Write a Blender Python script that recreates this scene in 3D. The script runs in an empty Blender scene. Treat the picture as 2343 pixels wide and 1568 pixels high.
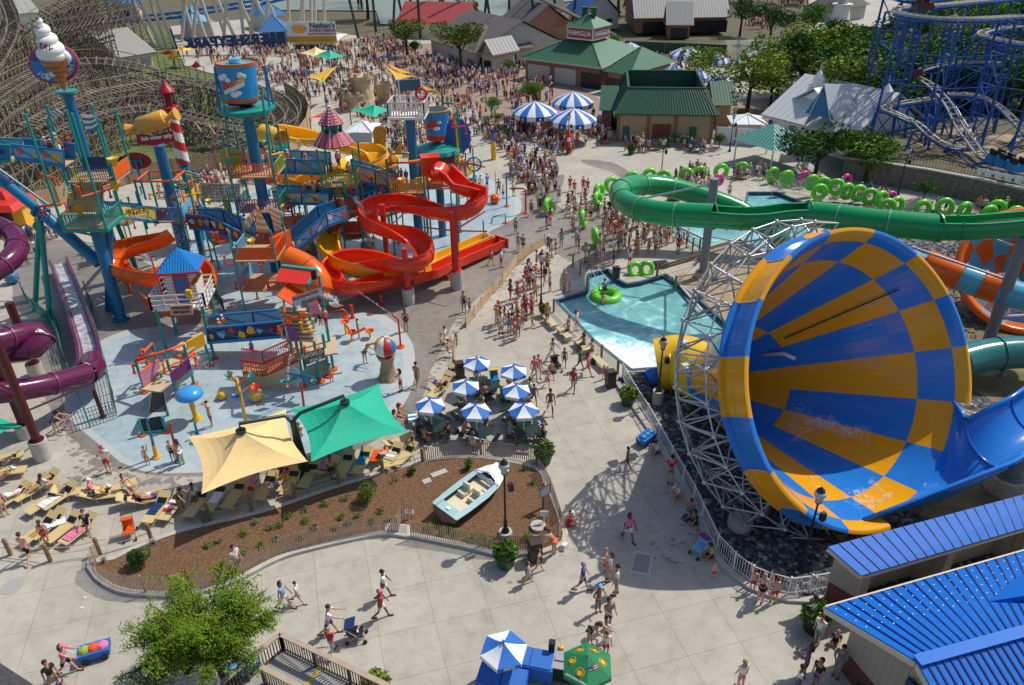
import bpy,math,random
from mathutils import Vector,noise
R=math.radians
PI=math.pi
scn=bpy.context.scene
COL=scn.collection
FOC,CAM_H,PITCH,ROLL=1740.0,27.0,R(30.3),R(-0.9)
cam_d=bpy.data.cameras.new('camera')
cam=bpy.data.objects.new('camera',cam_d);COL.objects.link(cam);scn.camera=cam
cam_d.sensor_fit='HORIZONTAL';cam_d.sensor_width=36.0;cam_d.lens=36.0*FOC/2343.0
cam_d.clip_start=0.5;cam_d.clip_end=3000
cf=Vector((0,math.cos(PITCH),-math.sin(PITCH)))
r0=Vector((1,0,0));u0=Vector((0,math.sin(PITCH),math.cos(PITCH)))
cr=math.cos(ROLL)*r0+math.sin(ROLL)*u0
cu=-math.sin(ROLL)*r0+math.cos(ROLL)*u0
from mathutils import Matrix
cam.matrix_world=Matrix(((cr.x,cu.x,-cf.x,0),(cr.y,cu.y,-cf.y,0),(cr.z,cu.z,-cf.z,CAM_H),(0,0,0,1)))
SUN_EL,SUN_AZ=R(54),math.atan2(0.53,0.85)
sd=Vector((math.cos(SUN_EL)*math.cos(SUN_AZ),math.cos(SUN_EL)*math.sin(SUN_AZ),math.sin(SUN_EL)))
w=bpy.data.worlds.new('World');scn.world=w;w.use_nodes=True
wn=w.node_tree.nodes;wl=w.node_tree.links
sky=wn.new('ShaderNodeTexSky');sky.sky_type='NISHITA';sky.sun_disc=False
sky.sun_elevation=SUN_EL;sky.sun_rotation=PI/2-SUN_AZ
sky.air_density=1.0;sky.dust_density=1.5
wl.new(sky.outputs['Color'],wn['Background'].inputs['Color']);wn['Background'].inputs['Strength'].default_value=0.12
sl=bpy.data.lights.new('sun','SUN');sl.energy=3.65;sl.angle=R(0.53);sl.color=(1.0,0.945,0.84)
so=bpy.data.objects.new('sun',sl);COL.objects.link(so);so.location=sd*200
so.rotation_euler=sd.to_track_quat('Z','Y').to_euler()
scn.view_settings.view_transform='Standard';scn.view_settings.look='None';scn.view_settings.exposure=0.0;scn.view_settings.gamma=1.0
def _ray(px,py):
 return cf+cr*((px-1171.5)/FOC)-cu*((py-784.0)/FOC)
def G(px,py,z=0.0):
 d=_ray(px,py);t=(z-CAM_H)/d.z
 return Vector((d.x*t,d.y*t,z))
def P(px,py,Y):
 d=_ray(px,py);t=Y/d.y
 return Vector((d.x*t,Y,CAM_H+d.z*t))
def q(c,r,x,y):
 s=.25 if r<3 else.253
 return(c*585.75+x*s,r*390.5+y*s)
def Q(c,r,x,y,z=0.0):return G(*q(c,r,x,y),z)
def QP(c,r,x,y,Y):return P(*q(c,r,x,y),Y)
def T(b,t):
 """point above ground point of pixel b seen at pixel t"""
 return P(t[0],t[1],G(*b).y)
_M={}
def lin(c):
 if isinstance(c,str):
  v=[int(c[i:i+2],16)/255 for i in(0,2,4)]
  return tuple(x/12.92 if x<=.04045 else((x+.055)/1.055)**2.4 for x in v)
 return tuple(c)
def mat(name,c,rough=.5,metal=0,var=.12,scale=1.5,bump=0.,bscale=20.,c2=None,spec=.5,trans=0,alpha=1):
 key=name
 if key in _M:return _M[key]
 m=bpy.data.materials.new(name);m.use_nodes=True
 n=m.node_tree.nodes;l=m.node_tree.links;b=n['Principled BSDF']
 c=lin(c)
 b.inputs['Roughness'].default_value=rough;b.inputs['Metallic'].default_value=metal
 b.inputs['Specular IOR Level'].default_value=spec
 if alpha<1:b.inputs['Alpha'].default_value=alpha
 if var>0 or c2:
  tc=n.new('ShaderNodeTexCoord');nz=n.new('ShaderNodeTexNoise');nz.inputs['Scale'].default_value=scale
  nz.inputs['Detail'].default_value=6;nz.inputs['Roughness'].default_value=.65
  l.new(tc.outputs['Object'],nz.inputs['Vector'])
  rp=n.new('ShaderNodeValToRGB')
  a=tuple(x*(1-var)for x in c);z=lin(c2)if c2 else tuple(min(1,x*(1+var))for x in c)
  rp.color_ramp.elements[0].color=(*a,1);rp.color_ramp.elements[1].color=(*z,1)
  rp.color_ramp.elements[0].position=.3;rp.color_ramp.elements[1].position=.7
  l.new(nz.outputs['Fac'],rp.inputs['Fac']);l.new(rp.outputs['Color'],b.inputs['Base Color'])
 else:
  b.inputs['Base Color'].default_value=(*c,1)
 if bump>0:
  tc=n.new('ShaderNodeTexCoord');nb=n.new('ShaderNodeTexNoise');nb.inputs['Scale'].default_value=bscale;nb.inputs['Detail'].default_value=4
  l.new(tc.outputs['Object'],nb.inputs['Vector'])
  bp=n.new('ShaderNodeBump');bp.inputs['Strength'].default_value=bump;bp.inputs['Distance'].default_value=.05
  l.new(nb.outputs['Fac'],bp.inputs['Height']);l.new(bp.outputs['Normal'],b.inputs['Normal'])
 _M[key]=m
 return m
def plain(name,c,rough=.6,**k):return mat(name,c,rough,var=.05,scale=3,**k)
def _fr(t,up=Vector((0,0,1))):
 t=t.normalized()
 if abs(t.dot(up))>.98:up=Vector((0,1,0))
 s=t.cross(up).normalized();u=s.cross(t).normalized()
 return s,u
class MB:
 def __init__(s):s.v=[];s.f=[];s.m=[]
 def add(s,vs,fs,m=0):
  o=len(s.v);s.v+=[Vector(x)for x in vs]
  s.f+=[tuple(i+o for i in f)for f in fs];s.m+=[m]*len(fs)
  return s
 def box(s,c,size,rz=0,m=0,taper=1.0):
  """c = centre of the bottom face"""
  x,y,z=size;ca,sa=math.cos(rz),math.sin(rz);vs=[]
  for k,zz in((1.0,0),(taper,z)):
   for a,b in((-.5,-.5),(.5,-.5),(.5,.5),(-.5,.5)):
    X,Y=a*x*k,b*y*k
    vs.append((c[0]+X*ca-Y*sa,c[1]+X*sa+Y*ca,c[2]+zz))
  return s.add(vs,[(0,3,2,1),(4,5,6,7),(0,1,5,4),(1,2,6,5),(2,3,7,6),(3,0,4,7)],m)
 def beam(s,p,r,w,h=None,m=0,up=Vector((0,0,1))):
  p=Vector(p);r=Vector(r);h=h or w
  if(r-p).length<1e-5:return s
  a,b=_fr(r-p,up);vs=[]
  for o in(p,r):
   for i,j in((-.5,-.5),(.5,-.5),(.5,.5),(-.5,.5)):vs.append(o+a*i*w+b*j*h)
  return s.add(vs,[(0,3,2,1),(4,5,6,7),(0,1,5,4),(1,2,6,5),(2,3,7,6),(3,0,4,7)],m)
 def tube(s,path,r,n=8,m=0,closed=False,cap=True):
  path=[Vector(p)for p in path];k=len(path);o=len(s.v);N=None
  for i,p in enumerate(path):
   if closed:t=path[(i+1)%k]-path[i-1]
   else:t=path[min(i+1,k-1)]-path[max(i-1,0)]
   if t.length<1e-7:t=Vector((0,0,1))
   t.normalize()
   if N is None:N,B=_fr(t)
   else:
    N=(N-t*N.dot(t))
    N=N.normalized()if N.length>1e-5 else _fr(t)[0]
   B=t.cross(N)
   rr=r[i]if isinstance(r,(list,tuple))else r
   for j in range(n):
    a=2*PI*j/n;s.v.append(p+N*(math.cos(a)*rr)+B*(math.sin(a)*rr))
  for i in range(k if closed else k-1):
   for j in range(n):
    a=o+i*n+j;b=o+i*n+(j+1)%n;i2=(i+1)%k
    c=o+i2*n+(j+1)%n;d=o+i2*n+j
    s.f.append((a,b,c,d));s.m.append(m)
  if cap and not closed:
   s.f.append(tuple(o+j for j in reversed(range(n))));s.m.append(m)
   s.f.append(tuple(o+(k-1)*n+j for j in range(n)));s.m.append(m)
  return s
 def cyl(s,c,r,h,n=16,m=0,r2=None):
  c=Vector(c);return s.tube([c,c+Vector((0,0,h))],[r,r if r2 is None else r2],n,m)
 def lathe(s,c,prof,n=20,m=0,mf=None,a0=0,a1=2*PI):
  """prof: list of (r,z); mf(j,i)->material index"""
  c=Vector(c);o=len(s.v);full=abs(a1-a0-2*PI)<1e-6;cols=n if full else n+1
  for(r,z)in prof:
   for j in range(cols):
    a=a0+(a1-a0)*j/n;s.v.append(c+Vector((r*math.cos(a),r*math.sin(a),z)))
  for i in range(len(prof)-1):
   for j in range(n):
    j2=(j+1)%cols
    s.f.append((o+i*cols+j,o+i*cols+j2,o+(i+1)*cols+j2,o+(i+1)*cols+j));s.m.append(mf(j,i)if mf else m)
  return s
 def ball(s,c,r,n=12,m=0,sc=(1,1,1),mf=None,rows=None):
  c=Vector(c);rows=rows or max(4,n//2);o=len(s.v)
  for i in range(rows+1):
   th=PI*i/rows
   for j in range(n):
    a=2*PI*j/n
    s.v.append(c+Vector((r*sc[0]*math.sin(th)*math.cos(a),r*sc[1]*math.sin(th)*math.sin(a),r*sc[2]*math.cos(th))))
  for i in range(rows):
   for j in range(n):
    s.f.append((o+i*n+j,o+(i+1)*n+j,o+(i+1)*n+(j+1)%n,o+i*n+(j+1)%n));s.m.append(mf(j,i)if mf else m)
  return s
 def prism(s,pts,z0,z1,m=0,mt=None):
  """outline (ccw or cw) extruded from z0 to z1"""
  k=len(pts);area=sum(pts[i][0]*pts[(i+1)%k][1]-pts[(i+1)%k][0]*pts[i][1]for i in range(k))
  if area<0:pts=list(reversed(pts))
  vs=[(p[0],p[1],z0)for p in pts]+[(p[0],p[1],z1)for p in pts]
  s.add(vs,[tuple(reversed(range(k)))]+[(i,(i+1)%k,k+(i+1)%k,k+i)for i in range(k)],m)
  return s.add(vs[k:],[tuple(range(k))],m if mt is None else mt)
 def plate(s,pts,th,m=0):
  """planar 3d polygon with thickness"""
  pts=[Vector(p)for p in pts];k=len(pts);nrm=Vector((0,0,0))
  for i in range(k):nrm+=(pts[i]-pts[0]).cross(pts[(i+1)%k]-pts[0])
  nrm.normalize();a=[p+nrm*th/2 for p in pts];b=[p-nrm*th/2 for p in pts]
  return s.add(a+b,[tuple(range(k)),tuple(reversed(range(k,2*k)))]+[(i,k+i,k+(i+1)%k,(i+1)%k)for i in range(k)],m)
 def quad(s,a,b,c,d,m=0):return s.add([a,b,c,d],[(0,1,2,3)],m)
 def sweep(s,path,prof,m=0,closed=False,mf=None,bank=None,up=Vector((0,0,1)),caps=True):
  """prof = closed outline of (side, up); closed: the path is a loop"""
  path=[Vector(p)for p in path];k=len(path);n=len(prof);o=len(s.v)
  for i,p in enumerate(path):
   t=(path[(i+1)%k]-path[i-1])if closed else(path[min(i+1,k-1)]-path[max(i-1,0)])
   a,b=_fr(t,up)
   if bank:
    bk=bank[i]if isinstance(bank,list)else bank;ca,sa=math.cos(bk),math.sin(bk);a,b=a*ca+b*sa,b*ca-a*sa
   for(x,y)in prof:s.v.append(p+a*x+b*y)
  for i in range(k if closed else k-1):
   i2=(i+1)%k
   for j in range(n):
    j2=(j+1)%n
    s.f.append((o+i*n+j,o+i*n+j2,o+i2*n+j2,o+i2*n+j));s.m.append(mf(i,j)if mf else m)
  if caps and not closed:
   s.f.append(tuple(o+j for j in range(n)));s.m.append(m if not mf else mf(0,0))
   s.f.append(tuple(o+(k-1)*n+j for j in reversed(range(n))));s.m.append(m if not mf else mf(k-2,0))
  return s
 def build(s,name,mats,parent=None,smooth=False,auto=None):
  me=bpy.data.meshes.new(name)
  off=Vector((0,0,0));pp=parent
  while pp is not None:off+=pp.location;pp=pp.parent
  me.from_pydata([tuple(v-off)for v in s.v],[],s.f)
  if not isinstance(mats,(list,tuple)):mats=[mats]
  for x in mats:me.materials.append(x)
  me.polygons.foreach_set('material_index',s.m)
  if smooth or auto:me.polygons.foreach_set('use_smooth',[True]*len(s.f))
  me.validate();me.update()
  if auto:
   try:me.set_sharp_from_angle(angle=R(auto))
   except Exception:pass
  o=bpy.data.objects.new(name,me);COL.objects.link(o)
  if parent is not None:o.parent=parent
  return o
def tag(o,label=None,cat=None,group=None,kind=None):
 if label:o['label']=label
 if cat:o['category']=cat
 if group:o['group']=group
 if kind:o['kind']=kind
 return o
def thing(name,label,cat,loc=(0,0,0),rz=0,group=None):
 o=bpy.data.objects.new(name,None);COL.objects.link(o);o.location=loc;o.rotation_euler=(0,0,rz)
 o.empty_display_size=.3
 return tag(o,label,cat,group)
def kids(o):return KIDS.get(o.name)or list(o.children)
KIDS={}
def dup(o,loc=None,rz=None,label=None,group=None,cat=None,scale=None):
 def rec(a,par):
  c=a.copy();COL.objects.link(c)
  if par is not None:c.parent=par
  for ch in a.children:rec(ch,c)
  return c
 c=rec(o,None)
 if loc is not None:c.location=loc
 if rz is not None:c.rotation_euler=(0,0,rz)
 if scale:c.scale=(scale,)*3 if not isinstance(scale,tuple)else scale
 return tag(c,label,cat,group)
def spline(pts,step=.5,closed=False):
 """Catmull-Rom through the points, about `step` apart"""
 pts=[Vector(p)for p in pts];k=len(pts);out=[]
 rng=range(k)if closed else range(k-1)
 for i in rng:
  p1,p2=pts[i],pts[(i+1)%k]
  p0=pts[(i-1)%k]if closed or i>0 else p1*2-p2
  p3=pts[(i+2)%k]if closed or i+2<k else p2*2-p1
  n=max(1,int((p2-p1).length/step))
  for j in range(n):
   t=j/n;out.append(.5*((2*p1)+(p2-p0)*t+(2*p0-5*p1+4*p2-p3)*t*t+(3*p1-p0-3*p2+p3)*t**3))
 if not closed:out.append(pts[-1])
 return out
def sheet(name,px,z,material,label=None,kind='structure',smooth=True,step=1.0,ground_z=0):
 """flat sheet on the ground whose outline is given in picture coordinates"""
 pts=[G(x,y,ground_z)for x,y in px]
 if smooth:pts=spline(pts,step,True)
 b=MB();b.add([(p.x,p.y,z)for p in pts],[tuple(range(len(pts)))])
 o=b.build(name,material)
 me=o.data
 if me.polygons[0].normal.z<0:me.flip_normals()
 o['kind']=kind
 return o
def structure(o):o['kind']='structure';return o
def text_mesh(txt,size,extrude=.01,bold=0,spacing=1.0):
 c=bpy.data.curves.new('t','FONT');c.body=txt;c.size=size;c.extrude=extrude;c.align_x='CENTER';c.align_y='CENTER';c.offset=bold;c.space_character=spacing;c.resolution_u=3
 o=bpy.data.objects.new('t',c);COL.objects.link(o)
 me=bpy.data.meshes.new_from_object(o.evaluated_get(bpy.context.evaluated_depsgraph_get()))
 bpy.data.objects.remove(o);bpy.data.curves.remove(c)
 return me
def lettering(name,txt,size,material,parent,origin,xdir,ydir,bold=0,extrude=.01,spacing=1.0):
 """words laid on a surface: origin, reading direction and up direction in world axes"""
 me=text_mesh(txt,size,extrude,bold,spacing);x=Vector(xdir).normalized();y=Vector(ydir).normalized();z=x.cross(y)
 off=Vector((0,0,0));pp=parent
 while pp is not None:off+=pp.location;pp=pp.parent
 og=Vector(origin)-off
 for v in me.vertices:v.co=og+x*v.co.x+y*v.co.y+z*v.co.z
 me.materials.clear();me.materials.append(material);me.name=name
 o=bpy.data.objects.new(name,me);COL.objects.link(o);o.parent=parent
 return o

# ================================================================ SETTING
rnd=random.Random(7)
from mathutils.geometry import tessellate_polygon
def concrete(name,c,c2,joints=True,wet=0.85,dirt=.35):
 m=bpy.data.materials.new(name);m.use_nodes=True
 n=m.node_tree.nodes;l=m.node_tree.links;b=n['Principled BSDF'];b.inputs['Roughness'].default_value=wet
 tc=n.new('ShaderNodeTexCoord')
 def noise_(sc,det=8,ro=.7):
  t=n.new('ShaderNodeTexNoise');t.inputs['Scale'].default_value=sc;t.inputs['Detail'].default_value=det;t.inputs['Roughness'].default_value=ro
  l.new(tc.outputs['Object'],t.inputs['Vector']);return t
 a=noise_(.12);r=n.new('ShaderNodeValToRGB');l.new(a.outputs['Fac'],r.inputs['Fac'])
 r.color_ramp.elements[0].color=(*lin(c2),1);r.color_ramp.elements[1].color=(*lin(c),1)
 r.color_ramp.elements[0].position=.38;r.color_ramp.elements[1].position=.6
 s=noise_(1.3);r2=n.new('ShaderNodeValToRGB');l.new(s.outputs['Fac'],r2.inputs['Fac'])
 r2.color_ramp.elements[0].color=(1-dirt,1-dirt,1-dirt*1.08,1);r2.color_ramp.elements[1].color=(1,1,1,1)
 r2.color_ramp.elements[0].position=.25;r2.color_ramp.elements[1].position=.55
 mx=n.new('ShaderNodeMix');mx.data_type='RGBA';mx.blend_type='MULTIPLY';mx.inputs[0].default_value=1
 l.new(r.outputs['Color'],mx.inputs[6]);l.new(r2.outputs['Color'],mx.inputs[7]);out=mx.outputs[2]
 v=n.new('ShaderNodeTexVoronoi');v.inputs['Scale'].default_value=1.1;l.new(tc.outputs['Object'],v.inputs['Vector'])
 r3=n.new('ShaderNodeValToRGB');l.new(v.outputs['Distance'],r3.inputs['Fac']);r3.color_ramp.elements[0].color=(.55,.52,.47,1)
 r3.color_ramp.elements[1].color=(1,1,1,1);r3.color_ramp.elements[0].position=.02;r3.color_ramp.elements[1].position=.045
 m2=n.new('ShaderNodeMix');m2.data_type='RGBA';m2.blend_type='MULTIPLY';m2.inputs[0].default_value=.6
 l.new(out,m2.inputs[6]);l.new(r3.outputs['Color'],m2.inputs[7]);out=m2.outputs[2]
 if joints:
  mp=n.new('ShaderNodeMapping');mp.vector_type='TEXTURE';mp.inputs['Rotation'].default_value=(0,0,R(15.6))
  th=R(15.6);ox,oy=.21,27.07-2.32*20
  mp.inputs['Location'].default_value=(ox*math.cos(th)-oy*math.sin(th),ox*math.sin(th)+oy*math.cos(th),0)
  l.new(tc.outputs['Object'],mp.inputs['Vector'])
  br=n.new('ShaderNodeTexBrick');br.offset=0;br.squash=1;br.inputs['Scale'].default_value=1
  br.inputs['Brick Width'].default_value=2.41;br.inputs['Row Height'].default_value=2.32;br.inputs['Mortar Size'].default_value=.011;br.inputs['Mortar Smooth'].default_value=.3
  br.inputs['Color1'].default_value=(1,1,1,1);br.inputs['Color2'].default_value=(.93,.93,.915,1);br.inputs['Mortar'].default_value=(.52,.46,.4,1)
  l.new(mp.outputs['Vector'],br.inputs['Vector'])
  m3=n.new('ShaderNodeMix');m3.data_type='RGBA';m3.blend_type='MULTIPLY';m3.inputs[0].default_value=1
  l.new(out,m3.inputs[6]);l.new(br.outputs['Color'],m3.inputs[7]);out=m3.outputs[2]
 l.new(out,b.inputs['Base Color'])
 nb=noise_(25);bp=n.new('ShaderNodeBump');bp.inputs['Strength'].default_value=.15;bp.inputs['Distance'].default_value=.02
 l.new(nb.outputs['Fac'],bp.inputs['Height']);l.new(bp.outputs['Normal'],b.inputs['Normal'])
 return m
M_CONC=concrete('light_concrete',(.50,.467,.40),(.42,.392,.335),dirt=.26)
M_WET=concrete('damp_concrete',(.30,.275,.235),(.21,.195,.17),joints=False,wet=.45)
M_PAD=concrete('splash_pad_paint',(.47,.56,.59),(.34,.45,.50),joints=False,wet=.22,dirt=.3)
M_RIM=concrete('pale_pad_rim',(.50,.53,.53),(.44,.47,.48),joints=False,wet=.5,dirt=.1)
M_MULCH=mat('bark_mulch',(.15,.072,.036),.95,c2=(.26,.14,.07),var=.5,scale=9,bump=1,bscale=14)
M_GRASS=mat('lawn_grass',(.10,.15,.035),.95,c2=(.17,.21,.06),var=.4,scale=.8,bump=.6,bscale=30)
M_DRY=mat('dry_grass',(.16,.14,.06),.95,c2=(.26,.22,.12),var=.4,scale=.7,bump=.6,bscale=20)
M_SAND=mat('sandy_soil',(.36,.26,.16),.95,c2=(.46,.35,.23),var=.3,scale=2,bump=.4,bscale=20)
M_DIRT=mat('brown_earth',(.10,.09,.05),.95,c2=(.17,.15,.09),var=.3,scale=1.5,bump=.5,bscale=10)
M_BRICKP=mat('brick_paving',(.30,.20,.16),.9,c2=(.38,.28,.23),var=.25,scale=1.2)
M_CURB=mat('kerb_concrete',(.48,.45,.40),.85,var=.15,scale=2)
M_ASPH=mat('dark_asphalt',(.06,.06,.065),.9,c2=(.09,.09,.095),var=.3,scale=6)
def rock_mat():
 m=bpy.data.materials.new('river_stone');m.use_nodes=True;n=m.node_tree.nodes;l=m.node_tree.links;b=n['Principled BSDF'];b.inputs['Roughness'].default_value=.75
 tc=n.new('ShaderNodeTexCoord');v=n.new('ShaderNodeTexVoronoi');v.inputs['Scale'].default_value=4.2;l.new(tc.outputs['Object'],v.inputs['Vector'])
 bw=n.new('ShaderNodeSeparateColor');l.new(v.outputs['Color'],bw.inputs[0])
 r=n.new('ShaderNodeValToRGB');e=r.color_ramp.elements;e[0].color=(.022,.024,.03,1);e[1].color=(.42,.40,.37,1);e[1].position=1
 k=e.new(.55);k.color=(.07,.075,.09,1);k=e.new(.8);k.color=(.17,.17,.18,1)
 l.new(bw.outputs[0],r.inputs['Fac']);l.new(r.outputs['Color'],b.inputs['Base Color'])
 bp=n.new('ShaderNodeBump');bp.invert=True;bp.inputs['Strength'].default_value=1;bp.inputs['Distance'].default_value=.15
 l.new(v.outputs['Distance'],bp.inputs['Height']);l.new(bp.outputs['Normal'],b.inputs['Normal']);return m
M_ROCK=rock_mat()
def water_mat(name,c,c2,foam=.0,sc=1.0,at=None):
 m=bpy.data.materials.new(name);m.use_nodes=True;n=m.node_tree.nodes;l=m.node_tree.links;b=n['Principled BSDF']
 b.inputs['Roughness'].default_value=.12;b.inputs['Specular IOR Level'].default_value=.4
 tc=n.new('ShaderNodeTexCoord');t=n.new('ShaderNodeTexNoise');t.inputs['Scale'].default_value=.45*sc;t.inputs['Detail'].default_value=8;t.inputs['Roughness'].default_value=.65;t.inputs['Distortion'].default_value=1.2
 l.new(tc.outputs['Object'],t.inputs['Vector']);r=n.new('ShaderNodeValToRGB');fo=t.outputs['Fac']
 if at:
  vm=n.new('ShaderNodeVectorMath');vm.operation='DISTANCE';vm.inputs[1].default_value=at;l.new(tc.outputs['Object'],vm.inputs[0]);mr=n.new('ShaderNodeMapRange');mr.inputs[1].default_value=1.0;mr.inputs[2].default_value=6.5;mr.inputs[3].default_value=.42;mr.inputs[4].default_value=0;l.new(vm.outputs['Value'],mr.inputs[0])
  ad=n.new('ShaderNodeMath');ad.operation='ADD';l.new(fo,ad.inputs[0]);l.new(mr.outputs[0],ad.inputs[1]);fo=ad.outputs[0]
 l.new(fo,r.inputs['Fac'])
 e=r.color_ramp.elements;e[0].color=(*c2,1);e[0].position=.35;e[1].color=(*c,1);e[1].position=.55
 if foam:k=e.new(.68);k.color=(*[min(1,x*1.5+.12)for x in c],1);k=e.new(.74);k.color=(foam,)*3+(1,)
 l.new(r.outputs['Color'],b.inputs['Base Color'])
 t2=n.new('ShaderNodeTexNoise');t2.inputs['Scale'].default_value=2.2*sc;t2.inputs['Detail'].default_value=5;l.new(tc.outputs['Object'],t2.inputs['Vector'])
 bp=n.new('ShaderNodeBump');bp.inputs['Strength'].default_value=.35;bp.inputs['Distance'].default_value=.2;l.new(t2.outputs['Fac'],bp.inputs['Height']);l.new(bp.outputs['Normal'],b.inputs['Normal'])
 return m
M_WATER=water_mat('pool_water',(.20,.47,.48),(.11,.34,.37),.85,at=(7.4,42.3,-.32))
M_CREEK=water_mat('green_creek_water',(.16,.19,.14),(.11,.14,.10))
M_CANAL=water_mat('brown_canal_water',(.22,.20,.12),(.17,.15,.09))
M_COPING=plain('dark_blue_pool_wall',(.045,.10,.16),.4)
b=MB();b.add([(-1500,-60,-.6),(1500,-60,-.6),(1500,2600,-.6),(-1500,2600,-.6)],[(0,1,2,3)])
structure(b.build('ground',M_DIRT))
POOL1=[(1271,688),(1346,665),(1346,628),(1391,616),(1411,638),(1434,650),(1466,645),(1524,628),(1616,700),(1690,765),(1600,840),(1506,842),(1444,847),(1361,781)]
POOL2=[(1490,503),(1610,572),(1624,579),(1686,562),(1757,598),(1830,565),(1880,500),(1850,468),(1777,440),(1711,440),(1706,470),(1640,492),(1560,492)]
PLAZA=[(-900,1568),(-900,1120),(-420,640),(-140,540),(60,490),(140,470),(300,420),(500,390),(610,378),(690,335),(714,275),(690,240),(640,212),(560,190),(420,150),(390,60),(600,40),(880,95),(1000,70),(1250,60),(1340,100),(1400,95),(1850,90),(1850,-15),(2130,-15),(1990,110),(2300,330),(2343,400),(2600,480),(2700,560),(2343,500),(2100,478),(1905,462),(1898,505),(1800,640),(1690,765),(1600,845),(1506,848),(1440,852),(1412,878),(1496,1000),(1586,1160),(1601,1192),(1639,1275),(1677,1316),(1717,1346),(1757,1361),(1802,1374),(1845,1376),(2050,1374),(2800,1200),(3400,1568),(3000,2100),(-700,2100)]
def G2(p):v=G(p[0],p[1]);return Vector((v.x,v.y,0))
outer=[G2(p)for p in PLAZA];h1=[G2(p)for p in POOL1];h2=[G2(p)for p in POOL2]
vs=outer+h1+h2
tris=tessellate_polygon([outer,h1,h2])
b=MB();b.add(vs,[tuple(t)for t in tris]);plaza=b.build('plaza',M_CONC);structure(plaza)
for p_ in plaza.data.polygons:
 if p_.normal.z<0:p_.flip()
def pool(name,px,wname):
 pts=[G2(p)for p in px]
 b=MB();b.add([(p.x,p.y,-.32)for p in pts],[tuple(range(len(pts)))]);o=b.build(wname,M_WATER)
 if o.data.polygons[0].normal.z<0:o.data.flip_normals()
 structure(o)
 b=MB();k=len(pts)
 for i in range(k):
  a,c=pts[i],pts[(i+1)%k];b.quad(a+Vector((0,0,-.5)),c+Vector((0,0,-.5)),c+Vector((0,0,.004)),a+Vector((0,0,.004)))
  b.beam(a+Vector((0,0,.02)),c+Vector((0,0,.02)),.22,.05)
 structure(b.build(name,M_COPING))
pool('pool_wall',POOL1,'landing_pool_water');pool('pool_wall',POOL2,'tube_pool_water')
sheet('damp_paving',[(560,740),(700,640),(960,560),(1170,470),(1215,430),(1290,400),(1275,470),(1330,500),(1350,560),(1310,600),(1240,560),(1195,600),(1120,660),(1050,720),(1020,780),(985,850),(960,930),(900,985),(700,1075),(440,1090),(300,1078),(160,1000),(90,880),(30,700),(60,560),(240,560),(400,640)],.004,M_WET,step=1.5)
sheet('damp_paving',[(1310,480),(1400,470),(1430,540),(1400,610),(1345,620),(1310,560)],.003,M_WET,step=1.5)
PADB=[(420,600),(440,520),(560,440),(720,400),(900,375),(1086,392),(1136,420),(1180,445),(1194,468),(1180,497),(1100,540),(985,590),(900,645),(780,690),(640,722),(500,722),(430,690)]
PADA=[(145,901),(147,936),(175,976),(207,1001),(237,1026),(275,1058),(325,1078),(375,1084),(457,1082),(640,1062),(800,1010),(880,965),(925,925),(948,865),(945,790),(911,743),(883,722),(760,716),(620,740),(480,742),(350,748),(287,757),(220,785),(165,840)]
def inset(px,f):
 cx=sum(p[0]for p in px)/len(px);cy=sum(p[1]for p in px)/len(px);return[(cx+(x-cx)*f,cy+(y-cy)*f)for x,y in px]
sheet('splash_pad_rim',PADB,.008,M_RIM);sheet('splash_pad',inset(PADB,.955),.012,M_PAD)
sheet('splash_pad_rim',PADA,.008,M_RIM);sheet('splash_pad',inset(PADA,.94),.012,M_PAD)
sheet('brick_paving',[(860,118),(980,100),(1180,130),(1410,250),(1400,300),(1170,300),(1080,250),(980,210),(880,170)],.004,M_BRICKP,step=3)
sheet('brick_paving',[(1440,250),(1560,240),(1800,220),(1850,150),(1880,160),(1900,260),(1700,330)],.004,M_BRICKP,smooth=False)
sheet('damp_patch',[(1330,365),(1400,372),(1440,395),(1425,408),(1395,392),(1345,378)],.004,M_WET)
sheet('creek',[(560,-40),(560,20),(860,22),(870,52),(1000,60),(1250,50),(1250,8),(1380,-10),(1380,-60)],-.3,M_CREEK,smooth=False)
sheet('canal',[(1290,90),(1340,128),(1470,138),(1700,145),(1930,140),(1930,80),(1850,92),(1500,92)],.01,M_CANAL,smooth=False)
sheet('stone_bed',[(1412,880),(1440,853),(1506,849),(1600,846),(1690,766),(1800,641),(1896,506),(1903,464),(2100,479),(2343,501),(2700,561),(3300,900),(2900,1240),(2050,1376),(1845,1378),(1757,1363),(1677,1318),(1639,1277),(1601,1194),(1586,1162),(1496,1002)],-.02,M_ROCK,smooth=False)
sheet('rough_grass',[(2060,640),(2180,640),(2343,700),(2700,800),(2800,1180),(2343,1150),(2140,1190),(2040,1160),(2000,900)],.0,M_DRY,step=2)
sheet('stone_bed',[(2170,900),(2230,895),(2290,925),(2270,985),(2150,1010),(2160,950)],.012,M_ROCK,step=2)
sheet('sand_bed',[(1618,572),(1690,552),(1770,596),(1800,640),(1690,765),(1610,690),(1540,630),(1600,620)],.008,M_SAND,smooth=False)
sheet('lawn',[(-900,560),(-420,640),(-140,540),(60,490),(140,470),(300,420),(500,390),(610,378),(690,335),(714,275),(690,240),(640,212),(560,190),(420,150),(380,60),(-800,20)],-.1,M_GRASS,smooth=False)
sheet('lawn',[(1990,110),(2130,-15),(1850,-60),(3300,-60),(3300,600),(2600,480),(2300,330)],-.1,M_GRASS,smooth=False)
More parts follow.
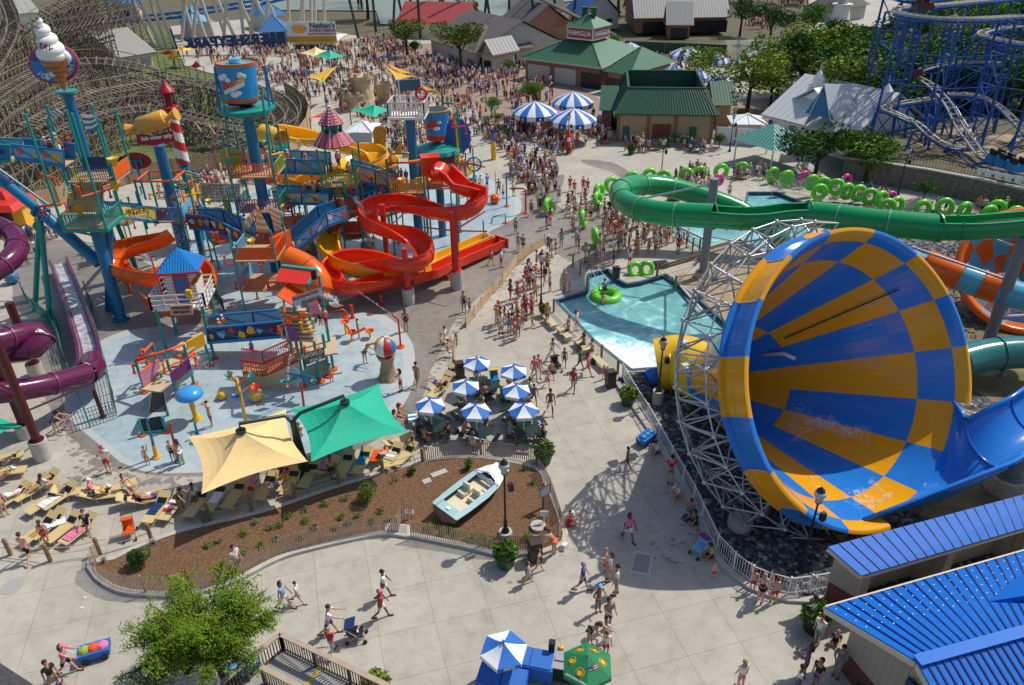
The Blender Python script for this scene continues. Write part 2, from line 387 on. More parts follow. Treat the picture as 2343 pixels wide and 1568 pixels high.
BED=[(205,1290),(262,1282),(300,1262),(420,1218),(600,1175),(770,1118),(900,1080),(965,1062),(1010,1053),(1100,1050),(1180,1062),(1232,1078),(1250,1110),(1268,1150),(1288,1205),(1294,1225),(1290,1245),(1245,1265),(1200,1268),(1158,1275),(1060,1252),(940,1228),(930,1229),(870,1224),(735,1252),(640,1280),(520,1340),(420,1362),(330,1362),(270,1352),(225,1325),(207,1300)]
bedw=spline([G2(p)for p in BED],.5,True)
b=MB();b.add([(p.x,p.y,.14)for p in bedw],[tuple(range(len(bedw)))]);o=b.build('mulch_bed',M_MULCH)
if o.data.polygons[0].normal.z<0:o.data.flip_normals()
structure(o)
b=MB();b.sweep(bedw,[(-.13,-.02),(.13,-.02),(.13,.17),(-.13,.17)],closed=True);structure(b.build('bed_kerb',M_CURB))
KERB=[(1412,878),(1496,1000),(1586,1160),(1601,1192),(1639,1275),(1677,1316),(1717,1346),(1757,1361),(1802,1374),(1845,1376),(1900,1374)]
kp=spline([G2(p)for p in KERB],.6);b=MB();b.sweep(kp,[(-.16,-.05),(.16,-.05),(.16,.16),(-.16,.16)]);structure(b.build('kerb',M_CURB))
b=MB();b.sweep([G2(p)for p in[(1618,572),(1690,552),(1770,596)]],[(-.15,0),(.15,0),(.15,.35),(-.15,.35)]);b.sweep([G2(p)for p in[(1606,712),(1540,636),(1600,625)]],[(-.1,0),(.1,0),(.1,.12),(-.1,.12)]);structure(b.build('kerb',M_CURB))
b=MB()
for k,(ax,ay,bx,by,n)in enumerate(((1330,505,1345,600,40),(1300,590,1190,610,30),(1190,610,1060,725,90),(1050,730,985,860,70),(990,850,940,960,60),(440,1100,290,1090,50),(290,1090,170,1010,110),(170,1010,95,890,50),(240,1060,120,1130,80),(1500,1250,1560,1300,14),(1600,1190,1560,1230,10),(1330,380,1460,420,26),(1230,1230,1180,1330,8))):
 for _ in range(n):
  f=rnd.random();c=G(ax+(bx-ax)*f+rnd.gauss(0,16),ay+(by-ay)*f+rnd.gauss(0,11));r=rnd.uniform(.04,.2)*(1 if rnd.random()<.85 else 2);m=rnd.choice((6,7,9));a0=rnd.uniform(0,6);z=.0055+.0001*(_%20);b.add([(c.x+math.cos(a0+6.283*j/m)*r*rnd.uniform(.5,1.3),c.y+math.sin(a0+6.283*j/m)*r*.7*rnd.uniform(.5,1.3),z)for j in range(m)],[tuple(range(m))])
o=b.build('damp_splashes',M_WET);tag(o,'small damp splashes and wet footprints on the dry paving',kind='stuff')
def in_poly(x,y,pl):
 c=False;k=len(pl)
 for i in range(k):
  a,d=pl[i],pl[i-1]
  if(a.y>y)!=(d.y>y)and x<(d.x-a.x)*(y-a.y)/(d.y-a.y)+a.x:c=not c
 return c
SB=[G2(p)for p in[(1425,885),(1450,860),(1600,860),(1800,660),(1905,520),(1915,475),(2100,485),(2343,515),(2240,760),(2160,1000),(2050,1368),(1845,1372),(1757,1358),(1677,1312),(1639,1270),(1601,1188),(1586,1156),(1496,996)]]
b=[MB(),MB(),MB()]
x0,x1=min(p.x for p in SB),max(p.x for p in SB);y0,y1=min(p.y for p in SB),max(p.y for p in SB);cnt=0
while cnt<7000:
 x,y=rnd.uniform(x0,x1),rnd.uniform(y0,y1)
 if not in_poly(x,y,SB):continue
 cnt+=1;r=rnd.uniform(.07,.19);a=rnd.uniform(0,6.3);g=rnd.random();k=0 if g<.62 else 1 if g<.9 else 2
 o=[];
 for(ux,uy,uz)in((1,0,0),(.2,.8,.1),(-.9,.3,0),(-.4,-.8,.1),(.6,-.6,0),(0,0,.75)):
  X,Y=ux*r*rnd.uniform(.8,1.2),uy*r*rnd.uniform(.7,1.1);o.append((x+X*math.cos(a)-Y*math.sin(a),y+X*math.sin(a)+Y*math.cos(a),uz*r-.01))
 b[0].add(o,[(0,1,5),(1,2,5),(2,3,5),(3,4,5),(4,0,5)],k)
o=b[0].build('river_stones',[plain('dark_stone',(.05,.055,.07),.7),plain('grey_stone',(.16,.16,.17),.8),plain('pale_stone',(.42,.39,.35),.8)])
tag(o,'loose dark and pale river stones covering the bed around the funnel','stones',kind='stuff')

# ================================================================ THE FUNNEL
GB=plain('glossy_blue_fibreglass',(.02,.20,.66),.16);GO=plain('glossy_orange_fibreglass',(.80,.36,.008),.16)
GY=plain('glossy_yellow_fibreglass',(.85,.50,.02),.18);GDB=plain('deep_blue_fibreglass',(.01,.12,.50),.2)
STEEL=mat('galvanised_steel',(.50,.52,.54),.4,.6,var=.15,scale=4)
GREYST=mat('grey_column_paint',(.20,.22,.24),.5,var=.1)
FC=Vector((16.525,30.357,6.922));FN=Vector((.39096,-.77197,.50121)).normalized()
FA=Vector((-.89211,-.45181,0)).normalized();FB=FA.cross(FN).normalized()
if FB.z<0:FB=-FB
def fp(ang,rad,d):a=R(ang);return FC+FA*(rad*math.cos(a))+FB*(rad*math.sin(a))-FN*d
BND=[88,111,135,158,181,205,228,251,275]+[275+21.625*i for i in range(1,8)]
fun=thing('funnel_slide','giant funnel water slide with blue and orange chequered bowl beside the landing pool','water slide',(16.5,31,0))
def cone_part(name,d0,r0_,d1,r1_,cells,rows=4):
 """cells: list of (angle0, angle1, material)"""
 b=MB()
 for a0,a1,m in cells:
  n=6
  for i in range(rows):
   for j in range(n):
    f0,f1=i/rows,(i+1)/rows;A0=a0+(a1-a0)*j/n;A1=a0+(a1-a0)*(j+1)/n
    for off,flip in((0,0),(.08,1)):
     p=[fp(A0,r0_+(r1_-r0_)*f0+off,d0+(d1-d0)*f0),fp(A1,r0_+(r1_-r0_)*f0+off,d0+(d1-d0)*f0),fp(A1,r0_+(r1_-r0_)*f1+off,d0+(d1-d0)*f1),fp(A0,r0_+(r1_-r0_)*f1+off,d0+(d1-d0)*f1)]
     b.quad(*(reversed(p)if flip else p),m)
 return b.build(name,[GB,GO],fun,smooth=True)
cells_outer=[];cells_mid=[];
for k in range(16):
 a0=BND[k];a1=BND[k+1]if k<15 else BND[0]+360
 cells_outer.append((a0,a1,k%2));cells_mid.append((a0,a1,1-k%2))
def cut(c,lo,hi):return[x for x in c if not(x[0]>=lo-.1 and x[1]<=hi+.1)]
cone_part('outer_ring',0,6.653,1.613,5.951,cells_outer,3)
cone_part('middle_ring',1.613,5.951,7.867,3.163,cells_mid,10)
cells_in=[(BND[k],(BND+[448])[k+2],1-(k//2)%2)for k in range(0,16,2)]
cone_part('inner_ring',7.867,3.163,10.6,1.9,cells_in,5)
prof=[(6.64,-.03),(6.82,.22),(6.99,.5),(7.08,.53),(7.22,.50),(7.23,.42),(7.07,.38),(7.04,-.3),(7.08,-1.02),(7.3,-1.1),(7.32,-1.2),(7.02,-1.24),(6.9,-1.0),(6.72,-.2)]
for k in range(16):
 a0=BND[k];a1=BND[k+1]if k<15 else BND[0]+360
 if a0 in(205,228,251):continue
 b=MB();n=7;o=0
 for j in range(n+1):
  A=a0+(a1-a0)*j/n
  for(r_,d_)in prof:b.v.append(fp(A,r_,-d_))
 m=len(prof)
 for j in range(n):
  for i in range(m):
   i2=(i+1)%m;b.f.append((j*m+i,(j+1)*m+i,(j+1)*m+i2,j*m+i2));b.m.append(0)
 b.f.append(tuple(range(m)));b.m.append(0);b.f.append(tuple(n*m+i for i in reversed(range(m))));b.m.append(0)
 p=b.build('rim_panel',GO if k%2==0 else GB,fun,auto=50)
 fl=MB();fl.tube([fp(a0,7.1,-.4),fp(a0,7.06,.3),fp(a0,7.12,1.1)],.025,5);fl.build('seam',plain('pale_seam_sealant',(.55,.50,.42),.5),p)
b=MB();b.tube([fp(146,6.10,.95),fp(147,4.6,4.4),fp(148.5,3.3,7.3)],.038,6);b.build('slot',plain('dark_slot',(.012,.02,.08),.5),fun)
b=MB();b.tube([fp(160,2.6,9.0),fp(163,2.9,7.6),fp(170,2.9,6.9)],.12,8);b.build('water_jet',plain('white_jet_pipe',(.75,.78,.8),.4),fun,smooth=True)
ax0=FC-FN*10.5;out1=Vector((10.6,40.8,1.55));out2=Vector((9.2,41.0,1.25));
b=MB();b.tube(spline([ax0,ax0*.35+out1*.65,out1,out2],.35),[1.95-.025*i for i in range(60)][:len(spline([ax0,ax0*.35+out1*.65,out1,out2],.35))],24,cap=False);b.build('outlet_tube',GY,fun,smooth=True)
b=MB();b.tube([ax0-FN*.2,ax0+FN*.15],2.12,24);b.build('joint_flange',GB,fun)
b=MB();pa=[out2+Vector((.1,-.2,-.7)),out2-Vector((.25,.2,.75)),out2-Vector((.6,.3,.9))];b.tube(pa,[.55,.6,.55],14,cap=False);b.build('outlet_lip',GB,fun,smooth=True)
cA,cB=G(2212,962,4.3),G(2321,1057,3.6)
mid=(cA+cB)/2;rad=(cB-cA).length/2;sdv=(cB-cA).normalized();fw=Vector((.50,.62,.28)).normalized()
def half(cn,sd_,r_,n=14,dep=1.0,th=0):
 return[cn+sd_*(-math.cos(PI*i/n)*(r_+th))+Vector((0,0,-1))*(math.sin(PI*i/n)*(r_*dep+th))for i in range(n+1)]
secs=[[fp(284-(284-205)*i/14,6.66,.02)for i in range(15)]]
secs[0].reverse()
end=half(mid,sdv,rad,14,.8)
mids=[]
for t in(.25,.5,.75):
 s_=[]
 for i in range(15):
  p=secs[0][i].lerp(end[i],t);p=p+Vector((0,0,-.9*math.sin(PI*t)*math.sin(PI*i/14)));s_.append(p)
 mids.append(s_)
p2=mid+Vector((3.0,1.4,.5));p3=mid+Vector((6.4,3.4,1.2))
sec_l=[secs[0]]+mids+[end,half(p2,(sdv+Vector((.1,.1,0))).normalized(),rad*.98,14,.85),half(p3,(sdv+Vector((.1,.2,0))).normalized(),rad*.95,14,.9)]
b=MB()
for th in(0,1):
 o=len(b.v)
 for s_ in sec_l:
  for i,p in enumerate(s_):b.v.append(p+(Vector((0,0,-.1))if th else Vector((0,0,0))))
 for k in range(len(sec_l)-1):
  for i in range(14):
   f=(o+k*15+i,o+k*15+i+1,o+(k+1)*15+i+1,o+(k+1)*15+i)
   b.f.append(f if th else tuple(reversed(f)));b.m.append(0)
b.build('feed_chute',GB,fun,smooth=True)
for side in(0,14):
 b=MB();b.tube([s_[side]for s_ in sec_l],.11,8);b.build('chute_lip',GB,fun,smooth=True)
b=MB();b.tube([p+(mid+Vector((0,0,-.6))-p).normalized()*-.05 for p in end],.09,6);b.build('chute_flange',GDB,fun,smooth=True)
b=MB();s2=sec_l[-2];b.tube(s2,.07,6);b.build('chute_flange',GDB,fun,smooth=True)
b=MB();b.tube(spline([p3,p3+Vector((2.2,2.8,1.0)),p3+Vector((4,6,2))],.8),rad*.98,20,cap=False);b.build('feed_tube',GO,fun,smooth=True)
b=MB();g=G(2297,1118);b.cyl((g.x,g.y,0),1.0,.95,24);b.build('concrete_footing',M_CURB,fun,auto=40)
b=MB();b.cyl((g.x,g.y,.95),.75,.12,20);b.cyl((g.x,g.y,1.05),.55,2.0,20);b.build('column',GREYST,fun,auto=40)
rings=[(7.85,1.4),(8.3,3.1),(6.9,4.9),(6.6,1.9)]
N=32;nodes=[]
for ri,(rr,dd)in enumerate(rings):
 nodes.append([fp(360*(i+.5*(ri%2))/N+7,rr,dd)for i in range(N)])
for i in range(N):
 ang=(360*i/N+7)%360
 if 100<ang<238:continue
 b=MB();j=(i+1)%N
 a_,b_,c_,d_=nodes[0],nodes[1],nodes[2],nodes[3]
 segs=[(a_[i],a_[j]),(b_[i],b_[j]),(c_[i],c_[j]),(a_[i],b_[i]),(a_[j],b_[i]),(b_[i],c_[i]),(b_[i],c_[j]),(a_[i],d_[i]),(d_[i],b_[i]),(d_[i],d_[j]),(a_[i],c_[i]),(c_[i],d_[i]),(b_[j],c_[i]),(a_[j],d_[i]),(c_[j],d_[i]),(a_[i],b_[i-1])]
 for s0,s1 in segs:b.tube([s0,s1],.045,5,cap=False)
 for nd in(a_[i],b_[i],c_[i]):b.ball(nd,.13,8)
 b.build('truss_bay',STEEL,fun,smooth=True)
for a_ in(262,288,312):
 p=fp(a_,8.6,3.6);b=MB();b.tube([p,Vector((p.x-.3,p.y+.2,0))],.22,10);b.build('truss_leg',GREYST,fun,smooth=True)
 b=MB();b.cyl((p.x-.3,p.y+.2,-.02),.6,.45,18);b.build('footing',M_CURB,fun,auto=40)
for px,py in((1565,795),(1567,848)):
 p=P(px,py,35.2);b=MB();b.box(p,(.42,.42,.4),.3,taper=.85);b.tube([p+Vector((0,-.2,.2)),p+Vector((0,-.36,.2))],[.2,.16],14);b.build('floodlight',plain('pale_grey_housing',(.55,.55,.52),.5),fun,auto=40)
def spray(name,pts,n,spread,size,label,parent=None,seed=1,mat_=None,kind='stuff'):
 rr=random.Random(seed);b=MB()
 for _ in range(n):
  k=rr.random()*(len(pts)-1);i=int(k);p=Vector(pts[i]).lerp(Vector(pts[min(i+1,len(pts)-1)]),k-i)
  p+=Vector((rr.gauss(0,spread),rr.gauss(0,spread),rr.gauss(0,spread*.8)));s_=size*rr.uniform(.4,1.3)
  v_=[p+Vector((rr.uniform(-s_,s_),rr.uniform(-s_,s_),rr.uniform(-s_,s_)))for _ in range(4)]
  b.add(v_,[(0,1,2),(0,2,3),(0,3,1),(1,3,2)])
 o=b.build(name,mat_ or M_SPRAY,parent)
 return tag(o,label,kind=kind)
M_SPRAY=plain('white_water_drops',(.82,.86,.88),.5)
def film_mat(sc,lo,hi):
 m=bpy.data.materials.new('foaming_water_film');m.use_nodes=True;n=m.node_tree.nodes;l=m.node_tree.links;p=n['Principled BSDF'];p.inputs['Base Color'].default_value=(.85,.9,.93,1);p.inputs['Roughness'].default_value=.25
 tc=n.new('ShaderNodeTexCoord');t=n.new('ShaderNodeTexNoise');t.inputs['Scale'].default_value=sc;t.inputs['Detail'].default_value=12;t.inputs['Roughness'].default_value=.72;t.inputs['Distortion'].default_value=1.6;l.new(tc.outputs['Object'],t.inputs['Vector'])
 at=n.new('ShaderNodeAttribute');at.attribute_name='thick';ad=n.new('ShaderNodeMath');ad.operation='ADD';l.new(t.outputs['Fac'],ad.inputs[0]);l.new(at.outputs['Fac'],ad.inputs[1]);mr=n.new('ShaderNodeMapRange');mr.inputs[1].default_value=lo;mr.inputs[2].default_value=hi;l.new(ad.outputs[0],mr.inputs[0]);l.new(mr.outputs[0],p.inputs['Alpha']);return m
def film(label,path,w_,n=40,m_=10,gain=.16,sc=1.3,lo=.55,hi=.85):
 """wet film lying on the bowl: path of (angle, depth) down the wall, w_ = half width in degrees; thinner towards its edges"""
 b=MB();th=[]
 for i in range(n+1):
  f=i/n*(len(path)-1);k=min(int(f),len(path)-2);f-=k;a_=path[k][0]+(path[k+1][0]-path[k][0])*f;d_=path[k][1]+(path[k+1][1]-path[k][1])*f
  for j in range(m_+1):u=j/m_*2-1;rr=6.653-(.4352*d_ if d_<1.613 else.702+(d_-1.613)*.4458);b.v.append(fp(a_+u*w_,rr-.05,d_));th.append(gain*(1-u*u)*min(1,5*i/n,5*(1-i/n))-.12)
 for i in range(n):
  for j in range(m_):k=i*(m_+1)+j;b.f.append((k,k+1,k+m_+2,k+m_+1));b.m.append(0)
 o=b.build('water_film',film_mat(sc,lo,hi),fun,smooth=True);at=o.data.attributes.new('thick','FLOAT','POINT');at.data.foreach_set('value',th)
film('',[(233,2.6),(231,4.2),(229,5.8),(236,7.6)],9,gain=.26);film('',[(262,6.5),(248,6.2),(236,5.6),(226,5.0)],16,gain=.26,sc=1.0);film('',[(272,.3),(270,1.2),(268,2.4)],20,gain=.2,sc=1.6);film('',[(296,.5),(292,1.6),(284,3.0),(270,5.0)],7,gain=.14,sc=2.2)
spray('water_spray',[fp(228,4.9,3.0),fp(232,4.6,4.5),fp(236,4.1,5.5),fp(240,3.7,6.3)],900,.2,.02,'white spray thrown up along the lower wall of the blue and orange funnel',seed=3)
spray('water_spray',[fp(236,3.6,6.4),fp(226,3.4,7.0),fp(244,3.6,6.6),fp(250,3.4,6.8)],1500,.34,.022,'white foam swirling low inside the funnel bowl near its narrow end',seed=4)
spray('water_spray',[fp(262,6.3,.7),fp(268,6.35,.6),fp(274,6.3,.7)],300,.16,.02,'thin white foam lying on the bottom lip of the funnel',seed=5)

# ================================================================ TUBE AND TROUGH SLIDES
M_RED=plain('red_fibreglass',(.74,.045,.014),.25);M_ORG=plain('orange_fibreglass',(.78,.13,.008),.22);M_YEL=plain('yellow_fibreglass',(.84,.46,.015),.22)
M_GRN=plain('green_fibreglass',(.006,.27,.085),.2);M_GRN2=plain('pale_green_flange',(.12,.42,.22),.4);M_PUR=plain('purple_fibreglass',(.115,.012,.06),.18);M_PUR2=plain('purple_flange',(.17,.04,.09),.3)
M_MAROON=plain('maroon_paint',(.085,.008,.012),.35);M_TEALT=plain('sea_green_fibreglass',(.04,.21,.23),.2)
M_TEAL=plain('teal_paint',(.01,.29,.25),.4);M_BLUEP=plain('blue_column_paint',(.006,.16,.33),.35);M_REDP=plain('red_paint',(.62,.03,.02),.4)
M_WHITE=plain('white_paint',(.80,.80,.77),.5);M_TAN=plain('tan_deck',(.50,.33,.19),.7)
M_BLUEB=plain('bridge_blue_paint',(.01,.20,.46),.4);M_YELP=plain('yellow_paint',(.80,.45,.02),.4);M_ORP=plain('orange_paint',(.80,.10,.01),.4)
M_SKYB=plain('sky_blue_paint',(.18,.47,.74),.45);M_NAVY=plain('navy_paint',(.01,.04,.14),.5);M_PINK=plain('pink_paint',(.75,.20,.33),.5)
M_FRO=plain('frothy_water',(.70,.76,.78),.3)
M_LBLUE=plain('light_blue_fibreglass',(.11,.42,.62),.2)
def px3(pts):return[G(*p)for p in pts]
def arc_prof(r,a0,a1,th=.07,n=12,lip=.12):
 """trough cross-section; angles in degrees measured from straight down"""
 out=[];
 for i in range(n+1):
  a=R(a0+(a1-a0)*i/n);out.append((math.sin(a)*r,r-math.cos(a)*r))
 inn=[]
 for i in range(n+1):
  a=R(a1+(a0-a1)*i/n);inn.append((math.sin(a)*(r-th),r-math.cos(a)*(r-th)))
 a1r,a0r=R(a1),R(a0)
 o1=(out[-1][0]+lip,out[-1][1]);o1b=(out[-1][0]+lip,out[-1][1]+th);i1=(inn[0][0],out[-1][1]+th)
 o0=(out[0][0]-lip,out[0][1]);o0b=(out[0][0]-lip,out[0][1]+th);i0=(inn[-1][0],out[0][1]+th)
 return out+[o1,o1b,i1]+inn[1:-1]+[i0,o0b,o0]
def trough(name,path,r,m,parent,a=100,bank=None,rib=None,ribm=None,a0=None,step=2.6):
 b=MB();prof=arc_prof(r,-(a0 or a),a);b.sweep(path,prof,bank=bank);o=b.build(name,m,parent,auto=40)
 if rib:
  acc=0;last=path[0]
  for i in range(1,len(path)-1):
   acc+=(path[i]-last).length;last=path[i]
   if acc>step:
    acc=0;f=MB();t=(path[i+1]-path[i-1]).normalized()*.05
    bk=bank[i]if isinstance(bank,list)else bank
    f.sweep([path[i]-t,path[i]+t],[(x*1.07,(y-r)*1.07+r)for x,y in arc_prof(r,-(a0 or a),a,th=.1,n=10,lip=.02)],bank=bk);f.build('flange',ribm or m,o)
 return o
def tube_slide(name,path,r,m,parent,ribm=None,step=2.4,n=18,bolts=True):
 b=MB();b.tube(path,r,n,cap=False);b.tube(path,r*.93,n,cap=False);o=b.build(name,m,parent,smooth=True)
 acc=0;last=path[0]
 for i in range(1,len(path)-1):
  acc+=(path[i]-last).length;last=path[i]
  if acc>step:
   acc=0;t=(path[i+1]-path[i-1]).normalized()*.045;f=MB();f.tube([path[i]-t,path[i]+t],r*1.075,n);f.build('flange',ribm or m,o)
 return o
def banks(path,k=2.2,mx=.5):
 out=[]
 for i in range(len(path)):
  a=path[max(0,i-2)];b_=path[i];c=path[min(len(path)-1,i+2)]
  u,v=(b_-a),(c-b_);u.z=v.z=0
  if u.length<1e-4 or v.length<1e-4:out.append(0);continue
  cr_=u.normalized().cross(v.normalized()).z;out.append(max(-mx,min(mx,cr_*k)))
 return[sum(out[max(0,i-3):i+4])/len(out[max(0,i-3):i+4])for i in range(len(out))]
def column(parent,base,top_z,r,m,name='column',foot=0,fr=.6,fm=None,flange=True):
 b=MB();b.cyl((base[0],base[1],foot),r,top_z-foot,16);o=b.build(name,m,parent,auto=40)
 if foot:
  f=MB();f.cyl((base[0],base[1],-.02),fr,foot,20);f.cyl((base[0],base[1],foot),fr*.97,.02,20);f.build('footing',fm or M_CURB,parent,auto=40)
 if flange:
  f=MB();f.cyl((base[0],base[1],foot+.02),r*1.6,.06,14);f.build('base_plate',m,o)
 return o
gs=thing('tube_slide','long green tube slide looping over the pools on grey posts','water slide',G(1610,640))
g1=spline(px3([(2560,500,9.3),(2440,506,9.0),(2343,512,8.8),(2230,521,8.6),(2144,521,8.4)]),.7)
g2=spline(px3([(2144,521,8.4),(2060,514,8.3),(1980,506,8.15),(1894,494,8.0),(1850,490,7.9)]),.7)
g3=spline(px3([(1850,490,7.9),(1800,491,7.8),(1757,497,7.7),(1700,500,7.55),(1634,495,7.4)]),.7)
g4=spline(px3([(1634,495,7.4),(1570,492,7.15),(1506,487,6.9),(1452,474,6.6),(1420,452,6.3),(1426,431,6.05),(1471,423,5.7),(1521,427,5.35),(1576,440,4.9),(1640,461,4.3),(1690,481,3.7),(1745,515,2.8),(1782,548,1.6),(1800,575,.4)]),.7)
def lower(p,r):return[v-Vector((0,0,r))for v in p]
trough('open_channel',lower(g1,.85),.85,M_GRN,gs,a=125,rib=1,step=4);tube_slide('tube',g2,.88,M_GRN,gs,M_GRN2,2.6)
trough('open_channel',lower(g3,.85),.85,M_GRN,gs,a=125,rib=1,step=4);tube_slide('tube',g4,.88,M_GRN,gs,M_GRN2,2.6)
for e in(g2[0],g2[-1],g4[0]):
 b=MB();b.ball(e+Vector((0,0,.02)),.93,16,sc=(1,1,1.02),rows=8);
 b2=MB();b2.tube([e+Vector((-.05,0,0)),e+Vector((.05,0,0))],.97,18);b2.build('mouth_flange',M_GRN,gs)
pA,pB=G(1607,634),G(2258,790)
column(gs,(pA.x,pA.y),8.3,.34,GREYST,foot=.5,fr=.62);column(gs,(pB.x,pB.y),8.0,.38,GREYST)
b=MB();b.tube([(pA.x,pA.y,7.9),(pA.x-5.0,pA.y+.9,6.5)],.08,6);b.tube([(pA.x,pA.y,3.2),g4[16]-Vector((0,0,.9))],.1,6);b.tube([(pA.x,pA.y,5.2),g3[6]-Vector((0,0,.9))],.1,6);b.tube([(pA.x,pA.y,3.6),(pA.x+5,pA.y-.4,2.6)],.07,6);b.build('strut',STEEL,gs)
b=MB();
for z_ in(6.6,4.3):b.tube([(pB.x,pB.y,z_+.6),(pB.x-5.2,pB.y+3.2,z_+1.7)],.09,6)
b.tube([(pB.x,pB.y,2.2),(pB.x+5,pB.y+1,1.9)],.09,6);b.build('strut',STEEL,gs)
rs=thing('spiral_slide','long red open trough slide winding in four curves down to its straight runout','water slide',Q(1,1,1840,1090))
def z2(l,c=1,r=1):return[Q(c,r,x,y,z)for x,y,z in l]
rp=spline(z2([(1700,60,7.9),(1790,150,7.5),(1890,235,7.1),(1965,252,6.75),(2035,280,6.5),(2066,335,6.25),(2030,400,6.0),(1930,448,5.75),(1780,470,5.4),(1620,445,5.1),(1480,395,4.9),(1300,355,4.7),(1120,370,4.5),(985,440,4.25),(1010,540,4.0),(1150,605,3.75),(1330,650,3.5),(1480,690,3.3),(1590,775,3.05),(1560,880,2.8),(1400,940,2.55),(1230,930,2.35),(1080,890,2.15),(920,865,2.0),(760,890,1.8),(655,980,1.6),(690,1090,1.45),(840,1150,1.25),(1000,1125,1.1),(1180,1080,1.0),(1400,1030,.85)]),.45)
trough("spiral_trough",rp,.78,M_RED,rs,a=104,bank=banks(rp),rib=1,ribm=M_RED,step=3.2)
ru=z2([(1400,1030,.85),(1620,965,.6),(1900,835,.42),(2240,690,.35)])
b=MB();b.sweep(spline(ru,2),[(-.62,0),(.62,0),(.62,.75),(.5,.75),(.5,.12),(-.5,.12),(-.5,.75),(-.62,.75)]);b.build('runout',M_RED,rs)
b=MB();e=ru[-1];b.box((e.x+.1,e.y+.05,.3),(.15,1.5,.9),math.atan2(ru[3].y-ru[2].y,ru[3].x-ru[2].x));b.build('end_stop',M_RED,rs)
b=MB();b.tube([z2([(1610,25,8.5)])[0],z2([(1665,45,8.3)])[0],rp[0]+Vector((0,0,.65))],.72,16,cap=False);b.build('entry_tube',M_RED,rs,smooth=True)
e=z2([(1600,30,7.9)])[0];b=MB();b.box(e,(1.5,1.3,1.5),.2);b.build('entry_box',M_RED,rs)
g=Q(1,1,1840,1075);column(rs,(g.x,g.y),6.5,.30,M_REDP,foot=1.5,fr=.52)
g=Q(1,1,1212,885);column(rs,(g.x,g.y),5.6,.24,M_REDP)
g=Q(1,1,1402,1215);column(rs,(g.x,g.y),4.6,.24,M_REDP,foot=1.3,fr=.48)
for x,y,h in((745,1125,1.5),(1012,1095,1.3),(885,1350,1.1),(1150,1235,1.0),(1760,1000,.4)):
 g=Q(1,1,x,y);column(rs,(g.x,g.y),h,.12,M_REDP)
b=MB();g=Q(1,1,1840,1075)
for d_ in((2.4,1.7,5.9),(2.6,-1.2,5.4),(-2.4,.6,5.1)):b.tube([(g.x,g.y,4.9),(g.x+d_[0],g.y+d_[1],d_[2]-.1)],.06,6)
b.build('brace',M_REDP,rs)
g=Q(1,1,1212,885);b=MB()
for d_ in((-2.8,1.4,4.2),(2.4,-1.3,3.3),(2.0,2.2,4.6),(-2.2,-1.0,3.9)):b.tube([(g.x,g.y,3.3),(g.x+d_[0],g.y+d_[1],d_[2]-.1)],.05,6)
b.build('brace',M_REDP,rs)
ys=thing('spiral_slide','yellow trough slide coiling behind the red one and ending in a yellow runout','water slide',Q(1,1,2100,660))
yp=spline(px3([(632,318,7.6),(690,328,7.2),(745,342,7.0),(800,356,6.7),(862,366,6.4),(882,384,6.1),(845,404,5.7),(765,412,5.3),(690,414,5.0),(655,426,4.7),(690,446,4.3),(790,455,4.0),(872,452,3.8),(885,468,3.6),(840,486,3.3),(780,505,3.0),(752,540,2.6),(745,580,2.2),(760,612,1.8),(800,632,1.5),(860,642,1.2),(910,636,1.0),(960,625,.8)]),.5)
trough("spiral_trough",yp,.86,M_YEL,ys,a=100,bank=banks(yp),rib=1,step=3.4)
b=MB();pt=px3([(602,305,8.3),(620,310,8.2),(645,320,8.1)]);b.tube(pt,.85,16,cap=False);b.build('entry_tube',M_YEL,ys,smooth=True)
b=MB();yr=px3([(960,625,.8),(1010,600,.5),(1117,552,.4)]);b.sweep(yr,[(-.6,0),(.6,0),(.6,.7),(.5,.7),(.5,.12),(-.5,.12),(-.5,.7),(-.6,.7)]);b.build('runout',M_YEL,ys)
b=MB();e=yr[-1];b.box((e.x,e.y,.3),(.15,1.4,.85),.35);b.build('end_stop',M_YEL,ys)
for px,py,h in((864,655,1),(1097-380,560,3.0),(700,600,1.9)):
 g=G(px,py+8);column(ys,(g.x,g.y),h,.16,M_YELP,foot=.3,fr=.3)
for p in((714,575,.55,1.3),(845,575,.6,1.5)):
 g=G(p[0],p[1]+20);b=MB();b.cyl((g.x,g.y,0),p[2],p[3],18);b.build('concrete_pier',mat('weathered_concrete',(.22,.20,.17),.9,var=.3),ys,auto=40)
b=MB();cc=P(842,372,66);b.lathe(cc,[(.4,-1.5),(1.6,-1.35),(2.4,-.6),(2.7,.1),(2.85,.12),(2.8,0),(2.5,-.7),(1.7,-1.5),(.4,-1.65)],26);b.build('bowl',M_YEL,ys,smooth=True)
os_=thing('spiral_slide','orange trough slide circling the striped lifeguard hut','water slide',Q(0,1,1260,900))
op=spline(z2([(1610,640,4.6),(1540,690,4.3),(1380,740,4.0),(1230,770,3.75),(1080,830,3.5),(1020,900,3.25),(1070,990,3.0),(1220,1040,2.8),(1400,1060,2.6),(1600,1000,2.4),(1810,950,2.2),(1935,1020,2.0),(1935,1150,1.75),(1810,1270,1.5),(1620,1345,1.2),(1460,1310,1.0),(1395,1220,.8)],0,1),.5)
trough("spiral_trough",op,.84,M_ORG,os_,a=100,bank=banks(op),rib=1,step=3.6)
g=Q(0,1,1275,1000);column(os_,(g.x,g.y),2.9,.16,M_ORP)
g=Q(0,1,1940,1260);column(os_,(g.x,g.y),1.6,.12,M_ORP)
g=Q(0,1,1200,1130);column(os_,(g.x,g.y),2.3,.12,M_ORP)
b=MB();g=Q(0,1,1275,1000)
for d_ in((-2,.3,2.9),(2.2,-.6,2.3),(1.3,1.6,3.0)):b.tube([(g.x,g.y,2.2),(g.x+d_[0],g.y+d_[1],d_[2])],.05,6)
b.build('brace',M_ORP,os_)
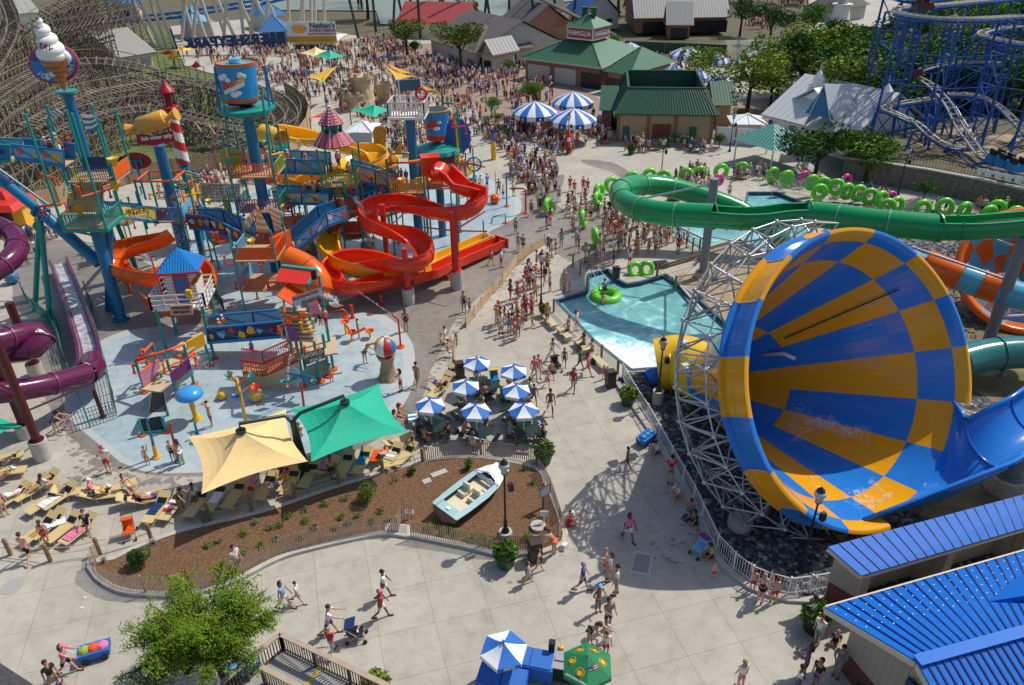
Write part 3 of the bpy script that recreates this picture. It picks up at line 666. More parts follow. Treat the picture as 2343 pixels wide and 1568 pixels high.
ot=thing('tube_slide','short fat orange tube slide leaving the tower behind the corrugated roofs','water slide',Q(1,1,560,1250))
tube_slide('tube',spline(z2([(285,800,4.2),(360,830,4.0),(470,890,3.6),(550,970,3.1),(590,1060,2.5),(560,1130,2.0)]),.4),.92,M_ORG,ot,plain('deep_orange_flange',(.6,.09,.01),.4),1.5,20)
e=z2([(255,790,3.4)])[0];b=MB();b.box(e,(.3,1.9,1.9),-.5);b.build('entry_plate',M_ORP,ot)
g=Q(1,1,570,1200);column(ot,(g.x,g.y),1.6,.15,M_ORP)
pu=thing('tube_slide','dark purple tube slide twisting down at the left edge on maroon columns','water slide',G(102,1045))
pp_=spline(px3([(-110,520,9.4),(-60,512,9.2),(-20,513,9.0),(18,528,8.8),(38,552,8.6),(34,582,8.4),(8,606,8.2),(-35,635,7.9),(-80,680,7.5),(-95,730,7.0),(-70,775,6.6),(-20,782,6.3),(40,768,6.0),(82,762,5.7),(98,776,5.45),(76,796,5.2),(30,806,4.95),(-30,812,4.7),(-80,830,4.4),(-95,860,4.1),(-60,890,3.8),(0,898,3.4),(60,890,3.0),(120,878,2.6),(170,864,2.2),(200,855,1.95)]),.45)
tube_slide('tube',pp_,.65,M_PUR,pu,M_PUR2,2.0,18)
b=MB();b.tube(spline(px3([(200,855,1.95),(214,846,1.8),(212,826,1.6)]),.3),.72,16,cap=False);b.build('turning_tube',M_PUR,pu,smooth=True)
pr=spline(px3([(212,850,1.15),(206,800,1.0),(180,720,.8),(158,660,.6),(138,610,.45)]),1.5)
tr=trough('runout',pr,.62,M_PUR,pu,a=95)
b=MB();b.sweep(pr,[(-.4,.2),(.4,.2),(.4,.24),(-.4,.24)],caps=False);b.build('running_water',mat('streaming_water',(.30,.26,.32),.2,c2=(.72,.72,.75),var=.5,scale=1.6),tr)
for bx,by,h,r_,ft in((101,1048,9.0,.24,1.25),(85,858,5.4,.27,.9),(62,998,5.6,.2,.85)):
 g=G(bx,by);column(pu,(g.x,g.y),h,r_,M_MAROON,foot=ft,fr=.48)
g=G(236,955);column(pu,(g.x,g.y),2.0,.12,M_MAROON)
b=MB();g=G(101,1048);b.tube([(g.x,g.y,3.2),G(205,880,1.6)],.06,6);b.tube([(g.x,g.y,4.4),(g.x-4,g.y+2,4.9)],.06,6);b.tube([(g.x,g.y,7.4),(g.x-3,g.y+2.5,8.0)],.06,6);b.build('brace',M_MAROON,pu)
cs=thing('funnel_slide','small bowl slide banded orange and pale blue behind the grey post at the right edge','water slide',G(2300,720))
cc=G(2352,620,3.6);ax=Vector((-.25,-.72,.64)).normalized();s1,s2=_fr(ax)
for k in range(14):
 b=MB()
 for i,(r0_,d0,r1_,d1)in enumerate(((4.3,0,3.6,1.0),(3.6,1.0,2.2,3.0),(2.2,3.0,1.2,4.6))):
  for j in range(3):
   A0,A1=2*PI*(k+j/3)/14,2*PI*(k+(j+1)/3)/14
   f=lambda A,r_,d_:cc+s1*(math.cos(A)*r_)+s2*(math.sin(A)*r_)-ax*d_
   for off in(0,.1):
    qd=[f(A0,r0_+off,d0),f(A1,r0_+off,d0),f(A1,r1_+off,d1),f(A0,r1_+off,d1)]
    b.quad(*(qd if off==0 else reversed(qd)),(i+k)%2)
 b.build('bowl_panel',[M_ORG,M_LBLUE],cs,smooth=True)
b=MB();b.tube([cc+s1*(math.cos(a_)*4.45)+s2*(math.sin(a_)*4.45)for a_ in[2*PI*i/40 for i in range(40)]],.28,10,closed=True);b.build('rim',M_ORG,cs,smooth=True)
cp=[G(x,y,z)for x,y,z in((2070,578,5.0),(2100,594,4.8),(2150,612,4.5),(2200,625,4.2),(2215,600,4.6),(2235,590,4.6),(2250,628,4.0),(2290,660,3.8),(2350,690,3.6),(2430,700,3.6))]
for k,(i0,i1,mm)in enumerate(((0,2,M_LBLUE),(2,3,M_ORG),(6,7,M_ORG),(7,9,M_LBLUE))):
 pass
cpa=spline([G(x,y,z)for x,y,z in((1990,553,4.6),(2060,575,4.6),(2110,598,4.5),(2165,622,4.3),(2215,640,4.1),(2260,655,3.9),(2310,672,3.8),(2380,690,3.7))],.4)
n_=len(cpa);cut_=[0,.42,.60,.72,.84,1.0];mm=[M_LBLUE,M_ORG,M_LBLUE,M_ORG,M_LBLUE]
for k in range(5):
 seg=cpa[int(cut_[k]*(n_-1)):int(cut_[k+1]*(n_-1))+1]
 b=MB();b.tube(seg,.95 if k else.5,16,cap=False);b.build('tube_section',mm[k],cs,smooth=True)
 b=MB();t=(seg[1]-seg[0]).normalized()*.05;b.tube([seg[0]-t,seg[0]+t],1.03 if k else.6,16);b.build('flange',mm[k],cs)
for bx,by in((2230,700),(2300,735)):
 g=G(bx,by);column(cs,(g.x,g.y),3.0,.1,STEEL)
ts=thing('tube_slide','sea green tube slide passing behind the big funnel near the right edge','water slide',G(2300,880))
tube_slide('tube',spline([G(x,y,z)for x,y,z in((2120,850,1.5),(2195,828,1.7),(2260,812,1.9),(2343,806,2.1),(2450,810,2.3))],.6),1.02,M_TEALT,ts,M_TEALT,2.2,20)
g=G(2290,860);column(ts,(g.x,g.y),1.2,.15,GREYST)

# ================================================================ THE WATER PLAY TOWERS
rp_=random.Random(11)
M_NET=plain('dark_netting',(.05,.06,.06),.8);M_GNET=plain('grey_netting',(.34,.33,.31),.8);M_LIME=plain('lime_paint',(.30,.42,.05),.5);M_TEALD=plain('dark_teal_paint',(.01,.14,.14),.5)
M_CRM=plain('cream_panel',(.78,.68,.42),.6);M_BEIGE=plain('beige_paint',(.55,.42,.27),.7);M_STRW=plain('white_canvas',(.82,.80,.74),.8)
M_STRIPEO=plain('orange_canvas',(.80,.40,.06),.8);M_BLKP=plain('black_paint',(.012,.012,.014),.4);M_PURP=plain('violet_paint',(.20,.05,.20),.5)
def steel(m,*a):return m
def railing(name,a,b,h,m,parent,pitch=.16,top=None,bar=.022,rr=.035):
 """bars between two rails from a to b (both at deck level)"""
 a=Vector(a);b=Vector(b);q_=MB();u=Vector((0,0,h));q_.tube([a+u,b+u],rr,5);q_.tube([a+Vector((0,0,.1)),b+Vector((0,0,.1))],rr*.8,5)
 n=max(2,int((b-a).length/pitch))
 for i in range(n+1):
  p=a.lerp(b,i/n);q_.beam(p+Vector((0,0,.08)),p+u,bar*2,bar*2)
 return q_.build(name,m,parent)
def panel(name,a,b,h,m,parent,th=.06,z=.08):
 a=Vector(a)+Vector((0,0,z));b=Vector(b)+Vector((0,0,z));u=Vector((0,0,h));q_=MB();q_.plate([a,b,b+u,a+u],th);return q_.build(name,m,parent)
def picture(a,b,h,cols,parent,n=7,seed=0,z=.1,size=.22,dy=-.05):
 """a painted picture: coloured shapes standing a little proud of a panel that faces the camera side"""
 r_=random.Random(seed);q_=MB();a=Vector(a);b=Vector(b);d=(b-a);nrm=Vector((d.y,-d.x,0)).normalized()
 for i in range(n):
  t=(i+.5)/n+r_.uniform(-.03,.03);c=a.lerp(b,t)+Vector((0,0,z+h*r_.uniform(.3,.7)))+nrm*(-dy+.004*(i%3));s_=min(size,h*.42)*r_.uniform(.6,1.2);k=r_.choice((5,6,8,9));ph=r_.uniform(0,6)
  e=d.normalized();pts=[c+e*(math.cos(ph+2*PI*j/k)*s_*(1 if j%2 else.65))+Vector((0,0,math.sin(ph+2*PI*j/k)*s_*(1 if j%2 else.7)))for j in range(k)]
  q_.plate(pts,.012,i%len(cols))
 return q_.build('painted_picture',cols,parent)
def platform(name,c,w,d,rz,m,parent,th=.12,sides=4):
 q_=MB()
 if sides==4:q_.box((c[0],c[1],c[2]-th),(w,d,th),rz)
 else:q_.tube([Vector((c[0],c[1],c[2]-th)),Vector(c)],w/2,sides)
 return q_.build(name,m,parent)
def corners(c,w,d,rz):
 ca,sa=math.cos(rz),math.sin(rz);return[Vector((c[0]+x*w/2*ca-y*d/2*sa,c[1]+x*w/2*sa+y*d/2*ca,c[2]))for x,y in((-1,-1),(1,-1),(1,1),(-1,1))]
def posts(c,w,d,rz,z0,z1,r,m,parent,cap=None):
 out=[]
 for p in corners(c,w,d,rz):
  q_=MB();q_.cyl((p.x,p.y,z0),r,z1-z0,10);q_.ball((p.x,p.y,z1),r*1.15,8);o=q_.build('post',m,parent,auto=40);out.append(o)
  if z0<.3:f=MB();f.cyl((p.x,p.y,.01),r*3,.1,12,r2=r*2.2);f.build('foot_plate',M_ORP,o)
 return out
def squirter(c,parent,seed,m=None,R_=1.2,z=0):
 """bent sprinkler pipe"""
 r_=random.Random(seed);a=r_.uniform(0,6.28);p=Vector(c);d=Vector((math.cos(a),math.sin(a),0));L=r_.uniform(.5,R_)
 q_=MB();pts=[p,p+d*L,p+d*L+Vector((0,0,r_.choice((-.5,.6,-.7))))];q_.tube(pts,.07,6);e=pts[-1];q_.tube([e,e+Vector((0,0,.12))],[.09,.14],8)
 return q_.build('sprinkler_pipe',m or r_.choice((M_ORP,M_ORP,M_REDP,M_YELP,M_TEAL)),parent)
def cone_bucket(c,parent,m,s=.35):
 q_=MB();q_.lathe(c,[(.01,-s*1.3),(s*.8,0),(s*.85,.03),(s*.7,0),(.02,-s)],12);return q_.build('tipping_bucket',m,parent,auto=50)
def netting(a,b,c,d,m,parent,nx=10,nz=6,r=.018,name='net'):
 a,b,c,d=map(Vector,(a,b,c,d));q_=MB()
 for i in range(nx+1):q_.beam(a.lerp(b,i/nx),d.lerp(c,i/nx),r*2,r*2)
 for j in range(nz+1):q_.beam(a.lerp(d,j/nz),b.lerp(c,j/nz),r*2,r*2)
 return q_.build(name,m,parent)
def bridge(label,top,bot,Y,m,pm,cols,depth=1.5,seed=1,name='truss_bridge',group=None,Y2=None,steps=False,back=True):
 """truss bridge; top / bottom chord picture points of its near side"""
 n=len(top);Ys=[Y+((Y2 or Y)-Y)*i/(n-1)for i in range(n)]
 tp=[P(*t,Ys[i])for i,t in enumerate(top)];bt=[P(*t,Ys[i])for i,t in enumerate(bot)]
 t=thing(name,label,'bridge',((bt[0].x+bt[-1].x)/2,(bt[0].y+bt[-1].y)/2,0),group=group)
 dv=[(tp[min(i+1,n-1)]-tp[max(i-1,0)])for i in range(n)];off=[]
 for v in dv:v.z=0;v.normalize();off.append(Vector((-v.y,v.x,0))*depth)
 for side in range(2 if back else 1):
  O=off if side else[Vector((0,0,0))]*n;b=MB();T_=[tp[i]+O[i]for i in range(n)];B_=[bt[i]+O[i]for i in range(n)]
  for i in range(n-1):
   b.beam(T_[i],T_[i+1],.12,.12);b.beam(B_[i],B_[i+1],.14,.22)
   L=(T_[i+1]-T_[i]).length;k=max(1,int(L/1.4))
   for j in range(k+1):b.beam(B_[i].lerp(B_[i+1],j/k),T_[i].lerp(T_[i+1],j/k),.07,.07)
   for j in range(k):
    s_,e_=(j,j+1)if j%2 else(j+1,j);b.beam(B_[i].lerp(B_[i+1],s_/k),T_[i].lerp(T_[i+1],e_/k),.07,.07)
  b.build('side_truss',m,t)
  b=MB()
  for i in range(n-1):
   s_=Vector((0,.03,0));b.plate([B_[i]+s_,B_[i+1]+s_,T_[i+1]+s_,T_[i]+s_],.03)
  pn=b.build('side_panel',pm if side==0 else(M_SKYB if pm!=M_SKYB else M_BLUEB),t)
  if side==0:
   for i in range(n-1):picture(B_[i],B_[i+1],(T_[i]-B_[i]).z,cols,pn,max(2,int((B_[i+1]-B_[i]).length*1.7)),seed+i,.0,.34,.0)
 b=MB()
 for i in range(n-1):
  if steps or abs(bt[i+1].z-bt[i].z)>.5:
   k=max(3,int((bt[i+1]-bt[i]).length/.42))
   for j in range(k):
    p,r_=bt[i].lerp(bt[i+1],j/k),bt[i].lerp(bt[i+1],(j+.8)/k);z=max(p.z,r_.z)
    b.plate([Vector((p.x,p.y,z)),Vector((r_.x,r_.y,z)),Vector((r_.x,r_.y,z))+off[i],Vector((p.x,p.y,z))+off[i]],.06)
  else:b.plate([bt[i],bt[i+1],bt[i+1]+off[i+1],bt[i]+off[i]],.1)
 b.build('deck',M_TAN,t)
 return t,bt,off
YP=[M_ORP,M_YELP,M_TEAL,M_WHITE];BP=[M_WHITE,M_YELP,M_SKYB,M_REDP]
Ya=51.5
c=P(214,508,Ya);ta=thing('play_tower','tall play tower with broad tan stairs on a blue column below the ice cream','play tower',(c.x,Ya,0))
platform('platform',c,3.0,2.6,0,M_TAN,ta);zt=P(214,250,Ya).z
b=MB();
for p in corners(c,3.0,2.6,0):b.beam(p,(c.x,c.y,c.z-1.1),.14,.14)
for i in range(4):cc_=corners(c+Vector((0,0,-.12)),3.1,2.7,0);b.beam(cc_[i],cc_[(i+1)%4],.16,.22)
b.build('under_frame',M_TEAL,ta)
posts(c,3.0,2.6,0,c.z-.3,zt,.09,M_TEAL,ta)
for k_,mm in enumerate((M_TEAL,M_TEAL,M_TEAL,M_TEAL)):
 cc_=corners(c,3.0,2.6,0);railing('railing',cc_[k_],cc_[(k_+1)%4],1.0,mm,ta)
b=MB();w_=2.4;s0=P(193,475,Ya+.6);s1_=P(197,412,Ya+2.9);n_=11
for i in range(n_):
 f=i/n_;p=s0.lerp(s1_,f);b.box((p.x,p.y,p.z-.3),(w_,.34,.34))
b.build('stair_flight',mat('tan_stairs',(.62,.44,.24),.7,var=.1),ta)
for sd_ in(-1,1):b=MB();b.tube([s0+Vector((sd_*w_/2,0,.9)),s1_+Vector((sd_*w_/2,0,.9))],.05,6);b.tube([s0+Vector((sd_*w_/2,0,0)),s1_+Vector((sd_*w_/2,0,0))],.08,6);b.build('handrail',M_TEAL,ta)
c2=P(228,402,Ya+1.5);platform('platform',c2,3.4,2.6,0,M_TAN,ta);cc_=corners(c2,3.4,2.6,0)
railing('railing',cc_[0],cc_[1],1.0,plain('dark_blue_bars',(.02,.05,.2),.5),ta);panel('side_panel',cc_[1],cc_[2],.9,M_ORG,ta);panel('side_panel',cc_[3],cc_[2],.9,M_NAVY,ta)
posts(c2,3.4,2.6,0,c2.z-.3,P(228,262,Ya+1.5).z,.085,M_TEAL,ta)
for i in range(16):
 lv=rp_.choice([c.z+1.8,c2.z+.9,c2.z+2.0,c.z+2.6]);cn=rp_.choice(corners((c.x,c.y,lv),3.0,2.6,0));squirter(cn,ta,i+20)
for(px,py)in((258,362),(180,475),(262,420)):cone_bucket(P(px,py,Ya),ta,M_YELP,.5)
b=MB();z0=P(214,527,Ya).z
gC=Q(0,1,1110,1360);b.tube([(gC.x,gC.y,0),(c.x,c.y,c.z-.4)],.42,18);b.build('main_column',M_BLUEP,ta,auto=40)
b=MB();b.cyl((gC.x,gC.y,.0),.62,.14,18);b.build('base_plate',M_BLUEP,ta)
g2_=Q(0,1,1000,1280);b=MB();b.tube([(g2_.x,g2_.y,0),(c.x+.5,c.y+1,c.z-.4)],.3,14);b.build('rear_column',M_BLUEP,ta,auto=40)
for(bx,by),(tx,ty),r_ in(((322,640),(262,500),.17),((252,590),(240,520),.17)):
 g=G(bx,by);b=MB();b.tube([g,P(tx,ty,55)],r_,10);b.build('raking_leg',M_TEAL,ta,auto=40)
rkp=thing('raking_pipe','thick blue steel pipe slanting down from the left edge to the tower column','steel pipe',G(150,700))
e1=P(228,603,gC.y+.8);j1=P(88,480,gC.y+2.2);e2=P(-60,362,gC.y+4)
b=MB();b.tube([e2,j1],.36,18);b.tube([j1,e1],.42,18);b.build('pipe',M_BLUEP,rkp,auto=40)
b=MB();dd=(e1-j1).normalized();b.tube([j1-dd*.1,j1+dd*.1],.62,18);b.tube([j1+dd*.35,j1+dd*.55],.55,18);b.build('pipe_flange',M_BLUEP,rkp,auto=40)
for bx,by in((80,712),(115,735)):
 g=G(bx,by);b=MB();b.tube([g,j1+Vector((0,0,-.3))],.2,12);b.build('raking_leg',M_TEAL,rkp,auto=40)
b=MB();b.tube([P(-5,385,gC.y+6),P(115,472,gC.y+6)],.1,8);b.build('water_pipe',M_BLUEP,rkp)
for pts in(((55,675),(70,705),(120,745),(136,781)),((200,675),(212,705),(216,730),(228,781)),((118,712),(134,750),(150,830)),((486,668),(500,690),(515,715))):
 nt=thing('safety_net',['green mesh fence panel round the feet of the teal legs','green mesh fence panel in front of the thick blue column','green mesh fence panel left of the purple runout','green mesh fence panel by the orange slide of the hut'][[55,200,118,486].index(pts[0][0])],'fence',G(*pts[0]))
 for i in range(len(pts)-1):
  a,d_=G(*pts[i]),G(*pts[i+1]);netting(a,d_,d_+Vector((0,0,1.1)),a+Vector((0,0,1.1)),M_TEALD,nt,9,7,.02,'mesh_panel');b=MB();b.cyl(a,.05,1.25,8);b.build('post',M_TEAL,nt)
for pts in(((228,781),(245,850),(258,900),(268,950)),((136,781),(170,880),(207,978)),((207,978),(268,958))):
 nt=thing('safety_net',{228:'tall green net along the right side of the purple runout',136:'tall green net along the left side of the purple runout',207:'green net closing the foot of the purple slide enclosure'}[pts[0][0]],'fence',G(*pts[0]))
 for i in range(len(pts)-1):
  a,d_=G(*pts[i]),G(*pts[i+1]);netting(a,d_,d_+Vector((0,0,1.3)),a+Vector((0,0,1.3)),M_NET,nt,8,5,.012,'mesh_panel');b=MB();b.cyl(a,.05,1.6,8);b.build('post',M_TEAL,nt)
Yi=57.5
ic=thing('ice_cream_sign','giant soft serve ice cream cone on a round blue sign atop a blue column','sign',(P(205,400,Yi).x,Yi,0))
pt=P(150,212,Yi);b=MB();b.cyl((pt.x+.1,Yi,0),.36,pt.z,18);b.build('column',M_BLUEP,ic,auto=40)
b=MB();b.cyl((pt.x+.1,Yi,pt.z),.75,.14,18);b.build('cap_plate',M_TEAL,ic)
sc=P(124,146,Yi);su=Vector((-.12,.25,.96)).normalized();sx=Vector((1,0,0));sx=(sx-su*sx.dot(su)).normalized();sn=su.cross(sx)*-1
def disc(c,rx,rz_,th,m,name,parent,n=36,off=0):
 q_=MB();q_.plate([c+sx*(math.cos(2*PI*i/n)*rx)+su*(math.sin(2*PI*i/n)*rz_)+sn*off for i in range(n)],th);return q_.build(name,m,parent)
if sn.y>0:sn=-sn
disc(sc,1.78,1.36,.2,plain('sign_red',(.45,.03,.06),.4),'sign_rim',ic);board=disc(sc,1.62,1.22,.1,plain('sign_blue',(.02,.22,.60),.4),'sign_board',ic,off=.09)
ico=P(148,208,Yi-.7);ict=P(126,142,Yi-.7);axu=(ict-ico).normalized();L=(ict-ico).length
b=MB();b.tube([ico,ict,ict+axu*.12],[.05,.86,.92],20);b.build('wafer_cone',mat('brown_wafer',(.42,.16,.05),.6,c2=(.60,.27,.10),scale=8,var=.3),ic,auto=60)
b=MB()
for i in range(1,6):p=ico.lerp(ict,i/6);b.tube([p-axu*.02,p+axu*.02],.9*i/6+.03,18)
b.build('wafer_grid',plain('dark_wafer',(.25,.08,.025),.7),ic)
b=MB();hel=[];rad_=[]
for i in range(130):
 f=i/129;a_=f*2*PI*4.2;rr=(1-f)**.8*.62;hel.append(ict+axu*(.2+2.7*f)+Vector((math.cos(a_)*rr-.1*f,math.sin(a_)*rr,0)));rad_.append(.46*(1-f)**.6+.04)
b.tube(hel,rad_,12);b.ball(ict+axu*.4,.88,16,sc=(1,1,.6));b.build('swirl',plain('soft_serve_white',(.86,.85,.83),.4),ic,smooth=True)
M_DKRED=plain('dark_red_letters',(.22,.02,.03),.5)
arc_=[(c_,155-i*14)for i,c_ in enumerate('SOFT SERVE')]
for ch,a_ in arc_:
 if ch==' ':continue
 o_=sc+sx*(math.cos(R(a_))*1.38)+su*(math.sin(R(a_))*1.0)+sn*(.16 if abs(math.cos(R(a_)))>.75 else 1.85);rd=R(a_-90)
 lettering('letter',ch,.5,M_DKRED,board,o_,sx*math.cos(rd)+su*math.sin(rd),su*math.cos(rd)-sx*math.sin(rd),.012)
for i,ch in enumerate('ICE CREAM'):
 if ch==' ':continue
 a_=212+i*15.5;o_=sc+sx*(math.cos(R(a_))*1.36)+su*(math.sin(R(a_))*.98)+sn*(.16 if abs(a_-276)>24 else 1.5);rd=R(a_+90)
 lettering('letter',ch,.5,plain('cream_letters',(.80,.76,.6),.5),board,o_,sx*math.cos(rd)+su*math.sin(rd),su*math.cos(rd)-sx*math.sin(rd),.012)
def flag(label,pts,Y,mm,stripes=5):
 p=[P(x,y,Y+dy)for x,y,dy in pts];t=thing('striped_sail',label,'sail',p[0]);b=MB();n=stripes*2
 a,b_,c_,d_=p
 for i in range(n):
  f0,f1=i/n,(i+1)/n;q0,q1=a.lerp(d_,f0),a.lerp(d_,f1);r0_,r1_=b_.lerp(c_,f0),b_.lerp(c_,f1);m0,m1=q0.lerp(r0_,.5)+Vector((0,.15,-.12)),q1.lerp(r1_,.5)+Vector((0,.15,-.12))
  b.plate([q0,m0,m1,q1],.02,i%2);b.plate([m0,r0_,r1_,m1],.02,i%2)
 b.build('canvas',mm,t);return t
flag('white and blue striped sail hung at the top left of the ice cream tower',[(128,247,0),(140,258,0),(125,270,.5),(112,262,.3)],Ya,[M_STRW,M_BLUEB],3)
flag('white and blue striped sail blowing right of the ice cream column',[(186,262,0),(213,263,0),(226,290,.5),(197,303,.3)],Ya,[M_STRW,M_BLUEB],3)
flag('tall white and orange striped sail on the left of the central tower',[(585,466,0),(590,475,0),(620,532,.4),(586,530,.5)],55,[M_STRW,M_STRIPEO],4)
flag('white and orange striped sail beside the blue bridge stairs',[(610,468,0),(650,486,.3),(640,527,.5),(628,520,.3)],55,[M_STRW,M_STRIPEO],4)
flag('white and orange striped sail left of the ropes of the central tower',[(583,478,0),(584,490,0),(568,528,.5),(553,512,.4)],55,[M_STRW,M_STRIPEO],3)
flag('white and green striped sail behind the taffy tower',[(425,390,0),(448,396,0),(470,420,.8),(446,418,.4)],62,[M_STRW,plain('green_canvas',(.03,.30,.18),.8)],4)
flag('white and green striped canopy between the taffy tower and the crowd',[(398,412,0),(412,410,0),(436,425,.8),(412,437,.4)],62,[M_STRW,plain('green_canvas',(.03,.30,.18),.8)],4)
Yb=58.5
tb=thing('play_tower','play tower of teal posts and orange pipes round the blue column of the taffy sign','play tower',(P(388,463,Yb).x,Yb,0))
ct=P(362,334,Yb);b=MB();b.cyl((ct.x+.05,Yb,0),.42,ct.z,18);b.build('main_column',M_BLUEP,tb,auto=40)
cb=P(389,494,Yb);platform('platform',cb,2.9,2.6,0,M_TAN,tb);cc_=corners(cb,2.9,2.6,0)
pn=panel('side_panel',cc_[0],cc_[1],1.1,mat('splashed_blue_panel',(.05,.20,.55),.4,c2=(.30,.50,.75),var=.4,scale=3),tb);panel('side_panel',cc_[1],cc_[2],1.0,M_SKYB,tb)
cq=(cc_[0]+cc_[1])/2+Vector((0,-.1,.75));b=MB();b.tube([cq+Vector((math.cos(t_)*.25,0,math.sin(t_)*.25))for t_ in[2*PI*i/12 for i in range(12)]],.07,6,closed=True);b.build('valve_wheel',M_REDP,tb)
posts(cb,2.9,2.6,0,cb.z-.6,P(389,400,Yb).z,.085,M_TEAL,tb)
b=MB();cn_=corners((cb.x,cb.y,P(389,403,Yb).z),2.9,2.6,0)
for i in range(4):b.tube([cn_[i],cn_[(i+1)%4]],.08,6)
b.build('pipe_ring',M_ORP,tb)
for i in range(14):squirter(rp_.choice(corners((cb.x,cb.y,cb.z+rp_.choice((1.3,2.2,3.0,.2))),2.9,2.6,0)),tb,i+60)
for bx,by in((465,590),(412,562)):
 g=G(bx,by);b=MB();b.cyl((g.x,g.y,0),.28,cb.z-.3,14);b.build('column',M_BLUEP,tb,auto=40)
tf=thing('taffy_sign','giant yellow wrapped toffee above a red ribbon sign on a blue column','sign',(P(362,334,Yb).x,Yb,P(362,334,Yb).z))
tc_=QP(0,0,1395,1120,Yb);te=QP(0,0,1500,1085,Yb);dx=(te-tc_).normalized()
M_TOF=plain('toffee_yellow',(.72,.36,.05),.3)
b=MB();b.tube([tc_-dx*1.15,tc_-dx*1.05,tc_+dx*1.05,tc_+dx*1.15],[.52,.66,.66,.52],18);b.build('toffee',M_TOF,tf,smooth=True)
for s_ in(-1,1):
 b=MB();e_=tc_+dx*(1.12*s_);b.tube([e_,e_+dx*(.28*s_),e_+dx*(.95*s_)],[.38,.18,.52],9);b.build('wrapper_twist',M_TOF,tf)
b=MB();rb=[QP(0,0,x,y,Yb-.5)for x,y in((1245,1240),(1290,1228),(1400,1245),(1500,1212),(1580,1195))];rl=[v+Vector((0,0,-.75))for v in rb]
for i in range(4):b.plate([rb[i],rb[i+1],rl[i+1],rl[i]],.08)
rbo=b.build('ribbon',plain('ribbon_red',(.42,.015,.03),.4),tf)
lettering('words','Salt water taffy',.40,M_WHITE,rbo,QP(0,0,1432,1258,Yb-.62),rb[-1]-rb[1],(0,.1,1),.014)
b=MB();
for o_ in(-.45,0,.45):b.tube([(ct.x+o_,Yb,ct.z),(tc_.x+o_,Yb,tc_.z-.5)],.05,6)
b.build('struts',M_YELP,tf)
Yl=66.0
lh=thing('striped_lighthouse','slim red and white spiral striped lighthouse with a red lantern roof','lighthouse',(P(415,380,Yl).x,Yl,0))
lt,lb=P(395,258,Yl),P(419,372,Yl);n_=44;b=MB();z0,z1=lb.z,lt.z
b.lathe((lb.x,Yl,0),[(.56-.14*i/n_,z0+(z1-z0)*i/n_)for i in range(n_+1)],20,mf=lambda j,i:int((j/20+i/n_*2.7)*2)%2)
b.build('striped_shaft',[M_WHITE,M_REDP],lh,auto=40)
b=MB();b.lathe((lb.x,Yl,z1),[(.4,-.2),(.72,.1),(.78,.5),(.6,.55),(.3,.6),(.3,1.7),(.7,1.75),(.55,2.0),(.2,2.35),(.04,2.7)],14);b.build('lantern',plain('lighthouse_red',(.38,.012,.02),.4),lh,auto=40)
b=MB();
for i in range(8):a_=i*PI/4;b.beam((lb.x+.45*math.cos(a_),Yl+.45*math.sin(a_),z1+.55),(lb.x+.45*math.cos(a_),Yl+.45*math.sin(a_),z1+1.75),.06)
b.build('lantern_bars',M_BLKP,lh)
b=MB();b.cyl((lb.x,Yl,0),.4,z0,16);b.build('column',M_BLUEP,lh,auto=40)
t=thing('round_sign','dark red scalloped sign with a blue pipe frame near the timber fence','sign',G(315,440));Yh=66
hc=P(312,368,Yh);b=MB();b.plate([hc+Vector((math.cos(2*PI*i/48)*(1.3+.07*(i%2)),0,math.sin(2*PI*i/48)*(.72+.05*(i%2))))for i in range(48)],.1);b.build('board',plain('sign_dark_red',(.28,.008,.01),.4),t)
b=MB();b.tube([hc+Vector((0,-.15,-3.5)),hc+Vector((0,-.15,0))],.1,8);b.build('stem',M_BLUEB,t)
b=MB();b.beam(hc+Vector((-.5,-.15,0)),hc+Vector((.5,-.15,0)),.09)
for o_ in(-.5,.5):b.beam(hc+Vector((o_,-.15,-.35)),hc+Vector((o_,-.15,.35)),.09)
b.build('pipe_frame',M_BLUEB,t)
bridge('blue bridge at the far left with a blue banner of yellow and orange figures',[(25,331),(88,338),(146,345)],[(36,363),(95,371),(148,382)],Ya,M_BLUEB,M_SKYB,[M_ORP,M_YELP,M_WHITE],seed=5)
bridge('short bridge stub with a blue mesh side running off the left edge',[(-40,330),(22,333)],[(-40,372),(24,368)],Ya+.3,M_TEAL,M_BLUEB,[M_NAVY],seed=6)
bt_,_,_=bridge('bridge with a yellow burger menu panel between the stair tower and the taffy tower',[(245,466),(300,470),(355,475)],[(258,495),(310,502),(362,510)],53.5,M_BLUEB,plain('menu_yellow',(.75,.62,.12),.5),[M_ORP,M_CRM,M_LIME],seed=8,Y2=57)
lettering('words','BURGER',.55,plain('menu_brown',(.35,.12,.03),.5),bt_,P(307,482,54.9)+Vector((0,-.3,0)),(1,.4,-.06),(0,.1,1),.012);lettering('words','FRENCH FRIES',.3,M_WHITE,bt_,P(312,494,54.9)+Vector((0,-.3,0)),(1,.4,-.06),(0,.1,1),.008)
bridge('bridge with a red panel of ice treats that slopes down as blue stairs',[(424,492),(478,496),(514,513),(550,531)],[(434,522),(485,526),(518,541),(552,557)],57.5,M_BLUEB,plain('panel_dull_red',(.30,.06,.05),.5),BP,seed=12,Y2=55)
bridge('blue and red footbridge behind the sloping stairs',[(457,476),(507,478),(562,503)],[(462,492),(512,494),(565,522)],61,M_BLUEB,M_SKYB,[M_REDP],seed=14,back=False)
bridge('long straight blue bridge crowded with bathers above the yellow slide',[(606,362),(675,365),(743,368)],[(606,394),(675,396),(745,398)],62,M_BLUEB,plain('panel_grey_blue',(.22,.33,.42),.5),[M_SKYB,M_TAN],depth=2.4,seed=16)
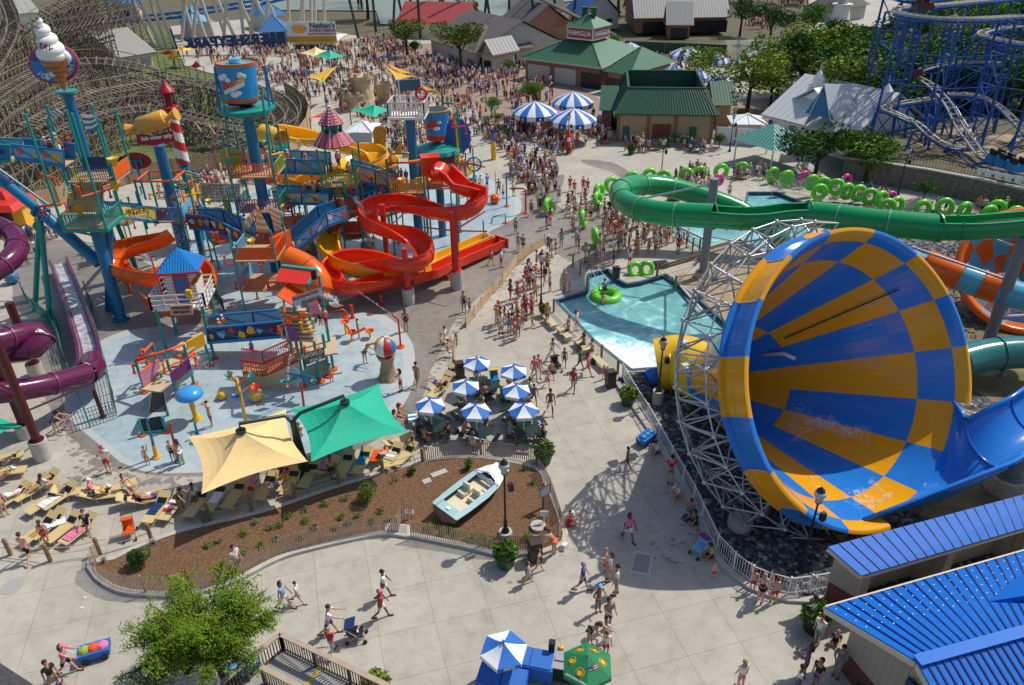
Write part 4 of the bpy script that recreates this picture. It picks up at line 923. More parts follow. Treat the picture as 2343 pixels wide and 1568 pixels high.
bt_,_,_=bridge('bridge with a sandy yellow beach panel under the long straight bridge',[(623,438),(690,441),(751,443)],[(628,463),(690,466),(753,468)],60,M_BLUEB,plain('panel_beach_yellow',(.72,.58,.22),.5),[M_SKYB,M_ORP,M_SKYB],seed=18)
bridge('bridge with beach pictures from the striped pagoda to the yellow basket',[(806,376),(858,390),(910,406)],[(810,412),(860,424),(912,438)],62,M_BLUEB,plain('panel_sand',(.60,.45,.25),.5),[M_LIME,M_SKYB,M_REDP,M_ORP],seed=20,Y2=63)
bridge('dark blue covered stairs rising right of the central water column',[(811,453),(850,438),(888,422)],[(813,478),(852,460),(890,440)],60.5,M_BLUEB,M_NAVY,[M_SKYB,M_WHITE],seed=22,Y2=63)
bridge('pale blue stair bridge with surf pictures slanting down beside the striped sails',[(673,550),(746,488),(793,473)],[(679,576),(751,516),(797,500)],55.5,M_BLUEB,M_SKYB,[M_WHITE,M_SKYB,M_ORP],depth=1.9,seed=24,Y2=58,steps=True)
bridge('navy bridge with gold star pictures between the hut and the corrugated roofs',[(472,751),(560,743),(648,735)],[(475,784),(565,777),(655,769)],44.3,M_BLUEB,M_NAVY,[M_YELP,M_SKYB,M_REDP],depth=1.8,seed=26)
t=thing('rope_rail','upper pipe rail over the navy star bridge with red water wheels','railing',P(560,716,45));b=MB();b.tube([P(470,725,46.3),P(560,717,46.3),P(647,708,46.3)],.07,6);b.build('rail',M_BLUEB,t)
for px in(530,598,636):b=MB();c_=P(px,733,46.2);b.tube([c_+Vector((math.cos(t_)*.22,0,math.sin(t_)*.22))for t_ in[2*PI*i/12 for i in range(12)]],.05,6,closed=True);b.tube([c_,c_+Vector((0,0,.6))],.03,5);b.build('water_wheel',M_REDP,t)
Yc=59.0
tcn=thing('play_tower','tall central play tower whose blue column carries the big blue bucket','play tower',(P(620,600,Yc).x,Yc,0))
xc=P(566,262,Yc).x;zb=P(566,250,Yc).z
b=MB();b.cyl((xc,Yc,0),.44,zb-.5,18);b.build('main_column',M_BLUEP,tcn,auto=40)
for i,(px,py,w_,lev)in enumerate(((575,392,3.6,M_ORP),(590,470,3.2,M_PURP),(600,545,3.2,M_ORP))):
 c_=P(px,py,Yc);c_.x=xc;platform('platform',c_,w_,3.0,0,M_TAN,tcn);cc_=corners(c_,w_,3.0,0)
 railing('railing',cc_[0],cc_[1],1.0,(M_ORP,M_PURP,M_ORP,M_ORP)[i],tcn,.2,bar=.035);railing('railing',cc_[1],cc_[2],1.0,(M_LIME,M_TEAL,M_TEAL,M_ORP)[i],tcn,.2)
 railing('railing',cc_[3],cc_[0],1.0,(M_LIME,M_TEAL,M_TEAL,M_ORP)[i],tcn,.2)
posts((xc,Yc,0),3.4,3.0,0,0,P(575,300,Yc).z,.095,M_TEAL,tcn)
for i in range(20):squirter(rp_.choice(corners((xc,Yc,rp_.uniform(2.5,P(575,340,Yc).z)),3.4,3.0,0)),tcn,i+100)
c_=P(532,378,Yc);b=MB();b.box(c_+Vector((0,0,0)),(1.6,.12,1.2));b.build('lime_panel',M_LIME,tcn)
for(ax_,ay,bx,by)in((597,200,622,372),(510,210,524,350)):b=MB();b.tube([P(ax_,ay,Yc-1.5),P(bx,by,Yc-1.5)],.08,8);b.build('hanger_post',M_TEAL,tcn)
b=MB();pc=Vector((xc,Yc,P(566,246,Yc).z));b.lathe(pc,[(.5,-.9),(.6,-.9),(2.0,-.25),(2.15,-.1),(2.15,.05),(.5,.08)],20);b.build('bucket_table',M_TEAL,tcn,auto=35)
for s_ in(-1,1):b=MB();b.tube([pc+Vector((s_*1.9,-.4,-.1)),pc+Vector((s_*1.85,.2,2.9)),pc+Vector((s_*1.9,.8,-.1))],.09,8);b.build('bucket_yoke',M_BLUEB,tcn)
bk=thing('tipping_bucket','huge blue tipping bucket with orange bands and a cloud picture','bucket',(xc-.6,Yc,pc.z+.1))
bt0,bt1=QP(0,0,2215,930,Yc),QP(0,0,2150,560,Yc);axb=(bt1-bt0).normalized();Lb=(bt1-bt0).length
def bsec(f):return bt0.lerp(bt1,f)
M_BKT=plain('bucket_blue',(.02,.28,.62),.35)
b=MB();b.tube([bsec(.13),bsec(.92)],[1.27,1.45],28,cap=False);b.build('body',M_BKT,bk,auto=40)
b=MB();b.tube([bsec(0.03),bsec(.13)],[1.22,1.29],28);b.build('lower_band',M_ORP,bk,auto=40);b=MB();b.tube([bsec(-.03),bsec(.03)],[1.1,1.22],28);b.build('bottom',M_BLKP,bk,auto=40)
b=MB();b.tube([bsec(.92),bsec(.97),bsec(1.0)],[1.47,1.5,1.5],28,cap=False);b.build('upper_band',M_ORP,bk,auto=40)
b=MB();b.tube([bsec(.95),bsec(.955)],1.44,28);b.build('water_in_bucket',M_WATER,bk)
b=MB();b.cyl(bsec(1.0)+Vector((0,0,-.1)),.45,.3,14);b.cyl(bsec(1.0),.08,.5,8);b.build('spout',M_SKYB,bk)
fcn=Vector((.05,-1,-.05)).normalized()
def onb(u,f,o=.04):
 rr=1.24+.2*f+o;a_=u/1.35;return bsec(f)+Vector((math.sin(a_)*rr,-math.cos(a_)*rr,0))
b=MB()
for(u,f,s_)in((-.75,.68,.3),(-.5,.72,.26),(.55,.74,.28),(.8,.70,.24),(.0,.27,.32),(.25,.3,.26),(-.3,.62,.22)):
 c_=onb(u,f);b.ball(c_,s_,10,sc=(1,.16,.75))
b.build('cloud_picture',M_WHITE,bk,smooth=True)
for i,ch in enumerate('BOARDWALK'):
 u=-.72+i*.18;o_=Vector((math.cos(u/1.35),math.sin(u/1.35),.25))*.1;pq=onb(u,.37+i*.025,.06);b=MB();b.plate([pq-o_-Vector((0,0,.3)),pq+o_-Vector((0,0,.3)),pq+o_+Vector((0,0,.3)),pq-o_+Vector((0,0,.3))],.03);b.build('white_plank',M_WHITE,bk);lettering('letter',ch,.34,[M_REDP,M_ORP,M_YELP][i//3],bk,onb(u,.42+i*.025,.10),Vector((math.cos(u/1.35),math.sin(u/1.35),.25)),(-.2,0,1),.03)
lettering('words','THE',.22,M_REDP,bk,onb(-.65,.55,.1),(1,-.3,.25),(-.2,0,1),.01)
net=thing('net_tunnel','grey net tunnel slung between the taffy tower and the central tower','net',P(505,447,62))
for k_ in range(7):
 c_=P(462+k_*14.5,440+7*math.sin(k_/6*PI),62);b=MB();b.tube([c_+Vector((0,math.cos(t_)*.8,math.sin(t_)*.85))for t_ in[2*PI*i/12 for i in range(12)]],.03,5,closed=True);b.build('hoop',M_GNET,net)
netting(P(462,420,61.3),P(549,422,61.3),P(549,462,61.3),P(462,462,61.3),M_GNET,net,26,12,.03)
Ye=61.5;xe=P(764,330,Ye).x
te_=thing('play_tower','play tower with a lime railing under the red striped pagoda roof','play tower',(xe,Ye,0))
for px,py,mm in((780,415,M_LIME),(785,470,M_REDP),(790,520,M_REDP)):
 c_=P(px,py,Ye);c_.x=xe+.3;platform('platform',c_,2.8,2.6,0,M_TAN,te_);cc_=corners(c_,2.8,2.6,0);railing('railing',cc_[0],cc_[1],1.0,mm,te_,.14,bar=.03);railing('railing',cc_[1],cc_[2],1.0,mm,te_,.2)
posts((xe+.3,Ye,0),2.8,2.6,0,0,P(765,335,Ye).z,.085,M_TEAL,te_)
for i in range(16):squirter(rp_.choice(corners((xe+.3,Ye,rp_.uniform(1.5,9)),2.8,2.6,0)),te_,i+200)
cone_bucket(P(775,480,Ye-1.6),te_,M_REDP,.5)
b=MB();b.tube([P(760,418,Ye-1.4),P(785,418,Ye-1.4),P(792,445,Ye-1.4),P(808,452,Ye-1.4)],.12,8);b.build('pouring_pipe',M_TEAL,te_,smooth=True)
pg=thing('striped_roof','two tiered red and white striped pagoda roof studded with bulbs','roof',(xe,Ye,P(764,330,Ye).z))
zr=P(764,327,Ye).z;M_STR=plain('striped_red',(.42,.03,.06),.5)
def pagoda(z,r0__,r1__,h):
 b=MB();n=32;b.lathe((xe,Ye,z),[(r0__,0),(r1__,h)],n,mf=lambda j,i:j%2);b.lathe((xe,Ye,z-.06),[(r0__,0),(.05,.02)],n);o=b.build('roof_tier',[M_STR,plain('striped_pink',(.50,.16,.18),.5)],pg)
 lb_=MB()
 for k_ in range(8):
  for j in range(7):
   a_=2*PI*k_/8;rr=r0__+(r1__-r0__)*j/6;lb_.ball((xe+rr*math.cos(a_),Ye+rr*math.sin(a_),z+h*j/6+.05),.07,6)
 lb_.build('bulbs',M_WHITE,o)
pagoda(zr,1.6,.85,.95);pagoda(zr+1.6,1.0,.1,1.25)
b=MB();
for i in range(8):a_=i*PI/4;b.cyl((xe+.75*math.cos(a_),Ye+.75*math.sin(a_),zr+.85),.1,.8,8)
b.cyl((xe,Ye,zr+.85),.4,.8,12);b.build('lantern_posts',M_TEAL,pg)
for i,(px,py,w_,zs,cols,lb)in enumerate(((622,704,3.0,(2.2,4.6),(M_ORP,M_ORP),'with tan steps left of the orange tube'),(690,610,2.2,(2.0,4.2),(M_YELP,M_ORP),'between the striped sails and the orange tube'),(815,590,2.0,(2.2,4.6),(M_REDP,M_TEAL),'under the pouring pipe'),(520,600,2.0,(2.2,4.4),(M_ORP,M_LIME),'right of the taffy tower'),(890,545,2.0,(2.6,5.0),(M_LIME,M_REDP),'left of the red spiral top'),(655,540,2.2,(3.0,5.4,7.6),(M_PURP,M_YELP,M_TEAL),'behind the striped sails'),(1060,470,1.8,(1.6,3.4),(M_TEAL,M_YELP),'right of the smaller bucket'),(300,560,2.2,(2.4,),(M_LIME,),'below the burger bridge'),(450,560,2.0,(2.4,4.4),(M_REDP,M_YELP),'below the red panelled bridge'))):
 g=G(px,py);t=thing('play_platform','small teal posted play platform with coloured railings '+lb,'play platform',g)
 for k,z in enumerate(zs):
  c=Vector((g.x,g.y,z));platform('platform',c,w_,w_,.2*i,M_TAN,t);cc_=corners(c,w_,w_,.2*i)
  for j in range(3):(railing if(i+j+k)%2 else panel)('side_railing' if(i+j+k)%2 else 'side_panel',cc_[(j+3)%4],cc_[j],.95,cols[k]if j else(M_SKYB,M_YELP,M_ORP)[i%3],t)
 posts((g.x,g.y,0),w_,w_,.2*i,0,zs[-1]+2.3,.07,M_TEAL,t);squirter
 for k in range(9):squirter(rp_.choice(corners((g.x,g.y,rp_.uniform(1.4,zs[-1]+2)),w_,w_,.2*i)),t,800+i*20+k,R_=1.0)
 cone_bucket(Vector((g.x,g.y-w_/2,zs[-1]+1.6)),t,(M_YELP,M_REDP,M_TEAL)[i%3],.35)
Yf=63.2;xf=P(948,400,Yf).x
tfw=thing('play_tower','play tower with a yellow railing round the tall blue column of the lifeguard deck','play tower',(xf,Yf,0))
zf=P(935,266,Yf).z;b=MB();b.cyl((xf,Yf,0),.40,zf,18);b.build('main_column',M_BLUEP,tfw,auto=40)
c_=P(935,430,Yf);platform('platform',c_,3.0,2.6,0,M_TAN,tfw);cc_=corners(c_,3.0,2.6,0);railing('railing',cc_[0],cc_[1],1.1,M_YELP,tfw,.16,bar=.04);railing('railing',cc_[1],cc_[2],1.1,M_YELP,tfw,.2);cone_bucket(cc_[0].lerp(cc_[1],.4)+Vector((0,-.2,1.3)),tfw,M_YELP,.45)
posts(c_,3.0,2.6,0,0,P(935,355,Yf).z,.085,M_TEAL,tfw);b=MB();g=G(1013,540);b.cyl((g.x,g.y,0),.36,6.5,16);b.build('column',M_BLUEP,tfw,auto=40)
b=MB();zz=P(935,362,Yf).z;cn_=corners((c_.x,c_.y,zz),3.0,2.6,0)
for i in range(4):b.tube([cn_[i],cn_[(i+1)%4]],.08,6)
for i in range(4):b.beam(corners((c_.x,c_.y,c_.z-.2),3.0,2.6,0)[i],(xf,Yf,c_.z-1.8),.12)
b.build('pipe_ring',M_REDP,tfw)
for i in range(14):squirter(rp_.choice(corners((c_.x,c_.y,rp_.uniform(4,10.5)),3.0,2.6,0)),tfw,i+300)
lg=thing('lifeguard_deck','white railed lookout deck with blue board and red lifebuoy atop a column','lookout',(xf,Yf,zf))
dc=P(936,262,Yf);dc.z=zf;platform('deck',dc+Vector((0,0,.2)),2.9,2.6,-.06,M_WHITE,lg,.2);cc_=corners(dc+Vector((0,0,.2)),2.9,2.6,-.06)
for i in range(4):railing('railing',cc_[i],cc_[(i+1)%4],1.15,plain('greyed_white_paint',(.62,.57,.55),.6),lg,.22,bar=.045,rr=.06)
b=MB();a_,b_=QP(1,0,1310,800,Yf),QP(1,0,1510,790,Yf);b.plate([a_+Vector((0,0,-.3)),b_+Vector((0,0,-.3)),b_+Vector((0,0,.55)),a_+Vector((0,0,.55))],.08);b.build('board',plain('slate_blue_board',(.04,.12,.19),.5),lg)
for p in(a_,b_):b=MB();b.tube([Vector((p.x,p.y,zf+.2)),p+Vector((0,0,.7))],.06,6);b.build('board_post',M_WHITE,lg)
b=MB();c_=QP(1,0,1512,860,Yf-.2);n_=20;b.tube([c_+Vector((math.cos(2*PI*i/n_)*.42,0,math.sin(2*PI*i/n_)*.42))for i in range(n_)],.11,8,closed=True);b.build('lifebuoy',M_REDP,lg,smooth=True)
Yg=65.5;xg=P(1003,400,Yg).x
tg=thing('play_tower','right hand play tower with teal canopy and red pipes beneath the smaller bucket','play tower',(xg,Yg,0))
for px,py,mm in((1003,365,M_TEAL),(1006,420,M_ORP)):
 c_=P(px,py,Yg);c_.x=xg+.1;platform('platform',c_,3.0,2.6,0,M_TAN,tg);cc_=corners(c_,3.0,2.6,0);railing('railing',cc_[0],cc_[1],1.0,M_REDP,tg,.18,bar=.03);panel('side_panel',cc_[1],cc_[2],1.0,mm,tg)
posts((xg+.1,Yg,0),3.0,2.6,0,0,P(1003,345,Yg).z,.085,M_TEAL,tg)
c_=P(1003,338,Yg);b=MB();b.lathe((xg,Yg,c_.z),[(2.1,-.3),(2.0,0),(.4,.45)],12);b.build('teal_canopy',M_TEAL,tg)
for i in range(22):squirter(rp_.choice(corners((xg,Yg,rp_.uniform(3,12)),3.0,2.6,0)),tg,i+400,m=(M_ORP,M_REDP,M_ORP,M_YELP)[i%4])
for s_ in(-1,1):b=MB();b.tube([(xg+s_*1.9,Yg-.7,P(1003,365,Yg).z),(xg+s_*1.75,Yg,P(1003,275,Yg).z),(xg+s_*1.9,Yg+.7,P(1003,365,Yg).z)],.08,6);b.build('bucket_yoke',M_YELP,tg)
b=MB();pl=[P(1012+12*math.cos(R(a_)),300+0,Yg)for a_ in(0,)];b.tube([P(1011,237,Yg),P(1040,236,Yg),P(1046,250,Yg),P(1054,345,Yg)],.08,8);b.build('standpipe',M_TEAL,tg,smooth=True)
b=MB();c_=P(1046,312,Yg+.5);b.plate([c_+Vector((math.cos(2*PI*i/28)*(1.15+.12*(i%2)),0,math.sin(2*PI*i/28)*(1.5+.12*(i%2))))for i in range(28)],.1);b.build('blue_wave_board',plain('wave_blue',(.04,.13,.42),.5),tg)
b=MB();c_=P(1085,376,Yg-1);b.tube([c_+Vector((math.cos(2*PI*i/16)*.6,0,math.sin(2*PI*i/16)*.6))for i in range(16)],.08,6,closed=True)
for i in range(8):b.beam(c_,c_+Vector((math.cos(i*PI/4)*.6,0,math.sin(i*PI/4)*.6)),.05)
b.build('water_wheel',M_TEAL,tg);b=MB();b.tube([P(1055,370,Yg-1),P(1110,383,Yg-1)],.07,6);b.build('sprinkler_pipe',M_REDP,tg)
bk2=thing('tipping_bucket','smaller black rimmed bucket with a red and white boat picture','bucket',(xg,Yg,P(1000,320,Yg).z))
p0,p1=QP(1,0,1645,1275,Yg),QP(1,0,1650,1010,Yg)
b=MB();b.tube([p0,p0.lerp(p1,.2)],[.80,.86],24);b.build('lower_band',M_REDP,bk2,auto=40);b=MB();b.tube([p0.lerp(p1,.2),p1],[.88,1.06],24,cap=False);b.build('body',M_BKT,bk2,auto=40)
b=MB();b.tube([p1,p1+Vector((0,0,.1))],[1.08,1.08],24);b.build('rim',plain('bucket_rim_yellow',(.6,.45,.05),.4),bk2);b=MB();b.tube([p1+Vector((0,0,.1)),p1+Vector((0,0,.12))],.98,24);b.build('mouth',M_BLKP,bk2)
b=MB();pm=p0.lerp(p1,.55)
for(u,w_,z_,k_)in((-.25,.45,.1,0),(.1,.3,-.2,1),(-.1,.22,.35,0),(.35,.2,.3,1)):
 b.ball((pm.x+u,pm.y-1.0*math.cos(u)-.02,pm.z+z_),w_,10,k_,sc=(1,.2,.6))
b.build('picture',[M_REDP,M_WHITE],bk2,smooth=True)
t=thing('door_board','tall arched amber door shaped board behind the play towers','board',P(868,345,70));b=MB();pts=[QP(1,0,x,y,70)for x,y in((1090,1400),(1180,1400),(1195,1200),(1180,1165),(1130,1150),(1085,1165),(1070,1200))];b.plate(pts,.15);b.build('board',plain('amber_board',(.55,.26,.03),.5),t);b=MB();pts=[QP(1,0,x,y,69.9)for x,y in((1105,1385),(1165,1385),(1170,1200),(1110,1200))]
for i in range(4):b.beam(pts[i],pts[(i+1)%4],.1)
b.build('frame',M_LIME,t)
t=thing('yellow_fin','pointed yellow fin standing among the pipes left of the blue column','fin',P(905,350,64));b=MB();b.plate([P(900,355,64),P(918,352,64),P(920,312,64)],.12);b.build('fin',M_YELP,t)
Yd=41.5
td=thing('play_tower','low play tower with red and orange corrugated roofs over brown stairs','play tower',G(720,870))
def ribroof(a,b_,c_,d_,m,name='corrugated_roof',n=14,parent=td):
 q_=MB();nrm=(b_-a).cross(d_-a).normalized()
 if nrm.z<0:nrm=-nrm
 q_.plate([a,b_,c_,d_],.05)
 for i in range(n+1):q_.beam(a.lerp(b_,i/n)+nrm*.05,d_.lerp(c_,i/n)+nrm*.05,.09,.06)
 return q_.build(name,m,parent)
A=[QP(1,1,x,y,Y_)for x,y,Y_ in((235,885,Yd+2.2),(535,925,Yd+2.2),(460,1052,Yd+.6),(180,1022,Yd+.6))];ribroof(*A,M_REDP)
b=MB();b.beam(A[0]+Vector((0,0,.08)),A[1]+Vector((.2,0,.08)),.25,.18);b.beam(A[1]+Vector((.25,0,.1)),A[2]+Vector((.1,0,.05)),.12,.2);b.build('ridge_cap',M_TEAL,td)
A=[QP(1,1,x,y,Y_)for x,y,Y_ in((300,1032,Yd+1.0),(445,1112,Yd+.9),(350,1245,Yd-.6),(190,1150,Yd-.4))];ribroof(*A,M_ORP,n=9)
b=MB();b.beam(A[0]+Vector((-.05,0,.08)),A[1]+Vector((.1,0,.08)),.22,.16);b.build('ridge_cap',M_YELP,td)
S=[QP(1,1,x,y,Yd-1.1)for x,y in((330,1155),(610,1062),(622,1150),(346,1250))]
b=MB();b.plate(S,.12);sb=b.build('sign_board',plain('red_sign_edge',(.40,.03,.03),.5),td);b=MB();cS=sum(S,Vector())/4;b.plate([cS+(p-cS)*.95+Vector((0,-.07,0))for p in S],.03);b.build('sign_face',mat('seashore_sign_face',(.25,.50,.66),.5,c2=(.60,.72,.75),var=.2,scale=3),sb)
xd=(S[1]-S[0]).normalized();lettering('words','SLIDESHOWS',.27,plain('sign_crimson',(.40,.01,.02),.5),sb,cS+Vector((-.12,-.13,.14)),xd,(0,0,1),.006)
lettering('words','SEASHORE',.27,plain('sign_crimson',(.40,.01,.02),.5),sb,cS+Vector((.2,-.13,-.15)),xd,(0,0,1),.006)
b=MB();b.plate([QP(1,1,x,y,Yd+.3)for x,y in((500,930),(545,905),(560,990),(510,1005))],.08);b.build('blackboard',M_BLKP,td)
for(tx,ty),(bx,by)in(((655,610),(0,0)),((250,1240),(0,0)),((350,1240),(0,0)),((470,1200),(0,0)),((575,960),(0,0))):
 if bx==0 and(tx,ty)==(655,610):continue
 p=QP(1,1,tx,ty,Yd+(0 if ty>1100 else 1.5));b=MB();b.cyl((p.x,p.y,0),.10,p.z,10);o=b.build('post',M_TEAL,td,auto=40);f=MB();f.cyl((p.x,p.y,.01),.3,.12,12);f.build('foot_plate',M_ORP,o)
for(bx,by),(tx,ty)in(((440,412),(390,0)),((672,322),(612,0)),((300,40),(290,0))):
 g=Q(1,2,bx,by);p=QP(1,2,tx,ty,g.y);b=MB();b.cyl((g.x,g.y,0),.10,p.z+.5,10);o=b.build('post',M_TEAL,td,auto=40);f=MB();f.cyl((g.x,g.y,.01),.3,.12,12);f.build('foot_plate',M_ORP,o)
b=MB();s0,s1_=QP(1,1,330,1270,Yd+.2),QP(1,1,430,1540,Yd-.6);s1_.z=max(s1_.z,1.9)
for i in range(8):p=s0.lerp(s1_,i/7);b.box((p.x,p.y,p.z-.1),(1.7,.38,.14),-.15)
b.build('steps',M_BEIGE,td)
pc_=Q(1,2,520,60,2.2);platform('platform',pc_,3.0,2.2,.25,M_BEIGE,td)
S=[QP(1,2,x,y,Yd-1.5)for x,y in((430,115),(625,55),(630,150),(437,222))];b=MB();b.plate(S,.12);wb=b.build('stone_sign',mat('mottled_stone_board',(.05,.045,.04),.8,c2=(.22,.20,.16),var=.6,scale=5),td)
cS=sum(S,Vector())/4;xd=(S[1]-S[0]).normalized();M_BONE=plain('bone_letters',(.62,.56,.42),.7)
lettering('words','WORLD',.36,M_BONE,wb,cS+Vector((0,-.1,.17)),xd,(0,0,1),.02);lettering('words','WAX',.36,M_BONE,wb,cS+Vector((.1,-.1,-.19)),xd,(0,0,1),.02)
a_,b_=Q(1,2,470,392),Q(1,2,650,318);railing('beach_fence_panel',a_,b_,1.25,mat('sandy_fence_picture',(.42,.42,.34),.7,c2=(.20,.42,.42),var=.2,scale=1),td,.1,bar=.045);b=MB();b.plate([a_,b_,b_+Vector((0,0,.45)),a_+Vector((0,0,.45))],.05);b.build('sand_board',M_BEIGE,td)
rm=thing('access_ramp','brown stepped ramp with red railings climbing to the shore tower','ramp',Q(1,2,150,400))
ra=[Q(1,2,-120,300,.9),Q(1,2,65,330,.9),Q(1,2,390,190,2.0)];off_=Vector((-.35,1.5,0))
b=MB()
for i in range(2):
 k_=5 if i==0 else 9
 for j in range(k_):
  p,r_=ra[i].lerp(ra[i+1],j/k_),ra[i].lerp(ra[i+1],(j+.86)/k_);b.plate([p,r_,r_+off_,p+off_],.08)
b.build('ramp_boards',mat('orange_brown_boards',(.50,.22,.10),.7,var=.15),rm)
for o_ in(Vector(),off_):
 for i in range(2):railing('railing',ra[i]+o_,ra[i+1]+o_,1.0,M_REDP,rm,.17,bar=.02,rr=.05)
b=MB();b.plate([ra[0]-Vector((0,0,.9)),ra[1]-Vector((0,0,.9)),ra[1],ra[0]],.06);b.plate([ra[1]-Vector((0,0,.9)),Vector((ra[2].x,ra[2].y,0)),ra[2],ra[1]],.06);b.build('skirt',M_BEIGE,rm)
for i in range(10):squirter(P(650+i*9,700+(i*37)%120,41),td,i+500,m=(M_ORP,M_ORP,M_YELP)[i%3],R_=.9)
S=[QP(1,1,x,y,Yd-.8)for x,y in((480,1225),(560,1190),(590,1290),(505,1330))];b=MB();b.plate(S,.06);b.build('pink_slatted_panel',M_PINK,td)
S=[QP(1,1,x,y,Yd-.8)for x,y in((280,1405),(370,1470),(395,1562),(310,1562))];b=MB();b.plate(S,.06);b.build('violet_panel',M_PURP,td)
Yh_=47.0
hut=thing('lifeguard_hut','white clapboard lifeguard hut with a blue ribbed roof on a white railed deck','hut',Q(0,1,1640,1200))
zd=QP(0,1,1640,1190,Yh_).z;hx=QP(0,1,1650,1100,Yh_).x
platform('deck',(hx,Yh_+.3,zd),3.5,3.0,.12,M_WHITE,hut);cc_=corners((hx,Yh_+.3,zd),3.5,3.0,.12)
for i in range(4):
 b=MB();a_,b_=cc_[i],cc_[(i+1)%4]
 for z_ in(.3,.65,1.0):b.beam(a_+Vector((0,0,z_)),b_+Vector((0,0,z_)),.05,.12)
 for k_ in range(5):p=a_.lerp(b_,k_/4);b.beam(p,p+Vector((0,0,1.05)),.1)
 b.build('deck_rail',plain('weathered_white_rail',(.66,.60,.56),.7),hut)
hw=1.9;hz=QP(0,1,1620,910,Yh_).z;b=MB();b.box((hx+.1,Yh_+.8,zd),(hw,1.9,hz-zd),.12);b.build('wall',plain('hut_wall_white',(.70,.66,.63),.6),hut)
b=MB();
for i in range(9):z_=zd+.15+i*(hz-zd)/9.2;c4=corners((hx+.1,Yh_+.8,z_),hw+.02,1.92,.12);b.beam(c4[0],c4[1],.02,.025);b.beam(c4[1],c4[2],.02,.025)
b.build('clapboard_lines',plain('shade_grey_line',(.40,.38,.38),.8),hut)
az=QP(0,1,1610,700,Yh_+1).z;c4=corners((hx+.1,Yh_+.8,hz-.05),2.75,2.5,.12);ap=Vector((hx+.1,Yh_+.8,az))
b=MB();b.add(c4+[ap],[(0,1,4),(1,2,4),(2,3,4),(3,0,4),(3,2,1,0)])
for i in range(4):
 for k_ in range(15):
  f=(k_+.5)/15;e=c4[i].lerp(c4[(i+1)%4],f);s_=1-abs(2*f-1);tp_=e.lerp(ap,0).lerp(ap,s_*.98)if False else e+(ap-(c4[i]+c4[(i+1)%4])/2)*s_;b.beam(e+Vector((0,0,.03)),tp_+Vector((0,0,.03)),.09,.05)
b.build('roof',plain('bright_blue_roof',(.03,.28,.68),.35),hut);b=MB()
for i in range(4):b.beam(c4[i]-Vector((0,0,.04)),c4[(i+1)%4]-Vector((0,0,.04)),.06,.14)
b.build('roof_trim',M_REDP,hut)
c4=corners((hx+.1,Yh_+.8,zd),hw,1.9,.12);dl,dr=c4[0].lerp(c4[1],.3),c4[0].lerp(c4[1],.78);o_=Vector((.01,-.05,0));dh=(hz-zd)*.85
b=MB();b.plate([dl+o_,dr+o_,dr+o_+Vector((0,0,dh)),dl+o_+Vector((0,0,dh))],.06);dd_=b.build('door',plain('hut_door_blue',(.05,.13,.38),.5),hut)
b=MB();
for p,r_ in((dl,dl+Vector((0,0,dh))),(dl+Vector((0,0,dh)),dr+Vector((0,0,dh))),(dr+Vector((0,0,dh)),dr)):b.beam(p+o_*2,r_+o_*2,.08)
b.build('door_frame',M_REDP,dd_);b=MB()
S=[QP(0,1,x,y,Yh_-.4)for x,y in((1735,1035),(1800,1030),(1850,935),(1815,925))];b=MB();b.plate(S,.1);rb_=b.build('rescue_board',plain('rescue_amber',(.70,.36,.02),.4),hut)
lettering('words','RESCUE',.36,M_DKRED,rb_,sum(S,Vector())/4+Vector((0,-.1,0)),(S[3]-S[0])+(S[2]-S[1]),(-.6,0,.55),.008)
b=MB();b.box(QP(0,1,1740,1160,Yh_-1.0),(.35,.3,.55));b.build('yellow_box',M_YELP,hut)
b=MB();b.tube([QP(0,1,1500,1180,Yh_-.8),QP(0,1,1375,780,Yh_-.8)],.06,6);b.build('flag_pole',M_REDP,hut)
fa=[QP(0,1,x,y,Yh_-.8)for x,y in((1380,780),(1325,785),(1330,830),(1390,830))];b=MB();b.plate(fa,.02);b.build('flag',M_STRW,hut)
S=[QP(0,1,x,y,Yh_-1.9)for x,y in((1560,1235),(1760,1225),(1765,1315),(1565,1325))];b=MB();b.plate(S,.08);lg_=b.build('notice_board',plain('brown_notice_board',(.62,.42,.28),.6),hut);cS=sum(S,Vector())/4
lettering('words','LIFEGUARD',.25,M_BLKP,lg_,cS+Vector((0,-.08,.17)),S[1]-S[0],(0,0,1),.004);lettering('words','ON DUTY',.25,M_BLKP,lg_,cS+Vector((0,-.08,-.15)),S[1]-S[0],(0,0,1),.012)
for p in corners((hx,Yh_+.1,0),3.0,2.6,.12):b=MB();b.cyl((p.x,p.y,0),.1,zd,10);o=b.build('post',M_TEAL,hut,auto=40)
tn=thing('climbing_frame','low climbing frame with tan steps, pink panel and black cargo net on the lower pad','climbing frame',Q(0,2,1400,800))
Yn=41.5
def vpost(x,y,tx,ty,m=M_TEAL,r_=.09,foot=True,parent=tn,col=0):
 g=Q(col,2,x,y);p=QP(col,2,tx,ty,g.y);b=MB();b.cyl((g.x,g.y,0),r_,max(.5,p.z),10);o=b.build('post',m,parent,auto=40)
 if foot:f=MB();f.cyl((g.x,g.y,.01),.26,.08,12);f.build('foot_plate',M_ORP,o)
 return Vector((g.x,g.y,max(.5,p.z)))
p1_=vpost(1330,470,1250,180);p2_=vpost(1620,500,1500,95);p3_=vpost(1480,330,1410,20,foot=False);p4_=vpost(1780,400,1690,30);p5_=vpost(1925,220,1885,20);vpost(1965,160,1940,20)
b=MB();b.tube([p1_,p2_],.1,8);b.tube([p1_,p3_],.08,8);b.tube([p2_,p4_],.08,8);b.build('top_pipe',M_ORP,tn,smooth=True)
for(x,y,z_,w_,d_)in((1420,400,1.5,1.5,1.2),(1600,200,1.9,1.3,2.4),(1690,50,2.4,1.2,1.0)):platform('platform',Q(0,2,x,y,z_),w_,d_,-.3,M_BEIGE,tn)
